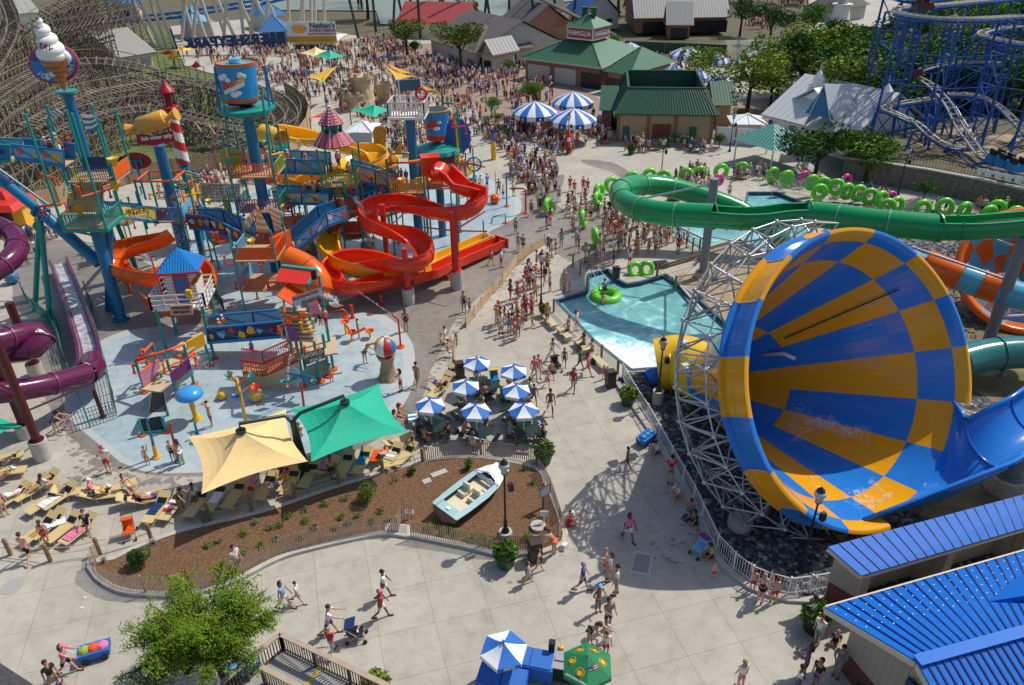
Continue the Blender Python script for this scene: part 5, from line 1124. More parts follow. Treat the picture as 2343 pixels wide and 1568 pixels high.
a_,b_=Q(0,2,1320,420,1.5),Q(0,2,1480,300,1.5);railing('pink_slats',a_,b_,1.0,plain('faded_pink',(.62,.30,.42),.6),tn,.09,bar=.04);railing('railing',a_,b_,1.05,M_ORP,tn,1.5,rr=.07)
a_,b_=Q(0,2,1590,400,1.2),Q(0,2,1750,260,1.4);railing('purple_slats',a_,b_,.9,M_PURP,tn,.09,bar=.035);a_,b_=Q(0,2,1600,440,.5),Q(0,2,1770,310,.9);railing('teal_slats',a_,b_,.8,plain('pale_teal_slats',(.30,.50,.42),.6),tn,.09,bar=.04)
a_,b_=Q(0,2,1740,120,2.0),Q(0,2,1880,40,2.0);railing('yellow_slats',a_,b_,.95,M_YELP,tn,.1,bar=.05)
netting(Q(0,2,1385,470,1.5),Q(0,2,1505,470,1.5),Q(0,2,1530,640,.5),Q(0,2,1360,650,.5),M_NET,tn,14,14,.02,'net_bridge')
for s_ in(0,1):netting(Q(0,2,1385+120*s_,470,1.5),Q(0,2,1360+170*s_,650,.5),Q(0,2,1360+170*s_,650,1.3),Q(0,2,1385+120*s_,470,2.4),plain('tan_rope',(.45,.35,.22),.8),tn,10,5,.014,'net_side')
netting(Q(0,2,1300,830,.1),Q(0,2,1510,800,.1),Q(0,2,1470,690,.9),Q(0,2,1285,720,.9),M_NET,tn,16,10,.03,'cargo_net')
vpost(1310,860,1270,720);vpost(1525,830,1475,690);b=MB();b.tube([Q(0,2,1300,840,.1),Q(0,2,1520,815,.1)],.08,8);b.build('cross_bar',M_TEAL,tn);vpost(1540,680,1510,590,foot=False)
for i in range(8):squirter(rp_.choice((p1_,p2_,p3_,p4_))+Vector((0,0,-rp_.uniform(.2,1.6))),tn,600+i,m=M_ORP,R_=.8)
t=thing('mushroom_fountain','sky blue mushroom shaped fountain on a yellow stem','fountain',Q(0,2,1805,715));g=Q(0,2,1805,715);tp_=QP(0,2,1730,480,g.y)
b=MB();b.tube([g,Vector((g.x-.15,g.y,tp_.z))],[.17,.14],12);b.cyl((g.x,g.y,.01),.32,.3,14,r2=.18);b.build('stem',M_YELP,t,auto=40)
b=MB();b.lathe((tp_.x,g.y,tp_.z),[(.1,-.05),(.7,-.22),(.80,-.12),(.74,.12),(.5,.30),(.2,.38),(.01,.40)],24);b.build('cap',plain('mushroom_blue',(.05,.33,.78),.25),t,smooth=True)
def spraypole(label,bx,by,mx,my,tx,ty,mlow,mup,parent=None,col=0):
 g=Q(col,2,bx,by);m_=QP(col,2,mx,my,g.y);t_=QP(col,2,tx,ty,g.y);t=thing('spray_pole',label,'water toy',g)
 b=MB();b.cyl(g,.24,.1,14);b.tube([g,m_],[.13,.11],10);b.build('stand',mlow,t,auto=40);b=MB();e=t_+(t_-m_)*.18+Vector((.12,0,-.05));b.tube([m_,t_,e],[.08,.06,.06],8);b.build('barrel',mup,t,smooth=True)
spraypole('leaning blue water cannon on a yellow stand left of the sail',1435,1065,1405,950,1345,740,M_YELP,M_BLUEB);spraypole('leaning red water cannon on a teal stand beside the bather',1640,1100,1605,975,1555,780,M_TEAL,M_REDP)
spraypole('thin blue water pole right behind the yellow sail corner',1815,880,1805,840,1780,750,M_BLUEB,M_BLUEB)
t=thing('bucket_tree','yellow pole with arms of teal, red and blue cone buckets','water toy',Q(0,2,2255,760));g=Q(0,2,2258,770);tp_=QP(0,2,2165,340,g.y)
b=MB();b.tube([g,tp_],[.11,.09],10);b.build('pole',M_YELP,t,smooth=True)
for(x,y,mm,s_)in((2090,300,M_TEAL,.3),(2160,500,M_BLUEB,.34),(2290,310,M_TEAL,.32),(2330,420,M_REDP,.36)):
 e=QP(0,2,x,y,g.y-.2);b=MB();b.tube([tp_.lerp(g,.15 if y<400 else.3),e+Vector((0,0,.25))],.055,6);o=b.build('arm',M_YELP if y>400 else M_ORP,t);q_=cone_bucket(e,o,mm,s_)
def ballthing(label,px,py,r_,mm,spots=None,zc=None,parent=None,name='spotted_ball'):
 g=G(px,py);c_=Vector((g.x,g.y,r_ if zc is None else zc));t=thing(name,label,'ball',(g.x,g.y,0));b=MB();b.ball(c_,r_,18);o=b.build('ball',mm,t,smooth=True)
 if spots:
  b=MB()
  for a_ in range(6):
   for l_ in(-.4,.5):d_=Vector((math.cos(a_+l_),math.sin(a_+l_),l_)).normalized();b.ball(c_+d_*r_*.93,r_*.2,8)
  b.build('spots',spots,o,smooth=True)
ballthing('yellow ball with teal spots by the red ramp',*q(1,2,8,545),.44,M_YELP,M_SKYB);ballthing('small yellow ball left of the bucket pole',*q(0,2,2040,530),.3,M_YELP)
ballthing('blue ball with red spots on the damp paving',*q(0,1,125,1030),.55,plain('ball_blue',(.02,.25,.45),.4),M_REDP)
ballthing('orange striped float hanging over the upper pad',*q(1,1,2187,300),.5,M_ORP,M_YELP)
t=thing('pinwheel','blue and teal pinwheel with red hub on a red pole','water toy',Q(1,2,440,620));g=Q(1,2,440,600);h_=QP(1,2,402,312,g.y)
b=MB();b.tube([g,h_],.08,8);b.build('pole',M_REDP,t)
for i in range(7):
 a_=i*2*PI/7;d_=Vector((math.cos(a_),-.3,math.sin(a_)*.85));e_=Vector((-math.sin(a_),0,math.cos(a_)))*.14;b=MB();b.plate([h_,h_+d_*.35+e_,h_+d_*.98,h_+d_*.4-e_],.03);b.build('blade',(M_BLUEB,M_TEAL,M_SKYB)[i%3],t)
b=MB();b.ball(h_,.1,10);b.build('hub',M_REDP,t)
for dx in(-.95,.85):b=MB();b.lathe(h_+Vector((dx,-.3,-.25)),[(.05,-.12),(.2,0),(.2,.05),(.1,.0)],12);b.build('cup',M_TEAL,t)
t=thing('beach_ball_fountain','red, yellow, blue and white beach ball on a sandcastle pedestal','fountain',Q(1,2,1220,345));g=Q(1,2,1215,335)
b=MB();b.lathe(g,[(.75,0),(.6,.3),(.42,.7),(.40,1.2),(.55,1.5),(.62,1.75),(.4,1.7)],14);o=b.build('sand_pedestal',mat('sand_sculpture',(.38,.26,.16),.9,var=.3,scale=4,bump=.6,bscale=6),t,auto=60)
for v in o.data.vertices:v.co+=Vector((noise.noise(v.co*2.2),noise.noise(v.co*2.2+Vector((9,0,0))),0))*.14
b=MB();b.ball(Vector((g.x,g.y,2.35)),.72,24,mf=lambda j,i:(j//3)%4,rows=12);b.build('beach_ball',[M_YELP,M_WHITE,M_REDP,M_BLUEB],t,smooth=True)
b=MB();b.tube([Vector((g.x-.1,g.y,2.9)),QP(1,2,1090,15,g.y),QP(1,2,1010,40,g.y)],.07,8);b.build('nozzle',M_YELP,t,smooth=True)
def hoop(label,pts,col,r_,m,Y=None,row=2,name='water_arch'):
 g=Q(col,row,*pts[0]);t=thing(name,label,'water toy',g);b=MB();b.tube([g]+[QP(col,row,x,y,g.y if Y is None else Y)for x,y in pts[1:]],.08 if r_ is None else r_,8);b.build('pipe',m,t,smooth=True);f=MB();f.cyl(g,.28,.1,12);f.build('foot_plate',M_ORP,t)
hoop('bent red water pipe with yellow foot on the edge of the lower pad',[(1325,55),(1315,-60),(1300,-200),(1240,-250)],1,.07,M_REDP)
hoop('red pipe arch over the right of the upper splash pad',[(125,390),(125,180),(105,162),(-20,165)],2,.09,M_REDP,row=1);hoop('teal and red cross pipe at the edge of the upper pad',[(2285,480),(2280,400),(2180,420),(2160,440),(2155,515)],1,.06,M_BLUEB,row=1)
hoop('teal water post at the edge of the upper splash pad',[(2085,600),(2082,540),(2080,460)],1,.07,M_TEAL,row=1);hoop('blue standing pipe among the bathers of the upper pad',[(2295,330),(2290,60),(2300,40)],1,.08,M_BLUEB,row=1)
hoop('bent teal cane pipe pouring by the seesaw',[(825,1340),(825,1290),(790,1270),(640,1305)],1,.06,M_ORP,row=1)
hoop('yellow post near the far right of the upper pad',[(2200,225),(2190,0)],1,.06,M_YELP,row=1)
t=thing('bucket_seesaw','orange seesaw of dish shaped buckets on yellow posts','water toy',Q(1,1,880,1540))
for(bx,by,tx,ty)in((825,1500,815,1385),(880,1560,870,1480),(1045,1530,1040,1470)):
 g=Q(1,1,bx,by);p=QP(1,1,tx,ty,g.y);b=MB();b.cyl(g,.07,p.z,8);b.build('post',M_YELP,t);b=MB();b.lathe(p,[(.05,-.1),(.32,0),(.36,.08),(.2,.03)],14);b.build('dish',M_ORP,t)
b=MB();b.tube([QP(1,1,830,1420,44),QP(1,1,880,1500,43.3),QP(1,1,1000,1440,43.6)],.1,8);b.build('beam',M_ORP,t)
def fall(label,pts,n,sp,seed,sz=.05):spray('falling_water',pts,n,sp,sz,label,seed=seed)
fall('water pouring from the teal pipe down past the red slide',[QP(1,1,900,250,60),QP(1,1,960,330,59.5),QP(1,1,1000,500,59),QP(1,1,1040,690,58.5)],900,.1,31)
fall('water falling behind the blue wheel of the taffy tower',[QP(0,1,1640,200,58),QP(0,1,1630,450,57.5),QP(0,1,1640,700,57)],800,.28,32,.04)
fall('water jet arching from the shore tower',[QP(1,1,620,1130,40),QP(1,1,690,1160,40),QP(1,1,750,1220,40)],300,.1,33,.04);fall('thin jet crossing to the red pipe',[QP(1,1,940,1110,43),QP(1,1,1100,1220,42.5),QP(1,1,1250,1325,42)],160,.03,34,.03)
fall('spray bursting from the small climbing frame',[QP(0,2,1740,100,42),QP(0,2,1850,220,42),QP(0,2,1950,330,42)],500,.4,35,.03);fall('thin stream beside the pinwheel',[QP(1,2,310,110,39),QP(1,2,292,250,39),QP(1,2,288,430,39)],150,.04,36,.04)

# ================================================================ THINGS ON THE PLAZA
rq=random.Random(21)
M_WOOD=mat('weathered_timber',(.27,.17,.09),.85,var=.3,scale=6);M_PICK=mat('grey_brown_picket',(.44,.33,.235),.9,var=.3,scale=5);M_UBL=plain('umbrella_blue',(.02,.14,.50),.7);M_UWH=plain('umbrella_white',(.76,.78,.80),.7)
M_DKGR=plain('dark_green_metal',(.012,.035,.025),.4);M_POT=plain('green_pot',(.012,.08,.035),.45);M_BROWN=plain('brown_bin_plastic',(.045,.028,.022),.5);M_TANF=plain('tan_frame',(.58,.48,.30),.5);M_STRAP=plain('tan_strap',(.60,.46,.20),.7)
M_GLASS=plain('clear_lamp_glass',(.45,.48,.5),.08,spec=.8);M_SAILY=plain('pale_yellow_shade_cloth',(.85,.60,.27),.75);M_SAILG=plain('green_shade_cloth',(.01,.44,.27),.7);M_STAINL=plain('brushed_stainless',(.5,.5,.5),.35,metal=.8)
def leafmat(name,c,c2):return mat(name,c,.75,c2=c2,var=.35,scale=1.1,spec=.12)
L_MID=leafmat('mid_green_leaves',(.06,.16,.015),(.14,.28,.03));L_DARK=leafmat('dark_green_leaves',(.022,.075,.012),(.06,.15,.025));L_YEL=leafmat('yellow_green_leaves',(.14,.22,.015),(.27,.35,.035));L_OLIV=leafmat('olive_leaves',(.08,.13,.018),(.18,.22,.04));L_SAGE=leafmat('sage_leaves',(.16,.20,.13),(.28,.32,.2))
M_BARK=mat('bark',(.06,.042,.03),.95,var=.3,scale=6);M_FLRED=plain('dark_red_leaves',(.10,.008,.02),.6);M_FLY=plain('yellow_petals',(.75,.5,.02),.6)
def leaves(b,c,r,n,size,rr,sc=(1,1,1),m=0,droop=.0,shell=.5):
 """leaf-sized faces through a lumpy volume"""
 for _ in range(n):
  while True:
   v=Vector((rr.uniform(-1,1),rr.uniform(-1,1),rr.uniform(-1,1)))
   if.02<v.length<1:break
  v=v.normalized()*(v.length**shell);p=Vector(c)+Vector((v.x*r*sc[0],v.y*r*sc[1],v.z*r*sc[2]))
  s_=size*rr.uniform(.6,1.4);a=Vector((rr.gauss(0,1),rr.gauss(0,1),rr.gauss(0,.6)-droop)).normalized();e=a.cross(Vector((rr.gauss(0,1),rr.gauss(0,1),rr.gauss(0,1)))).normalized()
  b.add([p-a*s_,p+e*s_*.45,p+a*s_,p-e*s_*.45],[(0,1,2,3)],m)
def lamp_post(g,label,H_=4.3,base=0.0,sc=1.0):
 t=thing('street_lamp',label,'street lamp',g,group='black globe lamps of the park');x,y,z=g
 b=MB();
 if base:b.cyl((x,y,0),.33,base,18);b.build('concrete_base',M_CURB,t,auto=40)
 b=MB();b.lathe((x,y,base),[(.2,0),(.18,.1),(.1,.25),(.085,.7),(.055,.8),(.045,H_-base-.5),(.09,H_-base-.48),(.05,H_-base-.4)],12);b.build('pole',M_BLKP,t,smooth=True)
 b=MB();b.lathe((x,y,H_-.42),[(.06,-.1),(.15,0),(.16,.03)],14);b.lathe((x,y,H_+.2),[(.2,-.02),(.16,.08),(.05,.14),(.02,.28),(.001,.3)],14);o=b.build('lantern_cap',M_BLKP,t,smooth=True)
 b=MB();b.lathe((x,y,H_-.4),[(.13,0),(.19,.25),(.27,.42),(.24,.55),(.18,.6)],16);b.build('glass_globe',M_GLASS,t,smooth=True)
 for s_ in((.3,-.12),):b=MB();b.box((x+s_[0],y+s_[1],H_-1.35),(.24,.22,.42),.4,taper=.85);b.beam((x,y,H_-1.1),(x+s_[0],y+s_[1],H_-1.1),.04);b.build('loudspeaker',M_BLKP,t)
 return t
for bx,by,h,base,lb in((1157,1228,4.4,.35,'black globe lamp rising from the planted bed beside the boat'),(1504,922,4.3,.9,'black globe lamp on a concrete stub at the narrow end of the funnel'),(1238,697,4.0,0,'black globe lamp above the crowd left of the landing pool'),(1833,1306,4.6,0,'black globe lamp among the stones under the big funnel'),(1134,326,4.4,0,'black globe lamp by the round shrub bed left of the striped parasols'),(1512,410,4.2,0,'black globe lamp on the open plaza above the green slide loop'),(1669,347,4.4,0,'black globe lamp beside the white picket fence'),(1258,240,4.0,0,'black globe lamp next to the young tree behind the parasols'),(1223,402,4.2,0,'black globe lamp in the thick crowd in front of the striped parasols'),(1300,350,4.4,0,'black globe lamp under the nearest striped parasol'),(2054,446,4.6,0,'black globe lamp in front of the stone retaining wall'),(1007,180,4,0,'black globe lamp on the brick paving far behind'),(1112,255,4,0,'black globe lamp at the edge of the brick paving')):
 lamp_post(G(bx,by),lb,h,base)
def sail(label,post,corners_,peak,m,group='shade sails'):
 g=G(*post);t=thing('shade_sail',label,'shade sail',g,group=group);cs_=[G(x,y,z)for x,y,z in corners_];pk=G(*peak)
 b=MB();n=8;k=len(cs_)
 for i in range(k):
  a,d_=cs_[i],cs_[(i+1)%k];cen=sum(cs_,Vector())/k
  def e(u):p=a.lerp(d_,u);return p+(cen-p)*.13*(1-(2*u-1)**2)
  for j in range(n):
   for r_ in range(6):
    f=lambda u,v:e(u).lerp(pk,v)-Vector((0,0,.35*math.sin(PI*v)*(pk.z-a.z)/1.6))
    b.add([f(j/n,r_/6),f((j+1)/n,r_/6),f((j+1)/n,(r_+1)/6),f(j/n,(r_+1)/6)],[(0,1,2,3)])
 b.build('canopy',m,t,smooth=True)
 return t,g,pk
t1,g,pk=sail('pale yellow four cornered shade sail over the lounger terrace',(694,1092),((431,1000,2.7),(654,936,2.7),(704,1056,2.7),(461,1131,2.7)),(551,986,3.9),M_SAILY)
pt=Vector((g.x,g.y,3.6));b=MB();b.tube([g,pt],[.17,.14],14);b.build('post',M_DKGR,t1,auto=40)
b=MB();b.tube([pt,Vector((pt.x-.4,pt.y+.15,4.0)),Vector((pk.x,pk.y,4.35)),pk],.10,10);b.cyl(pk-Vector((0,0,.1)),.26,.16,16);b.build('arm',M_DKGR,t1,auto=40)
t2,g_,pk=sail('bright green four cornered shade sail over the lounger terrace',(698,1090),((666,936,2.9),(868,877,2.9),(934,988,2.9),(712,1057,2.9)),(789,920,4.1),M_SAILG)
b=MB();b.tube([Vector((pt.x,pt.y,3.7)),Vector((pt.x+.4,pt.y+.2,4.1)),Vector((pk.x,pk.y,4.5)),pk],.10,10);b.cyl(pk-Vector((0,0,.1)),.26,.16,16);b.build('arm',M_DKGR,t2,auto=40)
b=MB();b.tube([Vector((g_.x+.2,g_.y+.05,0)),Vector((pt.x+.05,pt.y,3.7))],[.16,.13],12);b.build('post',M_DKGR,t2,auto=40)
t,g,pk=sail('green shade sail cut by the left edge below the purple slide',(-20,1020),((-160,1000,2.6),(-60,920,2.6),(52,976,2.6),(-10,1000,2.6)),(-50,960,3.6),M_SAILG)
for lb,post,cs_,pk_,m in(('yellow triangular sail on masts left of the sandcastle',(740,255),((702,177,4),(774,150,5.2),(739,189,4)),(740,174,4.2),M_YELP),('long yellow triangular sail on masts right of the sandcastle',(875,240),((871,140,5.6),(957,174,4.2),(909,184,4.2)),(915,168,4.6),M_YELP),('small yellow sail just right of the lifebuoy',(1010,250),((964,193,4),(1010,213,4),(1011,219,3.6),(968,205,3.8)),(990,206,4),M_YELP),('green peaked sail in front of the sandcastle',(855,290),((800,252,3.4),(850,238,3.4),(902,252,3.4),(853,268,3.4)),(856,240,4.2),M_SAILG),('pale yellow peaked sail in the far crowd',(715,160),((685,122,3.4),(718,110,3.4),(750,116,3.4),(718,130,3.4)),(722,107,4.4),M_SAILY),('green peaked sail beside the pale yellow one in the far crowd',(755,165),((712,128,3.4),(755,120,3.4),(795,128,3.4),(755,136,3.4)),(755,114,4.4),M_SAILG),('red sail corner left of the pagoda roof',(730,310),((708,270,3),(740,256,3),(760,262,3),(745,271,3)),(740,262,3.2),plain('red_shade_cloth',(.62,.04,.05),.7)),('red sail at the far left of the crowd',(375,140),((358,122,3),(390,116,3),(405,122,3),(380,126,3)),(385,114,4),plain('red_shade_cloth',(.62,.04,.05),.7)),('yellow sail behind the metal roofed shed',(405,150),((374,134,3),(395,128,3),(417,133,3),(395,138,3)),(392,121,4.5),M_YELP),('second yellow sail behind the metal roofed shed',(410,130),((394,117,3),(415,108,3),(448,112,3),(420,118,3)),(418,108,3.6),M_YELP),('red sail near the big blue bucket',(446,165),((430,152,3),(447,146,3),(465,152,3),(447,157,3)),(448,138,4.4),plain('red_shade_cloth',(.62,.04,.05),.7))):
 t,g,pk=sail(lb,post,cs_,pk_,m);cs3=[G(*c_)for c_ in cs_]
 for c_ in cs3[:3]:b=MB();b.cyl((c_.x,c_.y,0),.07,c_.z,6);b.build('mast',M_DKGR,t)
def table_umbrella_proto():
 t=thing('table_umbrella','x','umbrella');N=6;r,h0,h1=.88,2.08,2.5;c=[Vector((r*math.cos(i*PI/3),r*math.sin(i*PI/3),h0))for i in range(N)];ap=Vector((0,0,h1))
 b=MB()
 for i in range(N):
  a,d_=c[i],c[(i+1)%N]
  for j in range(4):
   def e(u,v):return a.lerp(d_,u).lerp(ap,v)-Vector((0,0,.05*math.sin(PI*v)))
   b.quad(e(0,j/4),e(1,j/4),e(1,(j+1)/4),e(0,(j+1)/4),i%2)
 b.build('canopy',[M_UBL,M_UWH],t)
 for i in range(N):
  a,d_=c[i],c[(i+1)%N];dn=Vector((0,0,-.2));v=MB();v.plate([a,d_,d_+dn,a+dn],.012);o=v.build('valance',(M_UBL,M_UWH)[i%2],t)
  if i%2==0:m_=(a+d_)/2;nn=Vector((m_.x,m_.y,0)).normalized();lettering('words','PEPSI',.19,M_UWH,o,m_+nn*.012+Vector((0,0,-.1)),(d_-a),(0,0,1),.004,.002)
 b=MB();b.cyl((0,0,.0),.03,h1+.06,8);b.build('pole',M_UWH,t);b=MB();b.ball((0,0,h1+.04),.07,8);b.build('finial',M_UBL,t)
 return t
def picnic_table_proto():
 t=thing('picnic_table','x','picnic table');M=M_DKGR;b=MB();b.box((0,0,.70),(1.15,1.15,.04));b.build('tabletop',M,t)
 for i in range(4):a=i*PI/2;b=MB();b.box((1.0*math.cos(a),1.0*math.sin(a),.42),(.28,1.0,.04),a);b.build('bench',M,t)
 b=MB()
 for i in range(4):a=i*PI/2;d_=Vector((math.cos(a),math.sin(a),0));b.tube([d_*1.05+Vector((0,0,.4)),d_*1.02+Vector((0,0,.12)),d_*.45+Vector((0,0,.12)),d_*.3+Vector((0,0,.7))],.03,6)
 b.tube([(-.3,0,.12),(.3,0,.12)],.03,6);b.build('frame',M,t)
 return t
um=table_umbrella_proto();pt_=picnic_table_proto();first=True
ulab=['blue and white hexagonal umbrella nearest the brown bin','blue and white hexagonal umbrella right of the one by the bin','blue and white hexagonal umbrella below the one nearest the brown bin','blue and white hexagonal umbrella at the right end of the middle row','blue and white hexagonal umbrella beside the blue striped towel','blue and white hexagonal umbrella in front of the long picket fence','blue and white hexagonal umbrella nearest the large green planter']
UM=[(1091,818),(1175,836),(1065,871),(1181,880),(983,913),(1088,926),(1198,925)]
for i,(x,y)in enumerate(UM):
 g=G(x,y,2.5);g.z=0;o=um if i==0 else dup(um);o.location=g;o.rotation_euler.z=R(-100+i*7);tag(o,ulab[i],'umbrella','table umbrellas');o.name='table_umbrella'+('' if i==0 else '.%03d'%i)
 o=pt_ if i==0 else dup(pt_);o.location=g+Vector((.15,-.1,0));o.rotation_euler.z=R(15+i*11);tag(o,'dark green square picnic table under the '+ulab[i].replace('blue and white hexagonal ',''),'picnic table','dark green picnic tables')
for k_,(x,y,lb)in enumerate(((1205,985,'dark green picnic table heaped with pink and blue bags'),(990,985,'dark green picnic table by the lounger terrace fence'),(1120,905,'dark green picnic table between the umbrellas'),(1500+.25*1330-340,395,'picnic table on the open plaza in front of the green roofed building'))):
 g=G(x,y)if k_<3 else Q(2,0,1330,1370);dup(pt_,g,R(20+30*k_),lb,'dark green picnic tables')
dup(pt_,Q(2,0,1700,1390),.4,'picnic table with bathers near the white fence','dark green picnic tables')
def big_parasol(px,py,r,label,seed=0):
 c=G(px,py,4.0);t=thing('striped_parasol',label,'parasol',(c.x,c.y,0),group='large blue and white parasols');N=16
 b=MB();b.lathe((c.x,c.y,0),[(r*.99,2.25),(r,2.85),(r*.78,3.35),(r*.4,3.85),(.05,4.2)],32,mf=lambda j,i:(j//2)%2);b.build('canopy',[M_UBL,M_UWH],t,auto=30)
 b=MB();b.cyl((c.x,c.y,0),.09,4.3,8);b.build('pole',M_WHITE,t)
 for k_ in(11,13,9,15):
  a_=(k_-.5+.0)/16*2*PI+PI/16;a_=(2*((k_//1)%16)+3)/32*2*PI;m_=Vector((c.x+math.cos(a_)*r*1.01,c.y+math.sin(a_)*r*1.01,2.55));nn=Vector((math.cos(a_),math.sin(a_),0));sx_=Vector((-nn.y,nn.x,0))
  if nn.y>.2:continue
  b=MB();b.plate([m_-sx_*.36-Vector((0,0,.22)),m_+sx_*.36-Vector((0,0,.22)),m_+sx_*.36+Vector((0,0,.22)),m_-sx_*.36+Vector((0,0,.22))],.03);o=b.build('badge',M_NAVY,t)
  b=MB();b.ball(m_+nn*.02,.13,10,sc=(1,1,1));b.build('round_emblem',M_WHITE,o);lettering('words','PEPSI',.14,M_WHITE,o,m_+nn*.04+Vector((0,0,-.15)),sx_,(0,0,1),.004)
 return t
for px,py,r,lb in((1224,236,2.9,'large blue and white striped parasol, left of the front three'),(1311,214,2.8,'large blue and white striped parasol behind the other two of the front three'),(1313,252,2.9,'large blue and white striped parasol nearest the crowd with the red standing clock'),(1443,100,2.4,'striped parasol behind the red lettered tower of the green roof'),(1573,109,2.9,'far large striped parasol before the canal'),(1648,126,1.7,'small striped parasol half hidden by the tree near the canal'),(1728,120,2.2,'striped parasol at the right of the far trees'),(1694,127,1.6,'half hidden striped parasol left of the rightmost far one'),(1544,149,1.8,'striped parasol just behind the green mansard roof'),(1600,158,1.6,'striped parasol hidden in the leaves of the far tree'),(1651,168,1.9,'striped parasol beside the right wing of the green roofed building')):
 big_parasol(px,py,r,lb)
def planter(g,label,r=.5,h=.62,col=M_POT,seed=1,flowers=(L_YEL,L_MID,M_FLY,M_FLRED),hp=.75):
 rr=random.Random(seed);x,y=g[0],g[1];t=thing('plant_pot',label,'planter',(x,y,0));b=MB();b.lathe((x,y,0),[(.01,0),(r*.72,0),(r*.95,h*.85),(r*1.05,h*.88),(r*1.05,h),(r*.9,h),(.01,h-.05)],20);b.build('pot',col,t,auto=40)
 for i,m in enumerate(flowers):b=MB();leaves(b,(x,y,h+.22),r*1.15,(160,160,26,60)[i],(.12,.12,.05,.1)[i],rr,(1,1,hp));b.build(('foliage','foliage','flowers','red_leaves')[i],m,t)
 return t
planter(G(1157,1293),'large green pot of red leaves and yellow flowers at the lamp by the boat',.52,.7,seed=2,flowers=(L_MID,L_DARK,M_FLY,M_FLRED));planter(G(1436,925),'green pot of yellow flowers beside the white railing near the bin',.5,.65,seed=3);planter(G(1244,1058),'tall green pot with broad leaves at the corner of the picket fence',.52,.72,seed=4,hp=1.0,flowers=(L_MID,L_OLIV,M_FLY,M_FLRED));planter(G(1860,1440),'shaded planter with yellow flowers at the corner of the blue roofed building',.55,.7,M_BLKP,5,(L_DARK,L_MID,M_FLY,L_DARK),1.1)
planter(G(1246,724),'beige pot with yellow flowers at the edge of the pool deck',.36,.45,M_BEIGE,6);planter(G(1444,353),'dark green planter on the open plaza near the green roofed building',.45,.6,seed=7,flowers=(L_DARK,L_MID,M_FLY,L_DARK));planter(G(862,1590),'pot of yellow lilies just beyond the ramp railing',.5,.5,M_POT,8)
def bin_(g,label,rz=.3,s=1.0):
 t=thing('litter_bin',label,'litter bin',g,rz);b=MB();b.box((0,0,0),(.56*s,.52*s,.85*s),taper=1.04);b.build('body',M_BROWN,t);b=MB();b.box((0,0,.87*s),(.60*s,.56*s,.32*s),taper=.9);b.build('hood',M_BROWN,t);b=MB();b.box((0,-.29*s,.92*s),(.4*s,.04,.17*s));b.build('flap',M_BLKP,t)
 for o in t.children:
  pass
 return t
for x,y,lb,s in((1224,1280,'brown hooded litter bin at the corner of the planted bed',1.0),(1396,884,'brown hooded litter bin at the end of the pool deck benches',1.0),(1053,862,'brown litter bin by the rope fence above the umbrellas',.95),(1409,636,'dark litter bin on the pool steps deck',.85)):
 t=bin_((0,0,0),lb,0,s);t.location=G(x,y);t.rotation_euler.z=.25
def picket(label,pts,h=.72,pitch=.115,m=M_PICK,lean=0,post=None):
 pa=spline([G2(p)for p in pts],.4);t=thing('picket_fence',label,'fence',pa[0]);b=MB();w_=MB();L=0;nxt=0
 for i in range(len(pa)-1):
  d_=(pa[i+1]-pa[i]);l_=d_.length
  while nxt<L+l_:
   p=pa[i].lerp(pa[i+1],(nxt-L)/l_);jz=rq.uniform(-.02,.03);jx=rq.uniform(-.012,.012);e=d_.normalized()
   b.beam(p+Vector((0,0,.05)),p+Vector((jx,jx,h+jz)),.05,.014,up=Vector((e.y,-e.x,0)));nxt+=pitch*rq.uniform(.9,1.1)
  L+=l_
 b.build('slats',m,t)
 for z_ in(.2,.5):w_.tube([p+Vector((0,0,z_))for p in pa],.008,4,cap=False)
 w_.build('wires',STEEL,t)
 if post:
  for i in range(0,len(pa),post):b=MB();b.cyl(pa[i],.035,h+.08,6);b.build('stake',M_PICK,t)
 return t
picket('long slatted fence curving along the front of the planted bed',[(222,1292),(215,1310),(232,1330),(275,1353),(335,1360),(420,1356),(520,1334),(640,1274),(735,1246),(870,1219),(912,1222),(920,1196),(946,1192)],1.12,post=9)
picket('slatted fence in front of the boat from the drain grate to the bin',[(942,1232),(1060,1250),(1130,1264),(1200,1264),(1240,1260),(1278,1235)],1.12,post=8);picket('slatted fence at the bed corner beside the message board',[(1278,1235),(1286,1215),(1270,1160),(1252,1112),(1232,1084)],1.0);picket('slatted fence behind the boat along the umbrella terrace',[(974,1058),(1060,1046),(1120,1044),(1190,1052),(1232,1066)],1.0,post=7)
picket('short piece of slatted fence at the left tip of the planted bed',[(226,1270),(222,1292)],.95)
def rope_fence(label,pts,h=1.0,r=.10,sag=.12,name='rope_fence'):
 ps=[G2(p)for p in pts];t=thing(name,label,'fence',ps[0])
 for p in ps:b=MB();b.cyl(p,r,h,10);b.ball(p+Vector((0,0,h)),r,8);b.build('post',M_WOOD,t,auto=40)
 for i in range(len(ps)-1):
  for z_ in(.85,.5):b=MB();b.tube([ps[i].lerp(ps[i+1],f)+Vector((0,0,h*z_-sag*4*f*(1-f)))for f in(0,.25,.5,.75,1)],.02,5);b.build('rope',plain('tan_rope',(.45,.35,.22),.8),t)
 return t
rope_fence('rope fence with timber posts at the lower left of the lounger terrace',[(-60,1262),(25,1270),(116,1284),(229,1268),(347,1235)]);rope_fence('rope fence with timber posts along the terrace above the planted bed',[(480,1190),(576,1168),(676,1143),(777,1113),(877,1087),(968,1061),(947,1030)]);rope_fence('rope fence between the terrace and the umbrella tables',[(947,1030),(955,990),(1010,905),(1040,850),(1044,790)],.9)
b_=rope_fence('low timber barrier by the tube pick up deck',[(1503,632),(1545,660),(1600,600),(1612,583)],1.0,.1)
b=MB();ps=[G2(p)for p in[(1508,632),(1600,606),(1610,580)]]
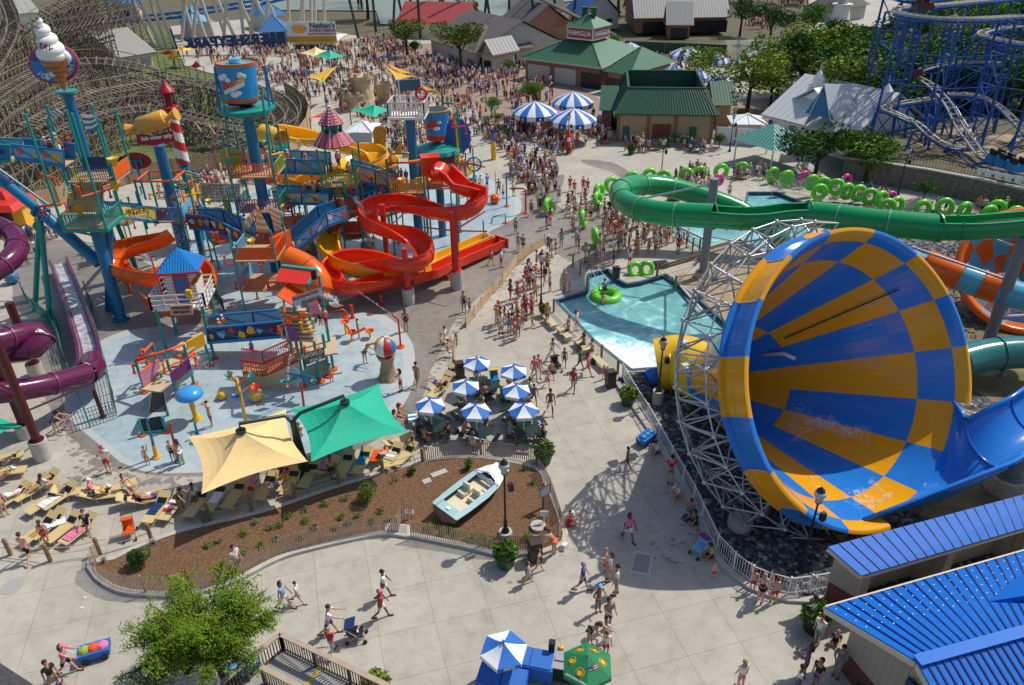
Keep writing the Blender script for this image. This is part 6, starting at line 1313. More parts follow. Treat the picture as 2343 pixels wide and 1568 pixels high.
for i in range(2):
 for z_ in(.55,.8):b.plate([ps[i]+Vector((0,0,z_)),ps[i+1]+Vector((0,0,z_)),ps[i+1]+Vector((0,0,z_+.2)),ps[i]+Vector((0,0,z_+.2))],.05)
b.build('boards',M_WOOD,b_)
def panel_fence(label,pts,h,m,group=None,posts_m=M_WOOD,name='panel_fence',pr=.085):
 ps=[G2(p)for p in pts];t=thing(name,label,'fence',ps[0],group=group)
 for p in ps:b=MB();b.cyl(p,pr,h+.15,8);b.build('post',posts_m,t,auto=40)
 for i in range(len(ps)-1):b=MB();b.plate([ps[i]+Vector((0,0,.1)),ps[i+1]+Vector((0,0,.1)),ps[i+1]+Vector((0,0,h)),ps[i]+Vector((0,0,h))],.015);b.build('panel',m,t)
 return t
M_CLEAR=plain('clear_acrylic',(.8,.85,.85),.05,alpha=.22)
panel_fence('clear panel fence on timber posts along the landing pool edge',[(1267,714),(1302,749),(1337,786),(1376,821),(1413,856)],.95,M_CLEAR);panel_fence('clear panel fence at the back left corner of the landing pool',[(1291,671),(1343,661),(1328,628),(1311,610)],.95,M_CLEAR)
panel_fence('clear panel fence with timber posts between the queue and the upper pool',[(1497,512),(1538,535),(1571,555),(1600,574)],.95,M_CLEAR)
M_BAN=mat('tan_banner_mesh',(.58,.38,.20),.8,c2=(.62,.45,.28),var=.1,scale=2)
bf=panel_fence('tan mesh banner fence separating the damp paving from the walkway',[(1066,750),(1085,727),(1101,706),(1127,674),(1150,652),(1184,602),(1215,580),(1246,560)],.85,M_BAN,posts_m=M_DKGR,pr=.025)
for p in[(1075,735),(1113,688),(1140,660)]:g=G2(p);b=MB();e_=Vector((.31,.39,0));g=g+Vector((.02,-.05,.42));b.plate([g-e_,g+e_,g+e_*.8+Vector((0,0,.16)),g-e_*.9+Vector((0,0,.12))],.02);b.build('faded_emblem',plain('faded_grey_print',(.42,.36,.36),.8),bf)
def white_rail(label,pts,h=1.0,m=None,pitch=.14,group=None):
 m=m or plain('white_rail',(.74,.74,.72),.4);ps=[G2(p)for p in pts];t=thing('metal_railing',label,'railing',ps[0],group=group)
 for i in range(len(ps)-1):railing('rail_panel',ps[i]+Vector((0,0,.1)),ps[i+1]+Vector((0,0,.1)),h,m,t,pitch,bar=.012,rr=.028);b=MB();b.cyl(ps[i],.045,h+.2,8);b.build('post',m,t)
 return t
white_rail('long white railing curving along the stone bed under the funnel',[(1424,868),(1452,918),(1481,962),(1508,1010),(1536,1060),(1562,1107),(1586,1150),(1605,1190),(1639,1264),(1677,1305),(1717,1336),(1757,1352),(1802,1364),(1850,1358),(1905,1348)],1.0)
white_rail('white railing in front of the queue carrying green tubes',[(1780,434),(1829,441),(1872,449),(1916,457),(1966,466),(2015,477),(2068,490)],1.05);white_rail('thin pale railing behind the green slide near the right edge',[(2068,490),(2100,472),(2170,482),(2250,492)],.95,STEEL);white_rail('white railing beside the open plaza crowd',[(1190,385),(1216,420),(1240,445),(1245,480)],.9,STEEL)
for i,(a_,b__)in enumerate((((1366,635),(1392,655)),((1352,640),(1370,660)),((1760,420),(1790,440)),((1738,420),(1765,445)))):
 t=thing('pool_handrail',['bent steel handrail on the right of the landing pool steps','bent steel handrail on the left of the landing pool steps','steel handrail right of the upper pool steps','steel handrail left of the upper pool steps'][i],'handrail',G(*a_));b=MB();p,r_=G(*a_),G(*b__);b.tube([p,p+Vector((0,0,.9)),r_+Vector((0,0,.5)),r_-Vector((0,0,.3))],.028,6);b.build('rail',STEEL,t)
bt=thing('motor_boat','pale blue and cream open motor boat lying in the mulch bed','boat',(0,0,0));M_BB=plain('boat_pale_blue',(.33,.52,.54),.35);M_BC=plain('boat_cream',(.68,.60,.44),.5);M_BW=plain('boat_white',(.80,.80,.77),.3);M_BBR=plain('boat_dull_red',(.22,.12,.11),.6)
hs=[(-2.55,.80),(-2.5,.88),(-1.5,.95),(0,.98),(1.0,.90),(1.8,.66),(2.35,.36),(2.65,.10),(2.72,.0)];bl=MB();n=len(hs);vs=[]
for x,w_ in hs:
 keel=.12 if x<1.5 else.12+(x-1.5)*.35
 for s_ in(1,-1):vs+=[(x,s_*w_,.82+.05*max(0,x)),(x-.05,s_*w_*.86,.45+keel*.3),(x-.1,s_*.05*w_,keel)]
fs=[]
for i in range(n-1):
 a,d_=i*6,(i+1)*6
 fs+=[(a,d_,d_+1,a+1),(a+1,d_+1,d_+2,a+2),(a+3,a+4,d_+4,d_+3),(a+4,a+5,d_+5,d_+4),(a+2,d_+2,d_+5,a+5)]
fs+=[(0,1,2,5,4,3)];bl.add(vs,fs);bl.build('hull',M_BBR,bt,auto=30)
dk=MB()
for i in range(n-1):
 (x0,w0),(x1,w1)=hs[i],hs[i+1];z0,z1=.83+.05*max(0,x0),.83+.05*max(0,x1)
 inn0,inn1=(.62*.98 if x0<1.2 else 0),(.62*.98 if x1<1.2 else 0)
 for s_ in(1,-1):dk.quad(Vector((x0,s_*w0,z0)),Vector((x1,s_*w1,z1)),Vector((x1,s_*min(w1,inn1),z1+.03)),Vector((x0,s_*min(w0,inn0),z0+.03)),0 if x1<=1.2 else 1)
dk.build('gunwale_deck',[M_BB,M_BW],bt);b=MB();b.box((1.95,0,.90),(1.1,.95,.05),taper=.75);b.build('fore_deck',M_BW,bt)
b=MB();b.box((-.55,0,.40),(3.4,1.35,.04));b.build('floor',M_BC,bt);b=MB();b.box((-2.2,0,.45),(.62,1.5,.35));b.build('stern_seat',M_BB,bt);b=MB();b.box((-2.2,0,.81),(.2,.25,.06));b.build('fuel_cap',M_BW,bt)
for sy in(.36,-.36):
 for sx_ in(-.55,-.05):b=MB();b.box((sx_,sy,.45),(.44,.5,.28),taper=.95);b.build('seat_cushion',M_BC,bt)
 b=MB();b.box((-.3,sy,.7),(.14,.5,.48),taper=.8);b.build('seat_back',M_BC,bt)
b=MB();b.beam((1.05,-.85,.95),(1.25,0,1.2),.05,.06);b.beam((1.05,.85,.95),(1.25,0,1.2),.05,.06);b.box((1.05,0,.6),(.1,1.3,.3));b.build('windscreen_frame',M_BB,bt)
b=MB();cw=Vector((.82,-.36,.98));b.tube([cw+Vector((math.cos(a_)*.08,math.sin(a_)*.2,math.sin(a_+1.57)*.0+math.cos(a_)*.18))for a_ in[2*PI*i/16 for i in range(16)]],.018,6,closed=True);b.beam(cw-Vector((0,.2,0)),cw+Vector((0,.2,0)),.02);b.build('steering_wheel',M_BW,bt)
ga,gb=G(1014,1181,.6),G(1146,1074,.6);bt.location=((ga.x+gb.x)/2,(ga.y+gb.y)/2,.14);bt.rotation_euler=(R(8),R(2),math.atan2(gb.y-ga.y,gb.x-ga.x));sc_b=(gb-ga).length/5.0;bt.scale=(sc_b,sc_b*1.05,sc_b)
def shrub(x,y,r,label,m,h=1.3,n=260,seed=1,name='shrub',leaf=.07,z0=.14,cat='shrub',m2=None,trunk=False,group=None):
 rr=random.Random(seed);g=G(x,y);t=thing(name,label,cat,(g.x,g.y,z0),group=group);b=MB()
 for k_ in range(5):a_=rr.uniform(0,6.3);leaves(b,(g.x+math.cos(a_)*r*.4,g.y+math.sin(a_)*r*.4,z0+r*h*rr.uniform(.35,.95)),r*.65,n//5,leaf,rr,(1,1,h*.8),shell=.6)
 b.build('foliage',m,t);b=MB();b.cyl((g.x,g.y,z0-.1),.03+r*.03,r*.7,6);b.build('stem',M_BARK,t);return t
shrub(843,1150,.55,'large bushy evergreen shrub in the middle of the mulch bed',L_OLIV,1.4,1400,1,leaf=.05);shrub(327,1295,.55,'pine shrub at the left end of the mulch bed',L_DARK,1.3,1200,2,leaf=.06);shrub(1073,1078,.24,'narrow upright conifer behind the boat',L_MID,2.6,500,3,leaf=.05);shrub(942,1090,.26,'round dark bush near the corner post',L_DARK,1.1,400,4,leaf=.05);shrub(908,1105,.25,'thin sapling left of the round dark bush',L_OLIV,1.8,60,5,leaf=.05);shrub(468,1200,.3,'small leafy sapling at the terrace kerb',L_SAGE,1.8,300,6,leaf=.05)
for i,(x,y)in enumerate(((1198,1080),(1218,1112),(353,1248),(240,1290))):
 rr=random.Random(i);g=G(x,y);t=thing('yucca',['spiky yucca right of the boat bow','spiky yucca near the message board','spiky yucca behind the left pine shrub','spiky yucca at the left tip of the bed'][i],'plant',(g.x,g.y,.14));b=MB()
 for _ in range(46):a_=rr.uniform(0,6.3);u=rr.uniform(.15,1.2);d_=Vector((math.cos(a_)*math.cos(u),math.sin(a_)*math.cos(u),math.sin(u)))*.36;e=Vector((-math.sin(a_),math.cos(a_),0))*.018;p=Vector((g.x,g.y,.15));b.add([p-e,p+e,p+d_],[(0,1,2)])
 b.build('blades',L_SAGE if i>1 else L_MID,t)
tuf=[(x,y)for x,y in((640,1210),(700,1175),(745,1160),(790,1148),(700,1200),(620,1215),(560,1228),(500,1245),(480,1255),(585,1205),(660,1190),(725,1215),(770,1215),(690,1235),(820,1190),(800,1205),(850,1200),(890,1195),(870,1178),(635,1240),(600,1255),(560,1270),(780,1190),(985,1215),(1010,1225),(1045,1228),(1080,1240),(1105,1240),(1125,1250),(1205,1240),(1216,1250),(1245,1190))]
for i,(x,y)in enumerate(tuf):shrub(x,y,.23 if i<23 else.3,'tuft of %s foliage %s'%(('green','grey green')[i%2],'in the left half of the mulch bed' if i<23 else 'behind the slats in front of the boat'),(L_MID,L_SAGE)[i%2]if i<23 else L_YEL,.9,110 if i<23 else 170,i+50,'bed_plant',.05,cat='plant',group='small plants of the mulch bed %s'%(('green','grey green')[i%2]+(' left' if i<23 else ' right')))
for x,y,rz,w_,d_,lb in((1005,1088,.5,.9,.36,'larger grey stepping slab in the mulch'),(977,1106,.5,.45,.36,'smaller grey stepping slab in the mulch')):t=thing('stepping_slab',lb,'slab',G(x,y));b=MB();g=G(x,y);b.box((g.x,g.y,.13),(w_,d_,.05),rz);b.build('slab',M_CURB,t)
t=thing('drain_cover','round pale concrete manhole lid in the mulch by the bin','manhole',G(1231,1212));b=MB();g=G(1231,1212);b.cyl((g.x,g.y,.1),.38,.2,20);b.build('lid',M_CURB,t,auto=40)
def grate(label,pts,n=12,z=.012,frame=True,m=M_DKGR):
 ps=[G2(p)for p in pts];t=thing('drain_grate',label,'grate',ps[0]);b=MB();b.add([p+Vector((0,0,z))for p in ps],[(0,1,2,3)]);b.build('frame',M_CURB,t)
 b=MB();cc=sum(ps,Vector())/4;qs=[cc+(p-cc)*.78 for p in ps]
 for i in range(n):f,f2=i/n,(i+.55)/n;u=Vector((0,0,z+.004));b.add([qs[0].lerp(qs[3],f)+u,qs[1].lerp(qs[2],f)+u,qs[1].lerp(qs[2],f2)+u,qs[0].lerp(qs[3],f2)+u],[(0,1,2,3)])
 b.build('bars',m,t)
grate('large square storm grate set in the plaza at the edge of the funnel shadow',[q(2,3,*p)for p in((1105,350),(1280,382),(1242,588),(1060,553))],16,m=plain('blue_grey_grate',(.10,.15,.20),.5));grate('grey corrugated grate in the kerb of the planted bed',[q(1,3,*p)for p in((1185,125),(1395,140),(1395,235),(1155,220))],14,.18,m=plain('grey_grate',(.28,.30,.30),.5));grate('small white grate lying in the mulch behind the slats',[q(1,3,*p)for p in((1350,-5),(1430,5),(1425,40),(1350,30))],6,.16,m=M_BLKP)
t=thing('manhole_cover','round grey manhole cover in the plaza at the left','manhole',Q(0,3,110,675));b=MB();b.cyl(Q(0,3,110,675),.48,.012,24);b.build('lid',plain('cover_grey',(.36,.36,.35),.8),t)
for x,y,lb in((765,780,'scrap of white litter on the plaza by the bed'),(740,872,'crumpled white cup on the plaza left of the tree')):t=thing('litter',lb,'litter',Q(0,3,x,y));b=MB();b.box(Q(0,3,x,y),(.14,.09,.06),.4,taper=.6);b.build('paper',M_WHITE,t)
t=thing('message_board','framed white notice board on a timber post at the bed corner','notice board',Q(2,2,285,1540));g=Q(2,2,285,1545);b=MB();b.cyl(g,.07,QP(2,2,290,1290,g.y).z,8);b.build('post',M_WOOD,t);S=[QP(2,2,x,y,g.y-.12)for x,y in((250,1360),(350,1300),(352,1385),(255,1440))];b=MB();b.plate(S,.06);o=b.build('frame',M_WOOD,t);cc=sum(S,Vector())/4;b=MB();b.plate([cc+(p-cc)*.84+Vector((0,-.04,0))for p in S],.02);b.build('sheet',plain('notice_white',(.66,.68,.68),.6),o)
t=thing('small_sign','little white sign on a post above the round manhole lid','sign',Q(2,3,290,130));g=Q(2,3,290,130);b=MB();b.cyl(g,.03,.9,6);b.build('post',M_WHITE,t);b=MB();b.box((g.x,g.y-.05,.7),(.42,.03,.35));b.build('panel',M_WHITE,t)
def lounger_proto():
 t=thing('sun_lounger','x','sun lounger');b=MB()
 for s_ in(-.31,.31):b.tube([(-.95,s_,.36),(.35,s_,.36),(1.0,s_,.72)],.025,6);
 for x in(-.95,1.0):b.tube([(x,-.31,.36 if x<0 else.72),(x,.31,.36 if x<0 else.72)],.025,6)
 b.build('frame',M_TANF,t);b=MB();b.plate([(-.93,-.28,.37),(.35,-.28,.37),(.35,.28,.37),(-.93,.28,.37)],.02);b.build('seat',M_STRAP,t);b=MB();b.plate([(.36,-.28,.375),(.98,-.28,.72),(.98,.28,.72),(.36,.28,.375)],.02);b.build('backrest',M_STRAP,t)
 b=MB();b.plate([(.42,-.25,.43),(.68,-.25,.575),(.68,.25,.575),(.42,.25,.43)],.02);b.build('dark_band',M_BLKP,t)
 for x,s_ in((-.75,-.3),(-.75,.3),(.3,-.3),(.3,.3)):b=MB();b.tube([(x,s_,.36),(x-.12,s_,0)],.02,6);b.build('leg',M_TANF,t)
 return t
lp_=lounger_proto();LG=[]
spots=[(14,1058,200,0),(32,1150,60,'a'),(78,1132,60,'a'),(100,1120,60,'a'),(140,1150,62,'a'),(105,1160,62,'a'),(115,1215,68,'b'),(150,1222,66,'b'),(185,1226,66,'b'),(95,1225,66,'b'),(175,1136,190,'c'),(240,1144,190,'c'),(272,1128,215,'c'),(322,1150,200,'d'),(348,1152,200,'d'),(362,1178,80,'e'),(398,1172,80,'e'),(455,1165,80,'f'),(497,1152,80,'f'),(540,1146,80,'f'),(612,1128,80,'f'),(646,1108,80,'f'),(668,1116,85,'f'),(710,1100,80,'g'),(752,1078,250,'g'),(790,1078,80,'g'),(830,1070,80,'g'),(898,1060,70,'g'),(925,1055,60,'g'),(915,1020,220,'g'),(1005,902,60,'h'),(1012,888,60,'h'),(1022,872,60,'h'),(20,1090,190,'i'),]
zone={0:'by the foot of the front maroon column','a':'in the crowded cluster at the lower left','b':'in the row behind the lower left rope fence','c':'on the open strip left of the yellow sail','d':'with sunbathers left of the yellow sail','e':'beside the terrace fence','f':'in the shade of the yellow sail','g':'in the shade of the green sail','h':'by the rope fence above the umbrellas','i':'at the left edge below the purple slide'}
for i,(x,y,a_,zn)in enumerate(spots):
 o=lp_ if i==0 else dup(lp_);g=G(x,y);o.location=g;o.rotation_euler.z=R(a_);tag(o,'tan strapped sun lounger '+zone[zn],'sun lounger','tan sun loungers '+zone[zn])
TOW=[(362,1175,'dark beach towel with a white emblem on a lounger',M_NAVY,80),(398,1168,'bright patterned beach towel on the lounger by the fence',M_REDP,80),(176,1234,'pink towel on the lounger by the rope fence',M_PINK,66),(500,1150,'white towel on a shaded lounger',M_UWH,80),(118,1160,'white towel on a clustered lounger',M_UWH,62),(831,1062,'blue towel on a lounger under the green sail',M_BLUEB,80),(752,1074,'pink and blue bag pile on a shaded lounger',M_PINK,80),(898,1052,'grey striped towels draped on a lounger',M_BEIGE,70),(945,968,'blue and white striped towel hung on a chair',M_BLUEB,100),(130,1212,'big white towel being folded',M_UWH,30),(660,1098,'yellow folded chair pad',M_YELP,80),(862,1056,'orange towel on a shaded lounger',M_ORP,85)]
for x,y,lb,m,a_ in TOW:
 g=G(x,y);t=thing('beach_towel',lb,'towel',(g.x,g.y,.4),R(a_));b=MB()
 for i in range(5):b.box((g.x+(i-2)*.2,g.y,.40+.02*(i%2)),(.21,.5,.03),0,i%2)
 b.build('cloth',[m,M_UWH if 'striped' in lb or 'patterned' in lb else m],t)
for x,y,k,lb in((1108,905,0,'blue bag by the middle umbrella tables'),(1199,962,1,'pink bag on the ground below the right umbrella'),(1045,990,2,'black bag beside the lower umbrella table'),(1420,873,0,'dark blue bag at the foot of the railing by the bin'),(1292,1255,3,'white bag on the kerb beside the bin'),(1356,832,2,'black bag under the bench by the bin'),(1570,1190,0,'blue bag at the white railing among the sitting people'),(140,1128,1,'pink bag among the left loungers')):t=thing('bag',lb,'bag',G(x,y));b=MB();b.box(G(x,y),(.42,.3,.3),x,0,.7);b.build('body',(M_NAVY,M_PINK,M_BLKP,M_UWH)[k],t);b=MB();g=G(x,y,.3);b.tube([g-Vector((.12,0,0)),g+Vector((0,0,.12)),g+Vector((.12,0,0))],.015,4);b.build('strap',M_BLKP,t)
for i,(x,y)in enumerate(((1259,745),(1290,772),(1372,838),(1330,800))):
 t=thing('deck_bench',['pale bench nearest the lamp by the landing pool','pale bench with the red shirted guard by the pool','pale bench nearest the brown bin','pale bench in the middle of the pool fence'][i],'bench',G(x,y));g=G(x,y);a_=math.atan2(G(1376,821).y-G(1267,714).y,G(1376,821).x-G(1267,714).x)
 b=MB();b.box((g.x,g.y,.4),(1.7,.5,.05),a_);b.build('seat',M_TANF,t)
 for s_ in(-.7,.7):b=MB();b.box((g.x+s_*math.cos(a_),g.y+s_*math.sin(a_),0),(.06,.4,.4),a_);b.build('leg',M_TANF,t)
for i,(x,y,lb,rz)in enumerate(((1511,612,'black plastic storage trunk beside the twin green tube',.2),(1540,460,'black storage trunk on the island inside the green loop',.1))):
 t=thing('storage_trunk',lb,'trunk',(0,0,0));b=MB();b.box((0,0,0),(1.15,.6,.4));b.build('body',M_BLKP,t);b=MB();b.box((0,0,.4),(1.2,.65,.1),taper=.95);b.build('lid',M_BLKP,t);t.location=G(x,y);t.rotation_euler.z=rz
M_TUBE=plain('lime_inflatable',(.16,.62,.04),.3)
def ring_proto(R_=.62,r_=.26):
 b=MB();b.tube([Vector((R_*math.cos(2*PI*i/24),R_*math.sin(2*PI*i/24),0))for i in range(24)],r_,12,closed=True);return b
def inflatable(label,c,tilt=None,az=0,m=M_TUBE,s=1.0,double=False,group='green inflatable tubes'):
 t=thing('inflatable_tube',label,'inflatable',(0,0,0),group=group);o=ring_proto().build('ring',m,t,smooth=True)
 if double:o2=o.copy();COL.objects.link(o2);o2.parent=t;o2.location=(1.2,0,0)
 for s_ in(-1,1):b=MB();b.tube([(s_*.62-.12,0,.27),(s_*.62,0,.34),(s_*.62+.12,0,.27)],.02,5);b.build('handle',M_BLUEB,o)
 t.location=c;t.rotation_euler=(tilt or 0,0,az);t.scale=(s,s,s);return t
ringpts=[(1570,402),(1601,397),(1650,392),(1698,388),(1768,400),(1858,418),(1884,424),(1913,428),(1938,438),(1965,442),(1990,450),(2017,456),(2052,470),(2111,478),(2162,474),(2206,482),(2262,490),(2322,492),(2280,478),(1800,408),(1875,440),(2030,474)]
for i,(x,y)in enumerate(ringpts):
 big=x>2080;inflatable('lime green tube carried upright in the queue, %s'%('large one near the right edge' if big else 'above the white railing' if x>1780 else 'behind the green slide loop'),G(x,y,1.5 if 1780<x<2080 else.95),R(80+(i*13)%14),R(-12+(i*29)%40),s=1.05 if big else 1.0,group='lime tubes carried in the queue, '+('near the right edge' if big else 'above the white railing' if x>1780 else 'behind the green slide loop'))
for x,y,z_,tl,az,lb,dbl in((1335,500,.95,82,70,'lime green tube carried left of the dense queue',0),(1362,541,.95,85,95,'lime green tube held edge on above the pool steps',0),(1368,458,.95,75,60,'lime green tube stood up at the left of the slide bend',0),(1371,438,.95,80,50,'lime green tube just behind the slide bend',0),(1255,473,.8,75,60,'lime green tube leaning at the rope fence',0),(1400,423,.95,72,20,'lime green tube over the far side of the slide bend',0),(1447,410,.95,75,10,'lime green tube above the top of the slide loop',0),(1487,403,.95,75,10,'lime green tube at the right of the loop top',0),(1519,407,1,75,0,'lime green tube seen over the slide behind the lamp',0),(1454,617,.42,62,8,'twin lime green tube leaning on the deck by the trunk',1),(1387,677,-.2,4,10,'lime green tube afloat in the landing pool with two riders',0)):
 inflatable(lb,G(x,y,z_),R(tl),R(az),double=dbl,s=1.45 if z_<0 else.8 if dbl else 1)
for x,y,lb in((1644,412,'pink inflatable ring behind the slide loop'),(1842,405,'pink inflatable ring above the white railing'),(1938,412,'pink inflatable ring half hidden by green tubes'),(2040,452,'pink inflatable ring at the right of the railing')):inflatable(lb,G(x,y,1.2),1.35,.3,plain('pink_inflatable',(.80,.05,.30),.3),.75,group='pink inflatable rings')
rd=thing('deck_ramp','grey decked ramp with wooden baluster railing and yellow edge stripes at the bottom edge','ramp',G(650,1490));zr_=.55
def PZ(c,r,x,y,z):return Q(c,r,x,y,z)
A0,A1,A2=Q(1,3,250,1250,zr_),Q(1,3,1250,1740,zr_),Q(1,3,-60,1520,zr_);dv=(A1-A0);dw=(A2-A0)
b=MB();b.prism([(A0.x,A0.y),(A1.x,A1.y),(A1.x+dw.x*1.6,A1.y+dw.y*1.6),(A2.x+dw.x*.6,A2.y+dw.y*.6)],.02,zr_-.02);b.build('base',M_CURB,rd)
b=MB();nrm=Vector((-dv.y,dv.x,0)).normalized()
for i in range(44):f=i/44;p=A0.lerp(A1,f);b.beam(p,p+dw*1.6,.065,.03)
b.build('deck_slats',plain('grey_deck_slat',(.30,.32,.32),.6),rd)
for f in(.36,.375):b=MB();p=A0.lerp(A1,f)+Vector((0,0,.03));b.beam(p,p+dw*1.6,.04,.02);b.build('yellow_stripe',M_YELP,rd)
M_CAP=mat('pale_timber_cap',(.42,.33,.25),.8,var=.15,scale=3);M_BAL=plain('brown_baluster',(.14,.09,.065),.8)
for a_,b__ in((A0,A1),(A0,A0+dw*1.6),(A0+dw*.9+dv*.12,A0+dw*.9+dv*1.0)):
 u=Vector((0,0,1.0));d_=(b__-a_);L=d_.length;b=MB();b.beam(a_+u,b__+u,.22,.06);b.build('handrail_cap',M_CAP,rd);b=MB();n=int(L/.13)
 for i in range(n):p=a_+d_*(i/n);b.beam(p+Vector((0,0,.08)),p+u,.035)
 b.beam(a_+Vector((0,0,.1)),b__+Vector((0,0,.1)),.05,.08);b.build('balusters',M_BAL,rd)
 for i in range(int(L/1.7)+1):p=a_+d_.normalized()*(i*1.7);b=MB();b.beam(p,p+u,.12);b.build('post',M_BAL,rd)
sheet('asphalt_path',[(-60,1500),(0,1517),(78,1568),(140,1640),(-60,1700)],.01,M_ASPH,smooth=False)
ct=thing('drinks_cart','bright blue drinks cart under the blue and white umbrella at the bottom edge','cart',(0,0,0));b=MB();b.box((0,0,.15),(1.9,.95,.75));b.build('body',M_UBL,ct);b=MB();b.box((-.45,0,.9),(.85,.85,.06));b.build('lid',M_UBL,ct);b=MB();b.box((.45,0,.9),(.85,.85,.06));b.build('lid',M_UBL,ct)
for x in(-.7,.7):b=MB();b.cyl((x,-.3,0),.12,.15,10);b.build('wheel',M_BLKP,ct)
ct.location=G(1215,1538);ct.rotation_euler.z=-.25
ct2=dup(ct,G(1150,1580),-.25,'second blue drinks cart half cut off by the bottom edge')
ub=dup(um,G(1152,1470,2.5)*1,R(-105),'large blue and white umbrella over the drinks carts at the bottom edge','table umbrellas');ub.location.z=0;ub.scale=(1.05,1.05,1.0)
fc=thing('food_cart','stainless food cart with drink taps beside the green umbrella','cart',(0,0,0));b=MB();b.box((0,0,.15),(2.1,1.0,.7));b.build('body',M_DKGR,fc);b=MB();b.box((0,0,.86),(2.1,1.0,.05));b.build('counter',M_STAINL,fc)
for x in(-.5,0,.5):b=MB();b.box((x,.1,.92),(.42,.5,.05));b.build('hatch',M_STAINL,fc)
b=MB();b.box((-.9,.3,.92),(.25,.25,.5));b.build('tap_tower',M_BLKP,fc);b=MB();b.ball((-.55,.4,1.0),.1,8,sc=(1.5,1,1));b.build('lemons',M_YELP,fc)
fc.location=G(1310,1545);fc.rotation_euler.z=-.22
gu=thing('table_umbrella','green six sided umbrella with yellow round badges and a small flag picture','umbrella',(0,0,0));M_UG=plain('umbrella_green',(.01,.20,.07),.7);N=6;r=1.02;b=MB();cc=[Vector((r*math.cos(i*PI/3+.3),r*math.sin(i*PI/3+.3),1.95))for i in range(N)]
for i in range(N):b.add([cc[i],cc[(i+1)%N],(0,0,2.5)],[(0,1,2)]);b.plate([cc[i],cc[(i+1)%N],cc[(i+1)%N]-Vector((0,0,.18)),cc[i]-Vector((0,0,.18))],.01)
b.build('canopy',M_UG,gu);b=MB();b.cyl((0,0,0),.03,2.55,8);b.build('pole',M_WOOD,gu)
for i in range(N):
 a,d_=cc[i],cc[(i+1)%N];m_=(a+d_)/2;p=m_.lerp(Vector((0,0,2.5)),.36);xx=(d_-a).normalized();yy=(Vector((0,0,2.5))-m_).normalized();nn=xx.cross(yy)
 if i!=4:
  b=MB();b.plate([p+nn*.012+(xx*math.cos(2*PI*k/20)+yy*math.sin(2*PI*k/20))*.17 for k in range(20)],.01);o=b.build('badge',M_YELP,gu);b=MB();b.tube([p+nn*.03+(xx*math.cos(2*PI*k/20)+yy*math.sin(2*PI*k/20))*.13 for k in range(20)],.014,4,closed=True);b.build('badge_ring',M_BROWN,o)
 else:
  b=MB();b.plate([p+nn*.012+xx*x+yy*y for x,y in((-.2,.12),(.02,.12),(.02,.3),(-.2,.3))],.01,0)
  for k in range(5):b.plate([p+nn*.012+xx*x+yy*y for x,y in((-.2+.22*(k>2),.12+k*.036-.0),(.2,.12+k*.036),(.2,.14+k*.036),(-.2+.22*(k>2),.14+k*.036))],.01,1+k%2)
  b.build('flag_picture',[M_NAVY,M_REDP,M_UWH],gu)
 if i==3:lettering('words','GOD BLESS AMERICA',.10,M_UWH,gu,m_.lerp(Vector((0,0,2.5)),.09)+nn*.014,xx,yy,.002,.002)
g=G(1345,1500,2.5);gu.location=(g.x,g.y,0);gu.rotation_euler.z=.15

# ================================================================ BLUE ROOFED BUILDINGS IN FRONT
M_BROOF=plain('royal_blue_roof',(.003,.145,.60),.55,spec=.3);M_SEAM=plain('dark_blue_seam',(.004,.02,.16),.5)
def seam_roof(name,a,b_,c_,d_,m,ms,parent,n,th=.08,w=.05,h=.05,fl=True):
 """a-b eave, d-c ridge; seams run from eave to ridge"""
 q_=MB();q_.plate([a,b_,c_,d_],th);o=q_.build(name,m,parent);nrm=(b_-a).cross(d_-a).normalized()
 if nrm.z<0:nrm=-nrm
 s_=MB()
 for i in range(1,n):s_.beam(a.lerp(b_,i/n)+nrm*(th/2+h/2),d_.lerp(c_,i/n)+nrm*(th/2+h/2),w,h)
 s_.build('standing_seams',ms,o);return o
def block_wall():
 m=bpy.data.materials.new('grey_block_wall');m.use_nodes=True;n=m.node_tree.nodes;l=m.node_tree.links;tc=n.new('ShaderNodeTexCoord');br=n.new('ShaderNodeTexBrick');br.inputs['Scale'].default_value=2.5;br.inputs['Color1'].default_value=(.42,.36,.29,1);br.inputs['Color2'].default_value=(.38,.33,.27,1);br.inputs['Mortar'].default_value=(.25,.22,.18,1);br.inputs['Mortar Size'].default_value=.015
 mp=n.new('ShaderNodeMapping');mp.inputs['Rotation'].default_value=(R(90),0,R(0));l.new(tc.outputs['Object'],mp.inputs['Vector']);l.new(mp.outputs['Vector'],br.inputs['Vector']);l.new(br.outputs['Color'],n['Principled BSDF'].inputs['Base Color']);n['Principled BSDF'].inputs['Roughness'].default_value=.9;return m
M_BLOCK=block_wall();M_REDW=mat('dark_red_base',(.16,.045,.04),.85,var=.15);M_FASC=plain('cream_fascia',(.60,.54,.42),.6)
rb_=thing('restroom_block','long narrow blue roofed block nearest the funnel with openings in its side','building',G(1920,1380))
e0,e1,r0_,r1_=Q(3,3,840,600,2.6),Q(3,3,2500,100,2.6),Q(3,3,540,325,3.3),Q(3,3,2500,-175,3.3)
e0,e1,r0_,r1_=Q(3,3,840,580,2.7),Q(3,3,3200,-110,2.7),Q(3,3,540,318,3.2),Q(3,3,3200,-392,3.2)
seam_roof('roof',e0,e1,r1_,r0_,M_BROOF,M_SEAM,rb_,30,w=.045,h=.035)
b=MB();b.beam(e0-Vector((0,0,.12)),r0_-Vector((0,0,.12)),.06,.2);b.beam(e0-Vector((0,0,.14)),e1-Vector((0,0,.14)),.06,.12);b.build('fascia',M_FASC,rb_)
def down(p,z=0):return Vector((p.x,p.y,z))
iw=(e1-e0).normalized();iv=(down(r0_)-down(e0)).normalized();w0=down(e0)+iw*.35+iv*.25;w1=down(r0_)+iw*.35-iv*.2
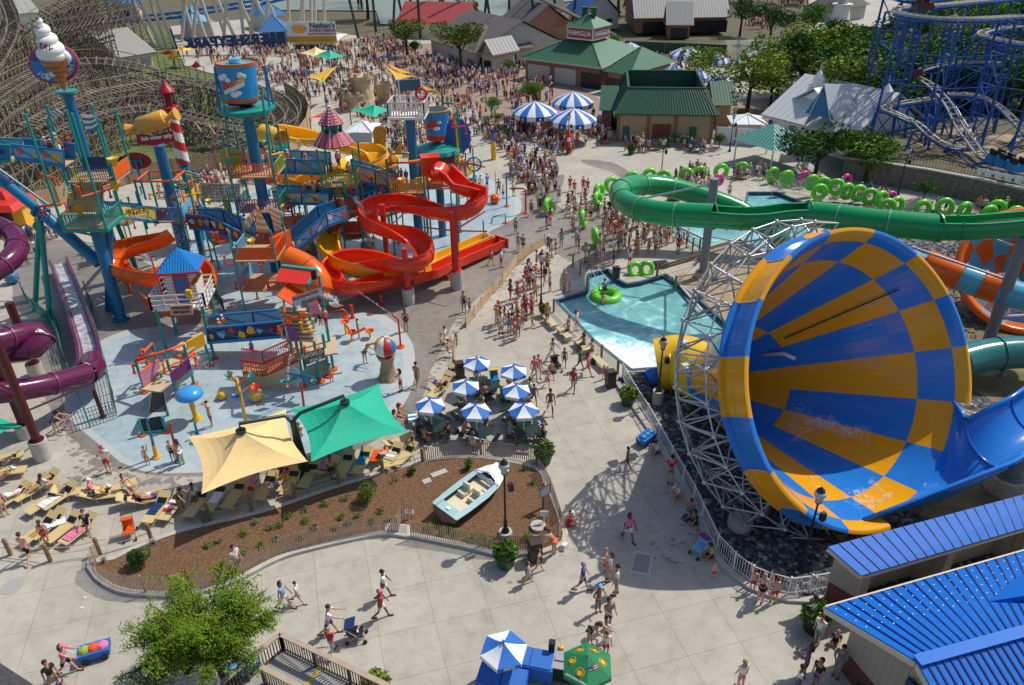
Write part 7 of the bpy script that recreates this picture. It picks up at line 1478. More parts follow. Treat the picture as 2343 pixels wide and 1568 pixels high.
b=MB();b.plate([w0,w1,w1+Vector((0,0,1.25)),w0+Vector((0,0,1.25))],.2);b.build('wall_base',M_REDW,rb_);b=MB();b.plate([w0+Vector((0,0,1.25)),w1+Vector((0,0,1.25)),w1+Vector((0,0,3.0)),w0+Vector((0,0,2.55))],.19);b.build('end_wall',M_BLOCK,rb_)
bk_=w1+iw*18;b=MB();b.plate([w1,bk_,bk_+Vector((0,0,3.0)),w1+Vector((0,0,3.0))],.2);b.build('back_wall',M_BLOCK,rb_)
for k_ in(0,4.4,9.0,13.5):p=w0+iw*(k_+.15);b=MB();b.box((p.x,p.y,0),(.45,.45,2.55),math.atan2(iw.y,iw.x));b.build('pier',M_BLOCK,rb_)
for k_ in(4.4,9.0):p=w0+iw*(k_+.2);b=MB();b.plate([p,p+iv*1.6,p+iv*1.6+Vector((0,0,2.6)),p+Vector((0,0,2.5))],.15);b.build('partition',M_BLOCK,rb_)
fb=thing('snack_building','large blue roofed building in the lower right corner with snow guards on its roof','building',G(1960,1560))
E0,RD0=Q(3,3,515,868,3.0),Q(3,3,1345,1360,4.9);E1=Q(3,3,2500,305,3.0);RD1=Q(3,3,2700,985,4.9)
seam_roof('roof_slope',E0,E1,RD1,RD0,M_BROOF,M_SEAM,fb,21,w=.06,h=.04)
F0=Q(3,3,1500,1900,2.6);dR=(RD1-RD0);F0=RD0+(RD0-E0)*Vector((1,1,0)).length*0+Vector((RD0.x-E0.x,RD0.y-E0.y,-1.9));F1=F0+dR
seam_roof('roof_slope',F0,F1,RD1,RD0,M_BROOF,M_SEAM,fb,21,w=.06,h=.04)
b=MB();up_=Vector((0,0,.09));b.beam(RD0+up_,RD1+up_,.42,.05);b.build('ridge_cap',M_BROOF,fb)
b=MB();b.beam(E0-Vector((0,0,.14)),RD0-Vector((0,0,.14)),.08,.24);b.beam(F0-Vector((0,0,.14)),RD0-Vector((0,0,.14)),.08,.24);b.beam(E0+Vector((0,0,.03)),E1+Vector((0,0,.03)),.07,.14);b.build('fascia',M_FASC,fb)
ix=dR.normalized();ix.z=0;ix.normalize();iy=(down(RD0)-down(E0)).normalized();W0=down(E0)+ix*.9+iy*.7;W1=down(F0)+ix*.9-iy*.7;WM=(W0+W1)/2
b=MB();b.plate([W0,W1,W1+Vector((0,0,1.1)),W0+Vector((0,0,1.1))],.26);b.build('wall_base',M_REDW,fb)
b=MB();b.plate([W0+Vector((0,0,1.1)),W1+Vector((0,0,1.1)),W1+Vector((0,0,3.1)),WM+Vector((0,0,4.6)),W0+Vector((0,0,3.1))],.2);b.build('gable_wall',M_BLOCK,fb)
bk_=W0+ix*14;b=MB();b.plate([W0,bk_,bk_+Vector((0,0,3.05)),W0+Vector((0,0,3.05))],.2);b.build('side_wall',M_BLOCK,fb)
for rr_ in range(4):
 for i in range(25):
  f=(i+.5)/26;v=.08+rr_*.12+(i%2)*.05;p=E0.lerp(E1,f).lerp(RD0.lerp(RD1,f),v);b=MB();b.box(p+Vector((0,0,.05)),(.055,.035,.04),.3);b.build('snow_guard',plain('pale_snow_guard',(.6,.65,.72),.4),fb)
p0,p1,p2=Q(3,3,1880,850,3.9),Q(3,3,2600,400,3.5),Q(3,3,2800,700,5.2)
b=MB();b.plate([p0,p1,p2],.16);b.build('cross_gable',M_BROOF,fb)
S=[Q(3,3,x,y,z)for x,y,z in((1095,1352,3.2),(1235,1460,3.2))];sn_=-ix;so_=W0.lerp(W1,.42)+sn_*.25
b=MB();pr_=[so_+Vector((0,0,2.1)),so_+iy*2.5+Vector((0,0,2.1)),so_+iy*2.5+Vector((0,0,3.2)),so_+Vector((0,0,3.2))];b.plate(pr_,.1);o=b.build('sign_board',M_NAVY,fb)
lettering('words','RES',.62,plain('pale_cream_letters',(.75,.72,.6),.5),o,so_+iy*.95+sn_*.07+Vector((0,0,2.85)),iy,(0,0,1),.02);lettering('words','&',.5,plain('pale_cream_letters',(.75,.72,.6),.5),o,so_+iy*.95+sn_*.07+Vector((0,0,2.35)),iy,(0,0,1),.01)
b=MB();cq=so_+iy*2.1+sn_*.08+Vector((0,0,2.75));b.tube([cq+iy*(math.cos(2*PI*k/16)*.3)+Vector((0,0,math.sin(2*PI*k/16)*.3))for k in range(16)],.05,5,closed=True);b.build('yellow_ring',M_YELP,o)
b=MB();pz=W0.lerp(W1,.12)+sn_*.3;b.plate([pz,pz+iy*.9,pz+iy*.9+Vector((0,0,2.1)),pz+Vector((0,0,2.1))],.05);
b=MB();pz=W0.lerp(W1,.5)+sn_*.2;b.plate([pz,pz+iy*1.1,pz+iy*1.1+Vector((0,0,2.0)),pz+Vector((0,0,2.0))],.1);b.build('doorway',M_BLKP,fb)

# ================================================================ BUILDINGS FAR BEHIND
M_GROOF=plain('dark_green_metal_roof',(.012,.10,.055),.5);M_GROOF2=plain('weathered_green_roof',(.055,.17,.095),.5);M_GSEAM=plain('green_seam',(.02,.09,.05),.6);M_TANW=plain('tan_stucco',(.46,.32,.18),.9);M_BRK=mat('brown_brick',(.28,.14,.09),.9,var=.2,scale=3)
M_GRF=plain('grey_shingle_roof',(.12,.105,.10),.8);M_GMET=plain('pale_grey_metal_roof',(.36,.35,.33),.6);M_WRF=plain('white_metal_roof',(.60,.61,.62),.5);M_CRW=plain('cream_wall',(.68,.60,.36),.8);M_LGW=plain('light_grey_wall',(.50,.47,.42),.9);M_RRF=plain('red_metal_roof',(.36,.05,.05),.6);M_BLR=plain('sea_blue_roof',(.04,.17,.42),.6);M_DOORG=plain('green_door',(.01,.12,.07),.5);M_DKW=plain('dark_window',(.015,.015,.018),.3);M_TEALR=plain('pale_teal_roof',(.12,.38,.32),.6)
def house(label,L,R_,z,depth,rise,kind,rm,wm,n=14,over=.7,cat='building',name='building',ops=(),trim=None,base=0,sm=None,hipin=None,side=None):
 a,d_=G(*L,z),G(*R_,z);x=(d_-a).normalized();y=Vector((-x.y,x.x,0));W=(d_-a).length;t=thing(name,label,cat,down(a));P_=lambda u,v,h:a+x*u+y*v+Vector((0,0,h-z));sm=sm or rm
 b=MB();p4=[P_(over,over,0),P_(W-over,over,0),P_(W-over,depth-over,0),P_(over,depth-over,0)];b.prism([(p.x,p.y)for p in p4],base,z-.05)
 if kind=='gable':
  for u in(over,W-over):b.plate([P_(u,over,z-.05),P_(u,depth-over,z-.05),P_(u,depth/2,z+rise-.25)],.1)
 if kind=='front':b.plate([P_(over,over,z-.05),P_(W-over,over,z-.05),P_(W/2,over,z+rise-.25)],.1)
 b.build('wall',wm,t);E=[P_(0,0,z),P_(W,0,z),P_(W,depth,z),P_(0,depth,z)]
 if kind=='gable':r_=[P_(0,depth/2,z+rise),P_(W,depth/2,z+rise)];seam_roof('roof',E[0],E[1],r_[1],r_[0],rm,sm,t,n);seam_roof('roof',E[2],E[3],r_[0],r_[1],rm,sm,t,n)
 elif kind=='front':r_=[P_(W/2,0,z+rise),P_(W/2,depth,z+rise)];seam_roof('roof',E[0],E[3],r_[1],r_[0],rm,sm,t,n);seam_roof('roof',E[1],E[2],r_[1],r_[0],rm,sm,t,n)
 elif kind=='hip':
  i_=hipin if hipin is not None else min(depth,W)/2;r_=[P_(i_,depth/2,z+rise),P_(W-i_,depth/2,z+rise)];b=MB();b.add([E[0],E[1],E[2],E[3],r_[0],r_[1]],[(0,1,5,4),(1,2,5),(2,3,4,5),(3,0,4),(3,2,1,0)]);o=b.build('roof',rm,t);s_=MB();u3=Vector((0,0,.06))
  for i in range(1,n):
   f=i/n;e=E[0].lerp(E[1],f);k=min(1,f*W/i_,(1-f)*W/i_)if i_>0 else 1;s_.beam(e+u3,e.lerp(P_(f*W,depth/2,z+rise),k)+u3,.08,.06)
  for p,r2 in((E[0],r_[0]),(E[1],r_[1])):s_.beam(p+u3,r2+u3,.16,.1)
  s_.build('standing_seams',sm,o)
 elif kind=='flat':b=MB();b.plate(E,.2);b.build('roof',rm,t)
 if trim:b=MB();b.beam(E[0],E[1],.1,.22);b.beam(E[1],E[2],.1,.22);b.beam(E[0],E[3],.1,.22);b.build('fascia',trim,t)
 for(f0,f1,z0,z1,m,nm)in ops:b=MB();b.plate([P_(W*f0,over-.06,z0),P_(W*f1,over-.06,z0),P_(W*f1,over-.06,z1),P_(W*f0,over-.06,z1)],.08);b.build(nm,m,t)
 return t,P_,W
t,P_,W=house('tan building with a dark green mansard roof hollow at the top',(1406,262),(1645,265),3.6,16,.1,'flat',M_GROOF,M_TANW,ops=((.09,.155,0,2.0,M_DOORG,'door'),(.74,.81,0,2.0,M_DOORG,'door'),(.38,.56,.5,2.3,plain('rust_red_panel',(.20,.05,.025),.7),'arched_panel'),(.32,.355,0,3.5,M_BRK,'pilaster'),(.585,.62,0,3.5,M_BRK,'pilaster'),(.03,.06,0,3.5,M_BRK,'pilaster'),(.94,.97,0,3.5,M_BRK,'pilaster')))
F=[P_(0,0,3.6),P_(W,0,3.6),P_(W,16,3.6),P_(0,16,3.6)];ti=[P_(W*.13,2.6,6.3),P_(W*.87,2.6,6.3),P_(W*.87,13.6,6.3),P_(W*.13,13.6,6.3)]
for i in range(4):seam_roof('mansard_slope',F[i],F[(i+1)%4],ti[(i+1)%4],ti[i],M_GROOF,M_GSEAM,t,(34,24,34,24)[i],w=.08)
for i in range(4):a_,b__=ti[i],ti[(i+1)%4];b=MB();b.plate([a_,b__,b__-Vector((0,0,2.2)),a_-Vector((0,0,2.2))],.12);b.beam(a_,b__,.3,.16);b.build('parapet',plain('inner_dark_green',(.008,.06,.038),.6),t)
for f in(.3,.47,.64):p=P_(W*f,8.5,3.9);b=MB();b.box(p,(1.6,1.8,1.0),0);b.box(p+Vector((0,-1.3,0)),(1.2,.5,.6),0);b.build('rooftop_unit',M_LGW,t)
for lb,L,R_ in(('left green roofed wing of the mansard building',(1370,253),(1412,254)),('right green roofed wing of the mansard building',(1632,242),(1688,242))):house(lb,L,R_,2.9,9,2.2,'gable',M_GROOF,M_TANW if 'right' in lb else M_BRK,8,sm=M_GSEAM)
t,P_,W=house('low brick hall with a broad green hipped roof and a red lettered tower',(1189,134),(1376,158),3.4,17,4.0,'hip',M_GROOF2,M_BRK,36,sm=M_GSEAM,trim=plain('pinkish_fascia',(.42,.34,.32),.7),hipin=8.4,ops=((.08,.36,.1,2.6,M_LGW,'shutter'),(.42,.68,.1,2.6,M_LGW,'shutter'),(.74,.98,0,2.4,M_DKW,'opening')))
tc=P_(W*.52,8.0,6.4);a_=math.atan2((P_(1,0,0)-P_(0,0,0)).y,(P_(1,0,0)-P_(0,0,0)).x);b=MB();b.box(tc,(5.2,5.2,2.0),a_);tw=b.build('tower',M_WHITE,t);xx=Vector((math.cos(a_),math.sin(a_),0));yy=Vector((-xx.y,xx.x,0));M_SGR=plain('sign_brick_red',(.42,.06,.05),.6)
for d_,e_ in((-yy,xx),(xx,yy)):
 c_=tc+d_*2.63+Vector((0,0,1.0));b=MB();b.plate([c_-e_*2.4-Vector((0,0,.75)),c_+e_*2.4-Vector((0,0,.75)),c_+e_*2.4+Vector((0,0,.75)),c_-e_*2.4+Vector((0,0,.75))],.06);o=b.build('sign',M_SGR,tw);lettering('words','FAMIGLIA',1.05,M_WHITE,o,c_+d_*.05,e_,(0,0,1),.02)
b=MB();c4=corners(tc+Vector((0,0,2.0)),5.9,5.9,a_);b.add(c4+[tc+Vector((0,0,3.9))],[(0,1,4),(1,2,4),(2,3,4),(3,0,4),(3,2,1,0)]);b.build('tower_roof',M_GROOF2,t)
for s_ in(-.9,.9):b=MB();b.box(tc+xx*s_+Vector((0,0,3.4)),(.8,.8,1.2));b.box(tc+xx*s_+Vector((0,0,4.6)),(1.1,1.1,.2));b.build('roof_vent',M_GROOF,t)
house('green roofed extension right of the pizza hall',(1378,163),(1440,172),3.3,14,3.0,'hip',M_GROOF2,M_BRK,14,sm=M_GSEAM,ops=((.05,.9,0,2.3,M_DKW,'opening'),))
t,P_,W=house('long white metal roofed hall with two cupolas and a pointed blue gable',(1742,262),(1950,318),2.8,14,4.2,'gable',M_WRF,M_WHITE,15,trim=M_LGW,ops=((.06,.1,.2,2.2,M_BLR,'shutter'),(.3,.34,.2,2.2,M_BLR,'shutter')))
for f in(.25,.95):p=P_(W*f,5.5,6.1);b=MB();b.box(p,(1,1,1.2));b.cyl(p+Vector((0,0,1.2)),.7,.8,8,r2=.1);b.cyl(p+Vector((0,0,2)),.04,.9,5);b.build('cupola',M_WHITE,t)
g0,g1,ga=P_(W*.52,-.4,2.9),P_(W*.82,-.4,2.9),P_(W*.67,-.8,8.2);gb=P_(W*.67,6,7.2);b=MB();b.plate([g0,ga,gb],.1);b.plate([g1,gb,ga],.1);b.build('gable_roof',M_WRF,t);b=MB();b.plate([g0+Vector((0,.3,1.5)),g1+Vector((0,.3,1.5)),ga+Vector((0,.3,-.6))],.1);b.build('gable_face',M_BLR,t)
t,P_,W=house('white roofed rear wing of the cupola hall',(1938,296),(2096,266),2.9,12,3.6,'gable',M_WRF,M_WHITE,12)
t=thing('pavilion','square open pavilion with a pale teal pyramid roof','pavilion',G(1765,372));c_=G(1765,322,2.6);c4=corners(c_,6.2,6.2,.55);b=MB();b.add(c4+[c_+Vector((0,0,2.0))],[(0,1,4),(1,2,4),(2,3,4),(3,0,4)]);o=b.build('roof',M_TEALR,t);b=MB()
for i in range(4):
 for k in range(1,14):f=k/14;s_=1-abs(2*f-1);e=c4[i].lerp(c4[(i+1)%4],f);b.beam(e+Vector((0,0,.03)),e+(c_+Vector((0,0,2))-(c4[i]+c4[(i+1)%4])/2)*s_+Vector((0,0,.03)),.06,.05)
b.build('standing_seams',plain('teal_seam',(.06,.25,.21),.6),o)
for p in corners(c_,5.4,5.4,.55):b=MB();b.cyl((p.x,p.y,0),.1,2.6,8);b.build('post',M_WHITE,t)
H_=[('grey standing seam hall with brick gables at the top centre',(1451,43),(1672,40),3.2,22,8,'gable',M_GMET,M_BRK,34,((.1,.4,0,2.4,M_DKW,'opening'),(.58,.98,0,2.5,M_DKW,'opening'))),('small brick porch with a grey roof before the grey hall',(1524,58),(1588,58),2.9,9,4.2,'gable',M_GMET,M_BRK,12,((.2,.8,0,2.2,M_DKW,'opening'),)),('grey building with a sea blue roof and a red gable',(1330,35),(1424,31),3.3,14,4.6,'front',M_BLR,M_LGW,16,((.3,.42,1.2,2.2,M_DKW,'window'),(.65,.77,1.2,2.2,M_DKW,'window'))),('low dark shingled hall beyond the two round trees',(975,88),(1090,122),3.0,20,4.6,'gable',M_GRF,M_LGW,2,()),('dark shingled hall with a small gabled entrance',(1085,122),(1230,108),3.0,18,3.8,'hip',M_GRF,M_LGW,2,((.1,.18,1,2,M_DKW,'window'),(.3,.38,1,2,M_DKW,'window'),(.6,.68,1,2,M_DKW,'window'))),('small striped metal entrance gable in front of the shingled halls',(1090,122),(1128,128),3.0,7,2.4,'front',M_GMET,M_LGW,8,((.3,.7,.8,1.9,M_DKW,'window'),)),('red metal roofed shop behind the trees',(905,52),(1066,55),3.3,14,3.6,'gable',M_RRF,M_CRW,30,()),('long brown roofed building at the top edge',(1160,28),(1290,27),3.2,18,4,'gable',M_GRF,M_TANW,2,()),('brown building with orange gable ends left of the canal',(1140,46),(1200,62),3.2,12,4,'gable',M_GRF,M_BRK,2,()),('metal roofed shed beside the timber coaster',(272,133),(358,119),2.6,17,3.8,'gable',M_GMET,M_CRW,17,((.1,.45,.1,1.9,M_GMET,'roller_door'),(.6,.85,.1,1.9,M_GMET,'roller_door'))),('large pale roofed building at the top left corner',(22,34),(92,28),4.5,20,3,'gable',M_GMET,M_WHITE,4,((.3,.36,1,2,M_DKW,'window'),)),('pale blue roofed cottage behind the coaster lattice',(248,12),(322,8),4,14,5,'hip',M_BLR,M_LGW,2,((.3,.6,1,2.4,M_DKW,'window'),)),('blue roofed kiosk under the white coaster legs',(592,40),(660,34),3.2,10,3,'hip',M_BLR,M_LGW,10,()),('blue gabled game booth left of the hot dog stand',(590,75),(658,72),3.2,9,3,'hip',M_BLR,M_NAVY,10,()),('second blue roofed pavilion under the white coaster',(440,55),(490,50),3.5,12,3,'hip',M_SKYB,M_LGW,2,()),('small white office trailer at the top edge',(1228-0,18),(1272,18),2.8,5,.6,'gable',M_LGW,M_WHITE,2,((.2,.35,1,1.9,M_DKW,'window'),)),('dark roofed lodge behind the white lighthouse',(1850,12),(1925,20),3.2,12,4,'hip',M_GRF,M_LGW,2,()),('white tented stall beside the mansard building',(1674,285),(1757,286),2.3,4.5,.8,'hip',M_UWH,M_LGW,2,()),('white fabric shelter behind the pagoda roof',(786,303),(852,304),2.2,4.5,.9,'hip',M_UWH,M_UWH,2,((.1,.9,.3,1.9,plain('window_strip',(.4,.45,.48),.3),'window'),))]
for lb,L,R_,z,dp,rs_,kd,rm,wm,n,ops in H_:house(lb,L,R_,z,dp,rs_,kd,rm,wm,n,ops=ops,trim=M_TANW if 'brick' in lb or 'shingled' in lb else None)
t,P_,W=house('yellow hot dog stand with a big white sign along its roof',(668,98),(768,97),1.6,11,.3,'flat',M_WHITE,M_CRW,ops=((.05,.9,.1,1.1,M_DKW,'serving_hatch'),),over=.2)
b=MB();S=[P_(-.6,-.3,1.7),P_(W+.4,-.3,1.7),P_(W+.4,-.3,2.9),P_(-.6,-.3,2.9)];b.plate(S,.15);b.build('yellow_awning_band',plain('mustard_band',(.60,.32,.02),.6),t);b=MB();S=[p+Vector((0,0,1.2))for p in S];S[2].z+=1.6;S[3].z+=1.6;b.plate(S,.15);o=b.build('sign_board',M_UWH,t);cS=sum(S,Vector())/4
NX=P_(1,0,0)-P_(0,0,0);lettering('words',"Nathan's",1.5,plain('sign_green_black',(.03,.06,.04),.6),o,cS+NX*2.4+Vector((0,-.25,.6)),NX,(0,0,1),.03);lettering('words','WORLD FAMOUS',.7,plain('sign_wine',(.3,.03,.04),.6),o,cS+NX*2.4+Vector((0,-.25,-.35)),NX,(0,0,1),.02);lettering('words','FRANKFURTERS SINCE 1916',.5,plain('sign_wine',(.3,.03,.04),.6),o,cS+NX*2.4+Vector((0,-.25,-1.0)),NX,(0,0,1),.01)
b=MB();b.ball(cS+Vector((-2.4,-.15,0)),1.2,12,sc=(1.3,.08,.7));b.build('sausage_picture',M_STRIPEO,o,smooth=True)
t=thing('letter_sign','row of tall navy letters on a pipe frame, seen from behind','sign',G(528,125));Yn_=G(528,125).y
for i,ch in enumerate('HERSHEYPARK'[::-1]):p=P(433+i*19,101-i*1.2,Yn_);lettering('letter',ch,2.8,M_NAVY,t,p,(-1,0,0),(0,0,1),.12,.25)
b=MB();b.beam(P(420,107,Yn_),P(636,95,Yn_),.2);b.beam(P(420,89,Yn_+.3),P(636,78,Yn_+.3),.15)
for px in(424,478,532,586,632):q_=P(px,105,Yn_);b.beam((q_.x,q_.y,0),q_,.22)
b.build('pipe_frame',M_NAVY,t)
M_SC=mat('sandcastle_render',(.52,.38,.22),.9,c2=(.64,.49,.31),var=.2,scale=1,bump=.6,bscale=3)
for(bx,by,ty,r_,lb,cone)in((832,245,172,1.5,'big round sandcastle tower with battlements',1),(812,250,215,1.3,'low front tower of the sandcastle',1),(876,238,192,.55,'slim right hand sandcastle pillar',0),(888,238,190,.5,'second slim sandcastle pillar',0),(864,225,170,.35,'thin sandcastle spire left of the pillars',0)):
 g=G(bx,by);h=P(bx,ty,g.y).z;t=thing('sandcastle_tower',lb,'sandcastle',g);b=MB();b.lathe(g,[(r_*1.7,0),(r_*1.25,h*.3),(r_,h*.6),(r_,h*.88),(r_*1.25,h*.9),(r_*1.25,h),(.1,h)],14);b.build('tower',M_SC,t)
 for k in range(7):a_=k*.9;b=MB();b.box((g.x+math.cos(a_)*r_*1.12,g.y+math.sin(a_)*r_*1.12,h),(r_*.35,r_*.35,r_*.35),a_);b.build('battlement',M_SC,t)
 if cone:b=MB();b.lathe((g.x-.3,g.y,h),[(.35-.03*i,i*.35)for i in range(12)],10,mf=lambda j,i:i%2);b.build('striped_spire',[M_SC,plain('spire_brown',(.35,.08,.05),.8)],t)
t=thing('red_clock','slim red standing clock among the crowd below the parasols','clock',G(1301,350));g=G(1301,350);b=MB();b.lathe(g,[(.35,0),(.28,.4),(.5,1.6),(.45,2.1),(.05,2.6)],10);b.build('case',M_REDP,t,smooth=True);b=MB();b.tube([g+Vector((0,-.5,1.75)),g+Vector((0,-.56,1.75))],.26,14);b.build('dial',M_WHITE,t)
t=thing('banana_post','slim yellow and blue figure post at the crowd edge','post',G(1130,365));g=G(1130,365);b=MB();b.lathe(g,[(.3,0),(.35,1.3),(.2,2.2)],10,);b.build('lower',M_YELP,t,smooth=True);b=MB();b.lathe(g,[(.2,2.2),(.25,2.6),(.1,3.1)],10);b.build('upper',M_BLUEB,t,smooth=True)
t=thing('food_stall','red and yellow food stall cut by the left edge','stall',G(20,520));g=G(15,525);b=MB();b.box((g.x,g.y+1.5,0),(4.2,3,2.3));b.build('wall',M_YELP,t);b=MB();b.box((g.x,g.y+.6,2.3),(4.8,4.6,.5),0,0,.8);b.box((g.x-.4,g.y+1.4,2.8),(2.2,2.0,.7),0,0,.7);b.build('roof',M_REDP,t);b=MB();b.box((g.x-.4,g.y-.08,.9),(2.8,.1,1.1));b.build('hatch',M_DKW,t)
t=thing('white_lighthouse','plain white tapering lighthouse among the trees at the top right','lighthouse',G(1912,95));g=G(1912,95);h=P(1928,12,g.y).z;b=MB();b.lathe(g,[(2.6,0),(1.5,h)],18);b.build('tower',M_WHITE,t,smooth=True);b=MB();b.cyl((g.x,g.y,h),2.0,.3,18);b.build('gallery',M_WHITE,t);b=MB();b.cyl((g.x,g.y,h+.3),1.0,2.0,12);b.build('lantern_room',M_LGW,t)
def board_fence(label,pts,h,m,z0=0,n_post=1):
 ps=[G(x,y)for x,y in pts];t=thing('board_fence',label,'fence',ps[0]);b=MB();i=0
 for i in range(len(ps)-1):u=Vector((0,0,z0));b.plate([ps[i]+u,ps[i+1]+u,ps[i+1]+u+Vector((0,0,h)),ps[i]+u+Vector((0,0,h))],.07)
 b.build('boards',m,t)
 for i in range(len(ps)):b=MB();b.beam(ps[i]+Vector((0,-.1,z0)),ps[i]+Vector((0,-.1,z0+h+.1)),.14);b.build('post',M_WOOD,t)
 return t
M_FB=mat('tan_fence_boards',(.42,.29,.17),.9,var=.2,scale=4)
board_fence('tan board fence between the water park and the timber coaster',[(-40,545),(60,492),(140,470),(220,440),(300,420),(400,402),(500,390),(560,383),(612,378)],2.0,M_FB);board_fence('curved tan board fence round the end of the timber coaster',spline([G(x,y)for x,y in((612,378),)],1)and[(612,378),(650,362),(686,335),(706,305),(712,275),(703,255),(682,235),(655,220)],2.2,M_FB)
board_fence('white picket screen beside the mansard building',[(1634,326),(1680,330),(1732,334)],2.0,M_WHITE);board_fence('brown board fence behind the pizza hall',[(1188,80),(1240,90),(1300,92)],2.6,plain('brown_boards',(.30,.18,.08),.9));board_fence('dark green railing wall along the canal',[(1430,118),(1520,122),(1600,125),(1660,128)],2.0,plain('canal_rail_green',(.02,.07,.05),.7))
t=thing('retaining_wall','long grey stone retaining wall below the blue coaster','wall',G(2100,440));wp=[G2(p)for p in((1925,408),(2000,420),(2107,437),(2230,462),(2343,490),(2500,520))];b=MB()
for i in range(len(wp)-1):b.plate([wp[i],wp[i+1],wp[i+1]+Vector((0,0,2.3)),wp[i]+Vector((0,0,2.3))],.4)
b.build('stone_face',mat('retaining_stone',(.15,.13,.105),.95,c2=(.26,.23,.19),var=.4,scale=3,bump=1,bscale=4),t);b=MB()
for i in range(len(wp)-1):b.beam(wp[i]+Vector((0,0,2.35)),wp[i+1]+Vector((0,0,2.35)),.6,.14)
b.build('coping',M_CURB,t)
pk=[wp[i]+Vector((0,.3,2.4))for i in range(6)];t=thing('metal_railing','dark railing with white notice boards on top of the stone wall','railing',wp[0])
for i in range(5):railing('rail_panel',pk[i],pk[i+1],1.1,M_BLKP,t,.3,bar=.015)
for i in range(6):p=pk[3].lerp(pk[4],i/5.0)if i<5 else pk[4].lerp(pk[5],.1);b=MB();b.box(p+Vector((0,-.12,.25)),(.95,.05,.7),-.5);o=b.build('notice',M_UWH,t);b=MB();b.box(p+Vector((.05,-.2,.35)),(.26,.03,.26),-.5);b.build('notice_picture',(M_LIME,M_REDP)[i%2],o)
yd=[wp[i]+Vector((0,.2,2.3))for i in range(6)]+[wp[5]+Vector((14,26,2.3)),wp[0]+Vector((8,26,2.3)),wp[0]+Vector((0,22,2.3))];b=MB();b.add(yd,[tuple(range(len(yd)))]);o=b.build('coaster_yard',M_DIRT);structure(o);
for lb,cx,cy in(('',2190,302),('',2290,318),('',2250,345),('',2150,328),('',2330,360)):
 p=G(cx,cy,2.32);b=MB();b.box((p.x,p.y,2.29),(5,2.6,.04),.3);structure(b.build('concrete_slab',M_SAND))
 # ================================================================ COASTERS
M_TIM=mat('grey_coaster_timber',(.13,.10,.075),.9,c2=(.31,.255,.20),var=.3,scale=.6);M_TIMD=plain('dark_track_timber',(.12,.09,.07),.8)
wc=thing('wooden_roller_coaster','huge grey timber roller coaster with curving tracks over a dense lattice','roller coaster',G(300,300));rest=MB();nb=0
def wood(pts,w_=1.5,sp=1.9,bank=.25,wide=.0):
 global nb
 pa=spline([G(*p)for p in pts],.9);n=len(pa);lft,rgt=[],[]
 for i in range(n):
  t=pa[min(i+1,n-1)]-pa[max(i-1,0)];t.z=0;t.normalize();s_=Vector((-t.y,t.x,0));lft.append(pa[i]+s_*w_/2+Vector((0,0,bank)));rgt.append(pa[i]-s_*w_/2-Vector((0,0,bank)))
 b=MB()
 for e in(lft,rgt):b.sweep(e,[(-.12,-.3),(.12,-.3),(.12,0),(-.12,0)])
 for e in([p+(p-r_)*.35+Vector((0,0,.9))for p,r_ in zip(lft,rgt)],[r_+(r_-p)*.35+Vector((0,0,.9))for p,r_ in zip(lft,rgt)]):b.tube(e,.06,4)
 for i in range(0,n):b.beam(lft[i]+(lft[i]-rgt[i])*.3,rgt[i]-(lft[i]-rgt[i])*.3,.16,.1)
 b.build('track',M_TIM,wc);last=-9;prev=None
 k_=max(1,int(sp/.9))
 for i in range(0,n,k_):
  l_,r_=lft[i],rgt[i];o=(l_-r_);L=l_+o*.35;Rr=r_-o*.35;z=min(L.z,Rr.z)-.3;ob=nb<95;b=MB()if ob else rest;nb+=1
  A,B=Vector((L.x,L.y,0))+o*.35,Vector((Rr.x,Rr.y,0))-o*.35
  b.beam(A,L,.14);b.beam(B,Rr,.14);b.beam((A+B)/2,(L+Rr)/2,.12);h=0
  while h<z-.8:f0,f1=h/z,min(1,(h+2.2)/z);b.beam(A.lerp(L,f1),B.lerp(Rr,f1),.1);b.beam(A.lerp(L,f0),B.lerp(Rr,f1),.09);b.beam(B.lerp(Rr,f0),A.lerp(L,f1),.09);h+=2.2
  if prev:
   A2,L2,B2,R2=prev;h=1.4
   while h<z+.5:f=min(1,h/z);b.beam(A.lerp(L,f),A2.lerp(L2,min(1,h/max(L2.z,.1))),.08);b.beam(B.lerp(Rr,f),B2.lerp(R2,min(1,h/max(R2.z,.1))),.08);b.beam(B.lerp(Rr,f),B2.lerp(R2,max(0,min(1,(h-1.4)/max(R2.z,.1)))),.07);h+=1.6
  prev=(A,L,B,Rr)
  if ob:b.build('support_bent',M_TIM,wc)
wood([(-60,262,8),(20,206,8),(95,166,8),(180,140,8),(260,142,7.5),(330,156,6.5),(400,176,5),(460,190,4),(520,206,3.5),(590,226,3)])
wood([(-60,395,4.5),(40,345,4.5),(150,292,4.5),(260,256,4.3),(340,248,4),(420,262,3.5),(500,282,3),(590,296,2.5)]);wood([(60,290,6),(180,226,6),(290,200,5.5),(390,188,4.8),(480,194,4),(560,214,3),(618,240,2.4),(640,275,2),(600,315,1.6),(500,345,1.4),(380,365,1.4)])
wood([(-40,130,5.5),(60,62,9),(130,22,11),(200,-14,12.8),(290,-60,15.2)],sp=2.2);wood([(105,30,10.6),(150,5,11.8),(200,-25,13.2),(255,-40,14)],sp=1.9);wood([(100,128,4),(160,108,5.2),(215,98,5.8),(262,84,6.6)],sp=1.9);wood([(-50,200,3.5),(0,130,6),(28,60,9.2),(10,0,12),(-20,-50,14.4)],sp=2.0);wood([(100,88,6.6),(170,62,8.4),(240,44,9.6)]);wood([(-40,330,3),(60,268,3),(160,246,3),(250,228,3),(330,236,3),(400,262,2.4),(470,300,2),(560,330,1.5)])
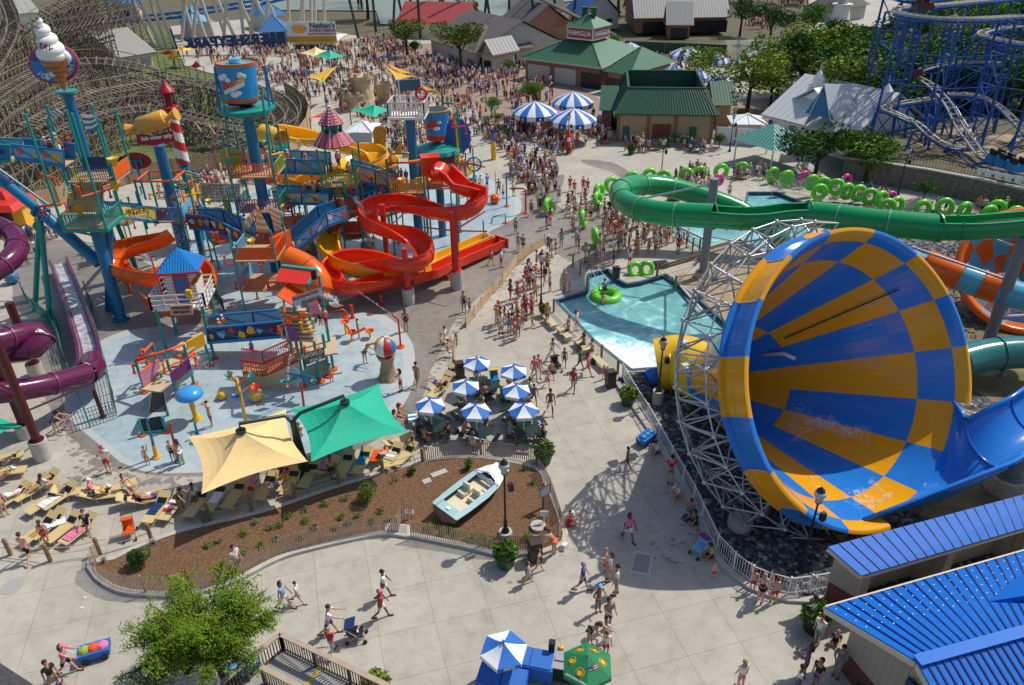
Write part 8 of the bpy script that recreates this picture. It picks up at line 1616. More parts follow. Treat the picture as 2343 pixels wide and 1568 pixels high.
wood([(560,200,2.2),(624,214,1.6),(664,246,1.3),(668,280,1.2),(640,306,1.2),(585,330,1.2)]);wood([(60,180,4),(140,168,4),(230,172,4),(330,190,3.5),(430,222,3)])
o=rest.build('support_bent',M_TIM,wc);o['kind']='stuff'
for i,(x,y,z)in enumerate(((455,340,0),(485,345,0),(510,335,0))):p=G(x,y);t=thing('timber_cross_frame','pale timber X shaped brace frame on the lawn, '+('leftmost','middle','rightmost')[i],'timber frame',p);b=MB();b.beam(p,p+Vector((1.6,0,3.2)),.2);b.beam(p+Vector((1.8,0,0)),p+Vector((.2,0,3.2)),.2);b.beam(p+Vector((0,0,1.5)),p+Vector((1.9,0,2.0)),.16);b.build('frame',M_BEIGE,t)
M_BC1=plain('coaster_blue_steel',(.005,.08,.34),.4);M_TRK=plain('pale_track_steel',(.42,.38,.30),.5)
bc=thing('steel_roller_coaster','blue steel coaster with pale tubular track and square columns above the stone wall','roller coaster',G(2150,380))
def steel(pts,sp=5.0,zb=2.3,cols=True):
 pa=spline([Q(3,0,x,y,z)for x,y,z in pts],.8);n=len(pa);b=MB();e0,e1=[],[]
 for i in range(n):t=pa[min(i+1,n-1)]-pa[max(i-1,0)];t.z=0;t.normalize();s_=Vector((-t.y,t.x,0))*.45;e0.append(pa[i]+s_);e1.append(pa[i]-s_)
 b.tube(e0,.11,6);b.tube(e1,.11,6)
 for i in range(n):b.beam(e0[i],e1[i],.1)
 b.build('track',M_TRK,bc);b=MB();b.tube([p-Vector((0,0,.35))for p in pa],.16,6);b.build('spine',M_BC1,bc);prev=None
 if not cols:return
 for i in range(0,n,int(sp/.8)):
  t=pa[min(i+1,n-1)]-pa[max(i-1,0)];t.z=0;t.normalize();s_=Vector((-t.y,t.x,0))*1.1;p=pa[i]-Vector((0,0,.4));b=MB();c0,c1=p+s_,p-s_;d0,d1=Vector((c0.x,c0.y,zb))+s_*.4,Vector((c1.x,c1.y,zb))-s_*.4
  b.beam(d0,c0,.2);b.beam(d1,c1,.2);b.beam(c0,c1,.16);k=max(1,int((p.z-zb)/3.2))
  for j in range(k):
   f0,f1=j/k,(j+1)/k;b.beam(d0.lerp(c0,f0),d1.lerp(c1,f1),.1);b.beam(d0.lerp(c0,f1),d1.lerp(c1,f1),.1)
   if prev:b.beam(d0.lerp(c0,f0),prev[0].lerp(prev[1],f1),.07);b.beam(d0.lerp(c0,f1),prev[0].lerp(prev[1],f1),.07)
  prev=(d0,c0);b.build('column_frame',M_BC1,bc)
steel([(2700,190,15.6),(2343,150,15.6),(1900,168,15.6),(1500,160,15.6),(1200,118,15.6),(1165,88,15.6),(1260,65,15.6),(1600,40,15.6),(2000,0,15.6),(2500,-40,15.6)]);steel([(2700,430,12.4),(2343,400,12.4),(2050,345,12.4),(1955,305,12.4),(2060,268,12.4),(2300,238,12.4)],5)
steel([(2100,575,9),(1900,570,8.6),(1600,590,8.4),(1420,635,8.2),(1340,690,8),(1480,770,7.6),(1640,940,6.4),(1750,1150,4.6),(1860,1300,3.6),(2000,1450,3.2),(2343,1530,3.1)],5);steel([(1500,900,6),(1330,925,6),(1120,960,6),(1080,1000,6),(1200,1050,5.7),(1350,1120,5),(1500,1250,4),(1650,1330,3.4),(1850,1345,3.1)],4.4);steel([(1650,860,6.6),(1900,870,6.6),(2100,960,5.8),(2250,1100,4.6),(2400,1250,3.6)],5)
steel([(1150,-40,16.6),(1300,-10,16.6),(1700,-30,16.6)],5);steel([(2000,560,6),(2200,560,6),(2500,570,6)],5)
for lb,c_,m in(('blue coaster car with riders at the top of the pale track',(1330,640,8.9),M_MAROON),('second coaster car crossing the top loop',(1430,34,16.2),M_MAROON),('blue coaster car waiting at the lower right',(2110,1430,3.9),M_BLUEB),('next blue coaster car in the waiting line',(2200,1470,3.9),M_BLUEB),('last blue coaster car in the waiting line',(2300,1510,3.9),M_BLUEB)):
 p=Q(3,0,*c_);t=thing('coaster_car',lb,'coaster car',p);b=MB();b.box((p.x,p.y,p.z-.6),(2.0,1.2,.75),0,0,.85);b.build('body',m,t);[MB().box((p.x+o_,p.y,p.z+.1),(.25,1.0,.6)).build('seat',M_BLKP,t)for o_ in(.2,-.6)]
def masts(label,cat,tops,Y,r_,m,name,top_z,base_off=0):
 t=thing(name,label,cat,(P(tops[0][0],60,Y).x,Y,0))
 for(bx,by,tx,tz)in tops:g=G(bx,by);b=MB();b.tube([g,Vector((g.x+tx,g.y,tz))],r_,6);b.build('leg',m,t)
 return t
M_CRL=plain('cream_steel',(.58,.53,.44),.5);rr=random.Random(5);legs=[(352+i*17+rr.uniform(-6,6),118-i*1.6-rr.uniform(0,18),rr.choice((-9,-4,3,8)),rr.uniform(24,36))for i in range(24)]
t=masts('forest of tall cream steel legs of the looping coaster at the top left','roller coaster',legs,180,.38,M_CRL,'looping_roller_coaster',30);b=MB();pa=spline([P(x,y,190)for x,y in((255,48),(330,42),(420,33),(500,20),(590,6),(680,-14))],2);b.tube([p+Vector((0,0,.5))for p in pa],.3,6);b.tube([p-Vector((0,0,.5))for p in pa],.3,6)
for i in range(len(pa)-1):b.beam(pa[i]+Vector((0,0,.5)),pa[i+1]-Vector((0,0,.5)),.14)
b.build('blue_track',M_UBL,t)
masts('green steel trestle columns in front of the creek','roller coaster',[(820+i*34+(i%3)*6,88-(i%4)*14,(-3,0,3)[i%3],22)for i in range(15)],190,.3,M_DKGR,'green_trestle',20)
for lb,a_,b__ in(('long dark lift track slanting down behind the red roof',(1030,-8),(1178,72)),('long dark lift track slanting down to the canal',(1225,-6),(1410,84))):
 g=G(*b__);t=thing('lift_track',lb,'track',g);p0,p1=P(*a_,g.y),P(*b__,g.y);b=MB();b.beam(p0,p1,1.6,.3);b.build('bed',plain('track_grey',(.09,.09,.09),.6),t);b=MB()
 for s_ in(-.7,.7):b.beam(p0+Vector((0,s_,.4)),p1+Vector((0,s_,.4)),.18)
 b.build('rails',M_LGW,t)
 for f in(.15,.5,.85):p=p0.lerp(p1,f);b=MB();b.beam((p.x,p.y,0),p,.4);b.build('support',M_DKGR,t)
 # ================================================================ TREES
def crown_mesh(seed,n,leaf,lobes=9,flat=.8):
 rr=random.Random(seed);b=MB();cs_=[Vector((rr.uniform(-.55,.55),rr.uniform(-.55,.55),rr.uniform(-.4,.55)*flat))for _ in range(lobes)]+[Vector((0,0,.1))]
 for c_ in cs_:leaves(b,c_,rr.uniform(.34,.5),n//(lobes+1),leaf,rr,(1,1,.8),shell=.45)
 return b
PT=[]
for i,m in enumerate((L_MID,L_DARK,L_YEL,L_OLIV)):
 t=thing('tree','x','tree');crown_mesh(i+3,2600,.052).build('crown',m,t);b=MB();b.tube([(0,0,-1.6),(.03,0,-.8),(0,.02,0)],[.07,.05,.03],7)
 for k in range(5):a_=k*1.3;b.tube([(0,0,-.6+k*.08),(math.cos(a_)*.4,math.sin(a_)*.4,.0+.05*k)],[.03,.012],5)
 b.build('trunk',M_BARK,t);PT.append([t,False])
def tree(x,y,r,kind,label,z=None,group=None,hz=1.0):
 """x,y = picture point of the crown centre; r = crown radius in metres; z = height of the crown centre"""
 z=z or r*1.05;p=G(x,y,z);src,used=PT[kind];o=src if not used else dup(src);PT[kind][1]=True;o.location=p;o.rotation_euler.z=(x*7+y)%6.28;o.scale=(r,r,max(z/1.6,r*.8));return tag(o,label,'tree',group)
TR=[(1877,330,4.6,1,'large dark green tree in front of the stone wall, left of its paler neighbour'),(1992,348,4.2,0,'green tree in front of the stone wall below the blue coaster'),(1224,206,2.2,0,'young green tree behind the left striped parasol'),(1124,238,1.8,0,'small tree in the shrub bed by the black lamp'),(928,70,4.6,3,'round olive tree in front of the red roof'),(1050,86,5.6,3,'broad olive tree in front of the shingled hall'),(1606,143,4.2,2,'yellow green tree over the far parasols'),(1722,165,5.6,2,'wide yellow green tree right of the mansard building'),(1790,130,5.5,2,'yellow green tree behind the white cupola hall'),(1770,190,3.6,3,'olive tree touching the white roof'),(1000,30,3.4,1,'dark conifer behind the green trestle'),(1072,18,3.4,1,'second dark conifer near the creek'),(1408,92,2,0,'small tree beside the far canal'),(1700,20,5,1,'dark tree right of the grey hall'),(1770,40,5,1,'dark tree before the far crowd'),(1868,32,4.5,0,'green tree left of the white lighthouse')]
for x,y,r,k,lb in TR:tree(x,y,r,k,lb,z=3.3 if y in(330,348)else None)
rr=random.Random(9)
for i in range(136):
 x,y=(rr.uniform(1840,2500),rr.uniform(0,185))if i<90 else(rr.uniform(1980,2400),rr.uniform(90,195))
 if x<2000:y=95+y*.7
 if 1840<x<1990 and y>190:y-=60
 k=rr.choice((0,1,1,0,3,2));tree(x,y,rr.uniform(2.6,6.4),k,'%s tree in the wood behind the blue coaster'%('mid green','dark green','yellow green','olive')[k],group='%s trees of the wood behind the blue coaster'%('mid green','dark green','yellow green','olive')[k])
for i in range(26):x=rr.uniform(700,2343);tree(x,rr.uniform(-70,-24),rr.uniform(5,8),rr.choice((0,1)),'tree along the far bank at the very top of the picture',group='trees along the far bank')
for i,(x,y,r,k,lb)in enumerate(((1118,285,.9,3,'rounded shrub left of the black lamp bed'),(1146,300,1.3,1,'dark clipped shrub right of the black lamp bed'),(1140,268,1.2,2,'pale leafy shrub behind the black lamp'),(950,105,2.2,1,'dark shrub under the round olive tree'),(1160,148,1.6,0,'green shrub at the corner of the shingled hall'),(1530,317,1.1,1,'clipped shrub at the arched panel of the mansard building'),(1573,318,1.2,1,'clipped shrub right of the arched panel'),(1648,318,1.3,1,'shrub at the white picket screen'),(2120,430,1.6,1,'dark shrub against the stone wall'),(2300,465,1.2,0,'shrub growing at the right of the stone wall'),(1695,258,1.3,2,'yellowish shrub by the white tented stall'))):t=tree(x,y,r,k,lb,z=r*.9);t['category']='shrub';t.name='shrub'
t=thing('tree','large feathery green tree in the foreground at the lower left','tree',Vector((-11.5,19.6,0)));ctr=P(455,1432,19.6);rr=random.Random(77);twigs=MB();lf=MB()
root=Vector((-11.45,19.2,0));fork=Vector((-11.9,19.4,2.0));twigs.tube([root,(root+fork)/2+Vector((.06,0,0)),fork],[.15,.12,.10],10)
for i in range(84):
 a_=rr.uniform(0,6.28);el=rr.uniform(-.5,1.1);rad_=rr.uniform(1.6,3.15);e=ctr+Vector((math.cos(a_)*math.cos(el)*rad_*1.05,math.sin(a_)*math.cos(el)*rad_*.95,math.sin(el)*rad_*.72-.1));m_=fork.lerp(e,.5)+Vector((0,0,.35));twigs.tube([fork.lerp(e,.02),m_,e],[.05,.03,.012],5)
 for j in range(13):
  f=rr.uniform(.35,1.0);q0=(m_.lerp(e,(f-.5)*2)if f>.5 else fork.lerp(m_,f*2));d_=Vector((rr.gauss(0,1),rr.gauss(0,1),rr.gauss(-.1,.45))).normalized()*rr.uniform(.3,.62);twigs.tube([q0,q0+d_],[.012,.005],3,cap=False)
  for k in range(34):
   c_=q0+d_*rr.uniform(.1,1.2)+Vector((rr.gauss(0,.10),rr.gauss(0,.10),rr.gauss(-.03,.06)));a=Vector((rr.gauss(0,1),rr.gauss(0,1),rr.gauss(-.3,.5))).normalized()*.07;w_=a.cross(Vector((rr.gauss(0,.4),rr.gauss(0,.4),1))).normalized()*.022;lf.add([c_-a,c_+w_,c_+a,c_-w_],[(0,1,2,3)])
twigs.build('trunk',M_BARK,t);lf.build('crown',leafmat('locust_leaves',(.09,.185,.01),(.20,.32,.02)),t)

# ================================================================ PEOPLE
rk=random.Random(2024)
def skin(name,V,E,rad,sub=1,root=0):
 """one continuous skinned surface over connected joints"""
 me=bpy.data.meshes.new('s');me.from_pydata([tuple(v)for v in V],E,[]);o=bpy.data.objects.new('s',me);COL.objects.link(o)
 o.modifiers.new('k','SKIN')
 for i,l in enumerate(me.skin_vertices[0].data):r_=rad[i];l.radius=r_ if isinstance(r_,tuple)else(r_,r_);l.use_root=i==root
 if sub:o.modifiers.new('u','SUBSURF').levels=sub
 m=bpy.data.meshes.new_from_object(o.evaluated_get(bpy.context.evaluated_depsgraph_get()));bpy.data.objects.remove(o);m.name=name
 for p in m.polygons:p.use_smooth=True
 return m
def to_mb(b,me,m=0):b.add([v.co.copy()for v in me.vertices],[tuple(p.vertices)for p in me.polygons],m);return b
SKINS=[plain('skin_fair',(.60,.34,.24),.6),plain('skin_tan',(.45,.23,.14),.6),plain('skin_brown',(.20,.09,.05),.6),plain('skin_pink',(.66,.38,.29),.6)]
HAIRS={'dark':plain('hair_dark',(.02,.013,.01),.7),'brown':plain('hair_brown',(.07,.035,.018),.7),'blond':plain('hair_blond',(.36,.23,.10),.7),'grey':plain('hair_grey',(.3,.29,.27),.8)}
CL={k:plain('cloth_'+k.replace(' ','_'),c,.85)for k,c in dict(white=(.78,.78,.76),black=(.014,.014,.017),red=(.52,.02,.02),blue=(.025,.08,.38),navy=(.015,.025,.09),pink=(.72,.18,.30),yellow=(.70,.52,.06),green=(.03,.22,.09),grey=(.22,.22,.23),orange=(.75,.18,.03),purple=(.16,.05,.25),khaki=(.38,.29,.17),teal=(.03,.32,.36)).items()}
CL['light blue']=plain('cloth_light_blue',(.20,.45,.68),.85);M_SHOE=plain('sandal',(.07,.04,.03),.7);M_EYE=plain('eye_dark',(.01,.01,.01),.4)
def pose(kind):
 """joint positions for a 1.72 m adult facing -Y"""
 hip=Vector((0,0,.93));up=Vector((0,0,1));fw=Vector((0,-1,0));rt=Vector((-1,0,0));lean=0
 A=dict(stand=((8,12),(-5,10),(3,3),(-4,3)),walk=((22,8),(-20,20),(20,4),(-20,26)),stride=((-24,24),(24,10),(-24,30),(24,4)),hips=((-12,95),(-12,95),(3,2),(-3,2)),reach=((150,10),(-5,8),(4,4),(-6,4)),push=((62,18),(58,18),(24,4),(-20,28)),hold=((35,80),(30,80),(2,3),(-2,3)),heads=((140,110),(130,110),(3,2),(-2,2)),sit=((40,30),(35,40),(88,84),(84,84)),ground=((42,40),(30,60),(112,118),(104,112)),lie=((-10,10),(8,10),(4,3),(18,34)),bend=((70,10),(60,10),(6,3),(-2,3)))[kind]
 sp={'bend':R(38),'push':R(10),'sit':R(4),'ground':R(16)}.get(kind,R(1));back=up*math.cos(sp)+fw*math.sin(sp)
 if kind in('sit',):hip.z=.50
 if kind=='ground':hip.z=.13
 V={'pel':hip,'wai':hip+back*.17,'che':hip+back*.40,'nek':hip+back*.55,'hea':hip+back*.62}
 d_=lambda a_,base=-1:Vector((0,-math.sin(R(a_)),-math.cos(R(a_))))
 for s_,(sw,el),nm in((1,A[0],'l'),(-1,A[1],'r')):
  sh=V['nek']+Vector((s_*.185,0,-.055));out=Vector((s_*(.09 if kind!='hips' else.55),0,0));u_=(d_(sw)+out).normalized();e_=sh+u_*.29;f_=(d_(sw+el)+(Vector((-s_*.35,0,0))if kind in('hips','hold','heads')else out*.4)).normalized();w_=e_+f_*.25;V.update({'sh'+nm:sh,'el'+nm:e_,'wr'+nm:w_,'ha'+nm:w_+f_*.08});V['fd'+nm]=f_
 for s_,(sw,kn),nm in((1,A[2],'l'),(-1,A[3],'r')):
  h=hip+Vector((s_*.095,0,-.05));k=h+d_(sw)*.42;a=k+d_(sw-kn)*.41;ft=Vector((0,-1,0))if kind!='lie' else Vector((0,-.5,-.6));V.update({'hi'+nm:h,'kn'+nm:k,'an'+nm:a,'to'+nm:a+ft*.15+Vector((0,0,-.035))})
 if kind=='lie':
  for k in V:
   p=V[k];
   if k.startswith('fd'):V[k]=Vector((p.x,-p.z*-1,p.y))if 0 else Vector((p.x,p.z,-p.y));continue
   q_=Vector((p.x,p.z-.93,-p.y));a_=R(28)if q_.y>0 else 0;V[k]=Vector((q_.x,q_.y*math.cos(a_)-q_.z*math.sin(a_),.50+q_.y*math.sin(a_)+q_.z*math.cos(a_)))
 else:
  dz=min(V['tol'].z,V['tor'].z)-.03
  if kind not in('sit','ground'):
   for k in V:
    if not k.startswith('fd'):V[k]=V[k]-Vector((0,0,dz))
 return V
BONES=[('pel','wai'),('wai','che'),('che','nek'),('nek','hea'),('che','shl'),('shl','ell'),('ell','wrl'),('wrl','hal'),('che','shr'),('shr','elr'),('elr','wrr'),('wrr','har'),('pel','hil'),('hil','knl'),('knl','anl'),('anl','tol'),('pel','hir'),('hir','knr'),('knr','anr'),('anr','tor')]
RAD=dict(pel=(.135,.105),wai=(.12,.09),che=(.145,.10),nek=(.055,.055),hea=(.05,.05),sh=.058,el=.042,wr=.030,ha=(.036,.02),hi=.088,kn=.056,an=.038,to=(.042,.028))
def sub_skin(V,names,grow,mid=None):
 ns=[n for n in names];E=[(ns.index(a),ns.index(b_))for a,b_ in BONES if a in ns and b_ in ns]
 def rr_(n):r_=RAD.get(n)or RAD[n[:-1]];return(r_[0]+grow,r_[1]+grow)if isinstance(r_,tuple)else(r_+grow,r_+grow)
 return skin('s',[(mid or{}).get(n,V[n])for n in ns],E,[rr_(n)for n in ns],root=0)
FIG={}
for kind in('stand','walk','stride','hips','reach','push','hold','heads','sit','ground','lie','bend'):
 V=pose(kind);names=['pel','wai','che','nek','hea']+[a+s_ for s_ in 'lr' for a in('sh','el','wr','ha','hi','kn','an','to')]
 b=MB();to_mb(b,sub_skin(V,names,0));hd=V['hea'];upv=(V['hea']-V['che']).normalized();fwv=Vector((0,-1,0));fwv=(fwv-upv*fwv.dot(upv)).normalized()if kind!='lie' else Vector((0,-.45,.9));c_=hd+upv*.115
 b.ball(c_,.105,10,sc=(.85,1.0,1.12));b.ball(c_+fwv*.105-upv*.005,.02,6)
 for s_ in(-1,1):b.ball(c_+fwv*.09+Vector((s_*.034,0,0))+upv*.02,.012,5,1);b.ball(c_+Vector((s_*.09,0,0)),.025,5,sc=(.5,1,1.3))
 b.ball(c_+fwv*.092-upv*.05,.02,5,1,sc=(1.3,.6,.4))
 for nm,s_ in(('l',1),('r',-1)):
  h,f_=V['ha'+nm],V['fd'+nm];sd_=f_.cross(Vector((0,-1,.2))).normalized();cu_=sd_.cross(f_).normalized()
  for k in range(4):p=h+sd_*(k-1.5)*.019;L=(.062,.075,.07,.055)[k];b.tube([p,p+f_*L*.6,p+f_*L+cu_*.018],[.009,.008,.006],4)
  p=h-f_*.04+sd_*.03;b.tube([p,p+f_*.035+sd_*.028,p+f_*.06+sd_*.03],[.011,.009,.007],4)
 FIG[kind]=dict(V=V);me=b.build('body',[SKINS[0],M_EYE],smooth=True);FIG[kind]['body']=me.data;bpy.data.objects.remove(me)
 for part,nl,g,mid in(('shirt',['pel','wai','che','shl','ell','shr','elr'],.016,{'ell':V['shl'].lerp(V['ell'],.6),'elr':V['shr'].lerp(V['elr'],.6)}),('shorts',['pel','wai','hil','knl','hir','knr'],.02,{'wai':V['pel'].lerp(V['wai'],.4),'knl':V['hil'].lerp(V['knl'],.82),'knr':V['hir'].lerp(V['knr'],.82)}),('swimsuit',['pel','wai','che'],.012,{'che':V['che']*.8+V['wai']*.2}),('bikini',['pel','hil','hir'],.014,{'hil':V['hil'].lerp(V['pel'],.3),'hir':V['hir'].lerp(V['pel'],.3)})):
  m_=sub_skin(V,nl,g,mid);m_.name=part;m_.materials.append(CL['white']);FIG[kind][part]=m_
 b=MB();b.ball(c_-fwv*.022+upv*.028,.112,10,sc=(.92,1.0,1.06));o=b.build('hair',HAIRS['dark'],smooth=True);FIG[kind]['hair']=o.data;bpy.data.objects.remove(o)
 b=MB();b.ball(c_-fwv*.03+upv*.02,.114,10,sc=(.95,1.0,1.08));b.tube([c_-fwv*.09+upv*.03,c_-fwv*.125-upv*.14,c_-fwv*.10-upv*.26],[.07,.06,.03],8);o=b.build('hair',HAIRS['dark'],smooth=True);FIG[kind]['long']=o.data;bpy.data.objects.remove(o)
 b=MB();b.ball(c_+upv*.045,.118,10,sc=(.95,1,.85));b.plate([c_+upv*.06+fwv*.08+Vector((-.07,0,0)),c_+upv*.05+fwv*.18+Vector((-.05,0,0)),c_+upv*.05+fwv*.18+Vector((.05,0,0)),c_+upv*.06+fwv*.08+Vector((.07,0,0))],.012);o=b.build('cap',CL['red'],smooth=False);FIG[kind]['cap']=o.data;bpy.data.objects.remove(o)
 for nm in 'lr':o=MB().beam(V['an'+nm]+Vector((0,.05,-.035)),V['to'+nm]+Vector((0,-.06,-.0)),.085,.05).build('shoe',M_SHOE);FIG[kind]['shoe'+nm]=o.data;bpy.data.objects.remove(o)
WORD=dict(stand='standing',walk='walking',stride='striding',hips='standing with hands on hips',reach='reaching up',push='pushing with both hands',hold='standing with arms folded',heads='standing with hands at the head',sit='sitting',ground='sitting on the ground',lie='lying down',bend='bending forward')
MARKS=[((1157,1240),'by the lamp beside the boat'),((1224,1290),'by the brown bin at the bed'),((1345,1510),'near the green umbrella'),((1152,1520),'near the blue carts'),((1470,1290),'near the storm grate'),((1590,1160),'along the white railing'),((1520,1040),'along the upper white railing'),((1740,1370),'at the bend of the white railing'),((1870,1440),'at the corner of the blue roof'),((1436,925),'by the pot at the railing'),((1396,870),'by the bin at the pool'),((1300,780),'beside the landing pool fence'),((1238,700),'around the lamp left of the pool'),((1150,760),'on the walkway above the umbrellas'),((1130,880),'at the umbrella tables'),((1040,840),'by the rope fence above the umbrellas'),((1110,700),'along the tan banner fence'),((1150,590),'by the end of the red runout'),((930,780),'on the rim of the lower pad'),((600,960),'on the lower splash pad'),((380,1060),'at the water cannons'),((280,1100),'at the left edge of the lower pad'),((150,980),'under the purple slide'),((90,1160),'among the left loungers'),((540,1150),'under the yellow sail'),((820,1070),'under the green sail'),((560,640),'between the orange slide and the centre tower'),((1150,450),'on the upper splash pad'),((1265,470),'by the rope fence of the plaza'),((1420,520),'in the queue left of the grey post'),((1480,590),'in the queue above the landing pool'),((1330,420),'on the open plaza'),((1550,470),'inside the green slide loop'),((1640,425),'behind the green slide'),((1850,440),'in the line of tubes'),((2150,490),'in the tube line at the right'),((1310,350),'in front of the striped parasols'),((1500,350),'before the mansard building'),((870,1390),'in the middle of the plaza'),((670,1390),'right of the foreground tree'),((1450,1100),'in the funnel shadow'),((1360,1380),'above the green umbrella'),((200,560),'by the thick blue pipe'),((60,580),'near the food stall'),((1220,640),'at the walkway gate')]
MARKS=[(G(*p),s_)for p,s_ in MARKS];npers=0;PG={}
def person(loc,kind='stand',az=0,top=None,bot='blue',hair='dark',s=1.0,sk=0,cap=None,female=False,extra='',where=None,z=None):
 """az 0 = facing the camera, 90 = facing right"""
 global npers;F_=FIG[kind];r_=thing('person','','person',loc,R(az));npers+=1;r_.scale=(s,s,s)
 if z is not None:r_.location.z=z
 def add(nm,key,m):o=bpy.data.objects.new(nm,F_[key]);COL.objects.link(o);o.parent=r_;sl_=o.material_slots[0];sl_.link='OBJECT';sl_.material=m;return o
 add('body','body',SKINS[sk])
 if female and not top:add('swimsuit','swimsuit',CL[bot]);add('bikini_bottom','bikini',CL[bot])
 else:
  if top:add('shirt','shirt',CL[top])
  add('shorts','shorts',CL[bot])
 add('hair','long' if female else 'hair',HAIRS[hair])
 if cap:add('cap','cap',CL[cap])
 if top and kind not in('lie',):add('shoe','shoel',M_SHOE);add('shoe','shoer',M_SHOE)
 w_=where or min(MARKS,key=lambda m_:(m_[0]-Vector((loc[0],loc[1],0))).length)[1]
 who='small child' if s<.72 else 'child' if s<.88 else 'person'
 if female and not top:c_=bot+' swimsuit'
 elif top==bot:c_=bot+' outfit'
 else:c_=(top+' shirt and ' if top else 'only ')+bot+' shorts'
 lb='%s in %s%s %s %s'%(who,c_,' with %s cap'%cap if cap else '',WORD[kind]if not extra else extra,w_);lb=' '.join(lb.split()[:16]);r_['label']=lb;return r_
def rp1(loc,kinds,**k):
 kd=rk.choice(kinds);fem=rk.random()<.45;swim=rk.random()<k.pop('swim',.5);top=None if swim else rk.choice(['white']*5+['blue','red','black','grey','light blue','pink','green','yellow','navy']);bot=rk.choice(['navy','red','black','blue','khaki','grey','white','orange','green','teal','pink'][:9 if not fem else 11])
 return person(loc,kd,k.pop('az',rk.uniform(0,360)),top,bot,rk.choice(('dark','brown','brown','blond')),k.pop('s',rk.choice((1,1,.97,1.03,.8,.66))),rk.choice((0,0,3,1,1,2)),cap=rk.choice((None,)*6+('white','red','blue')),female=fem,**k)
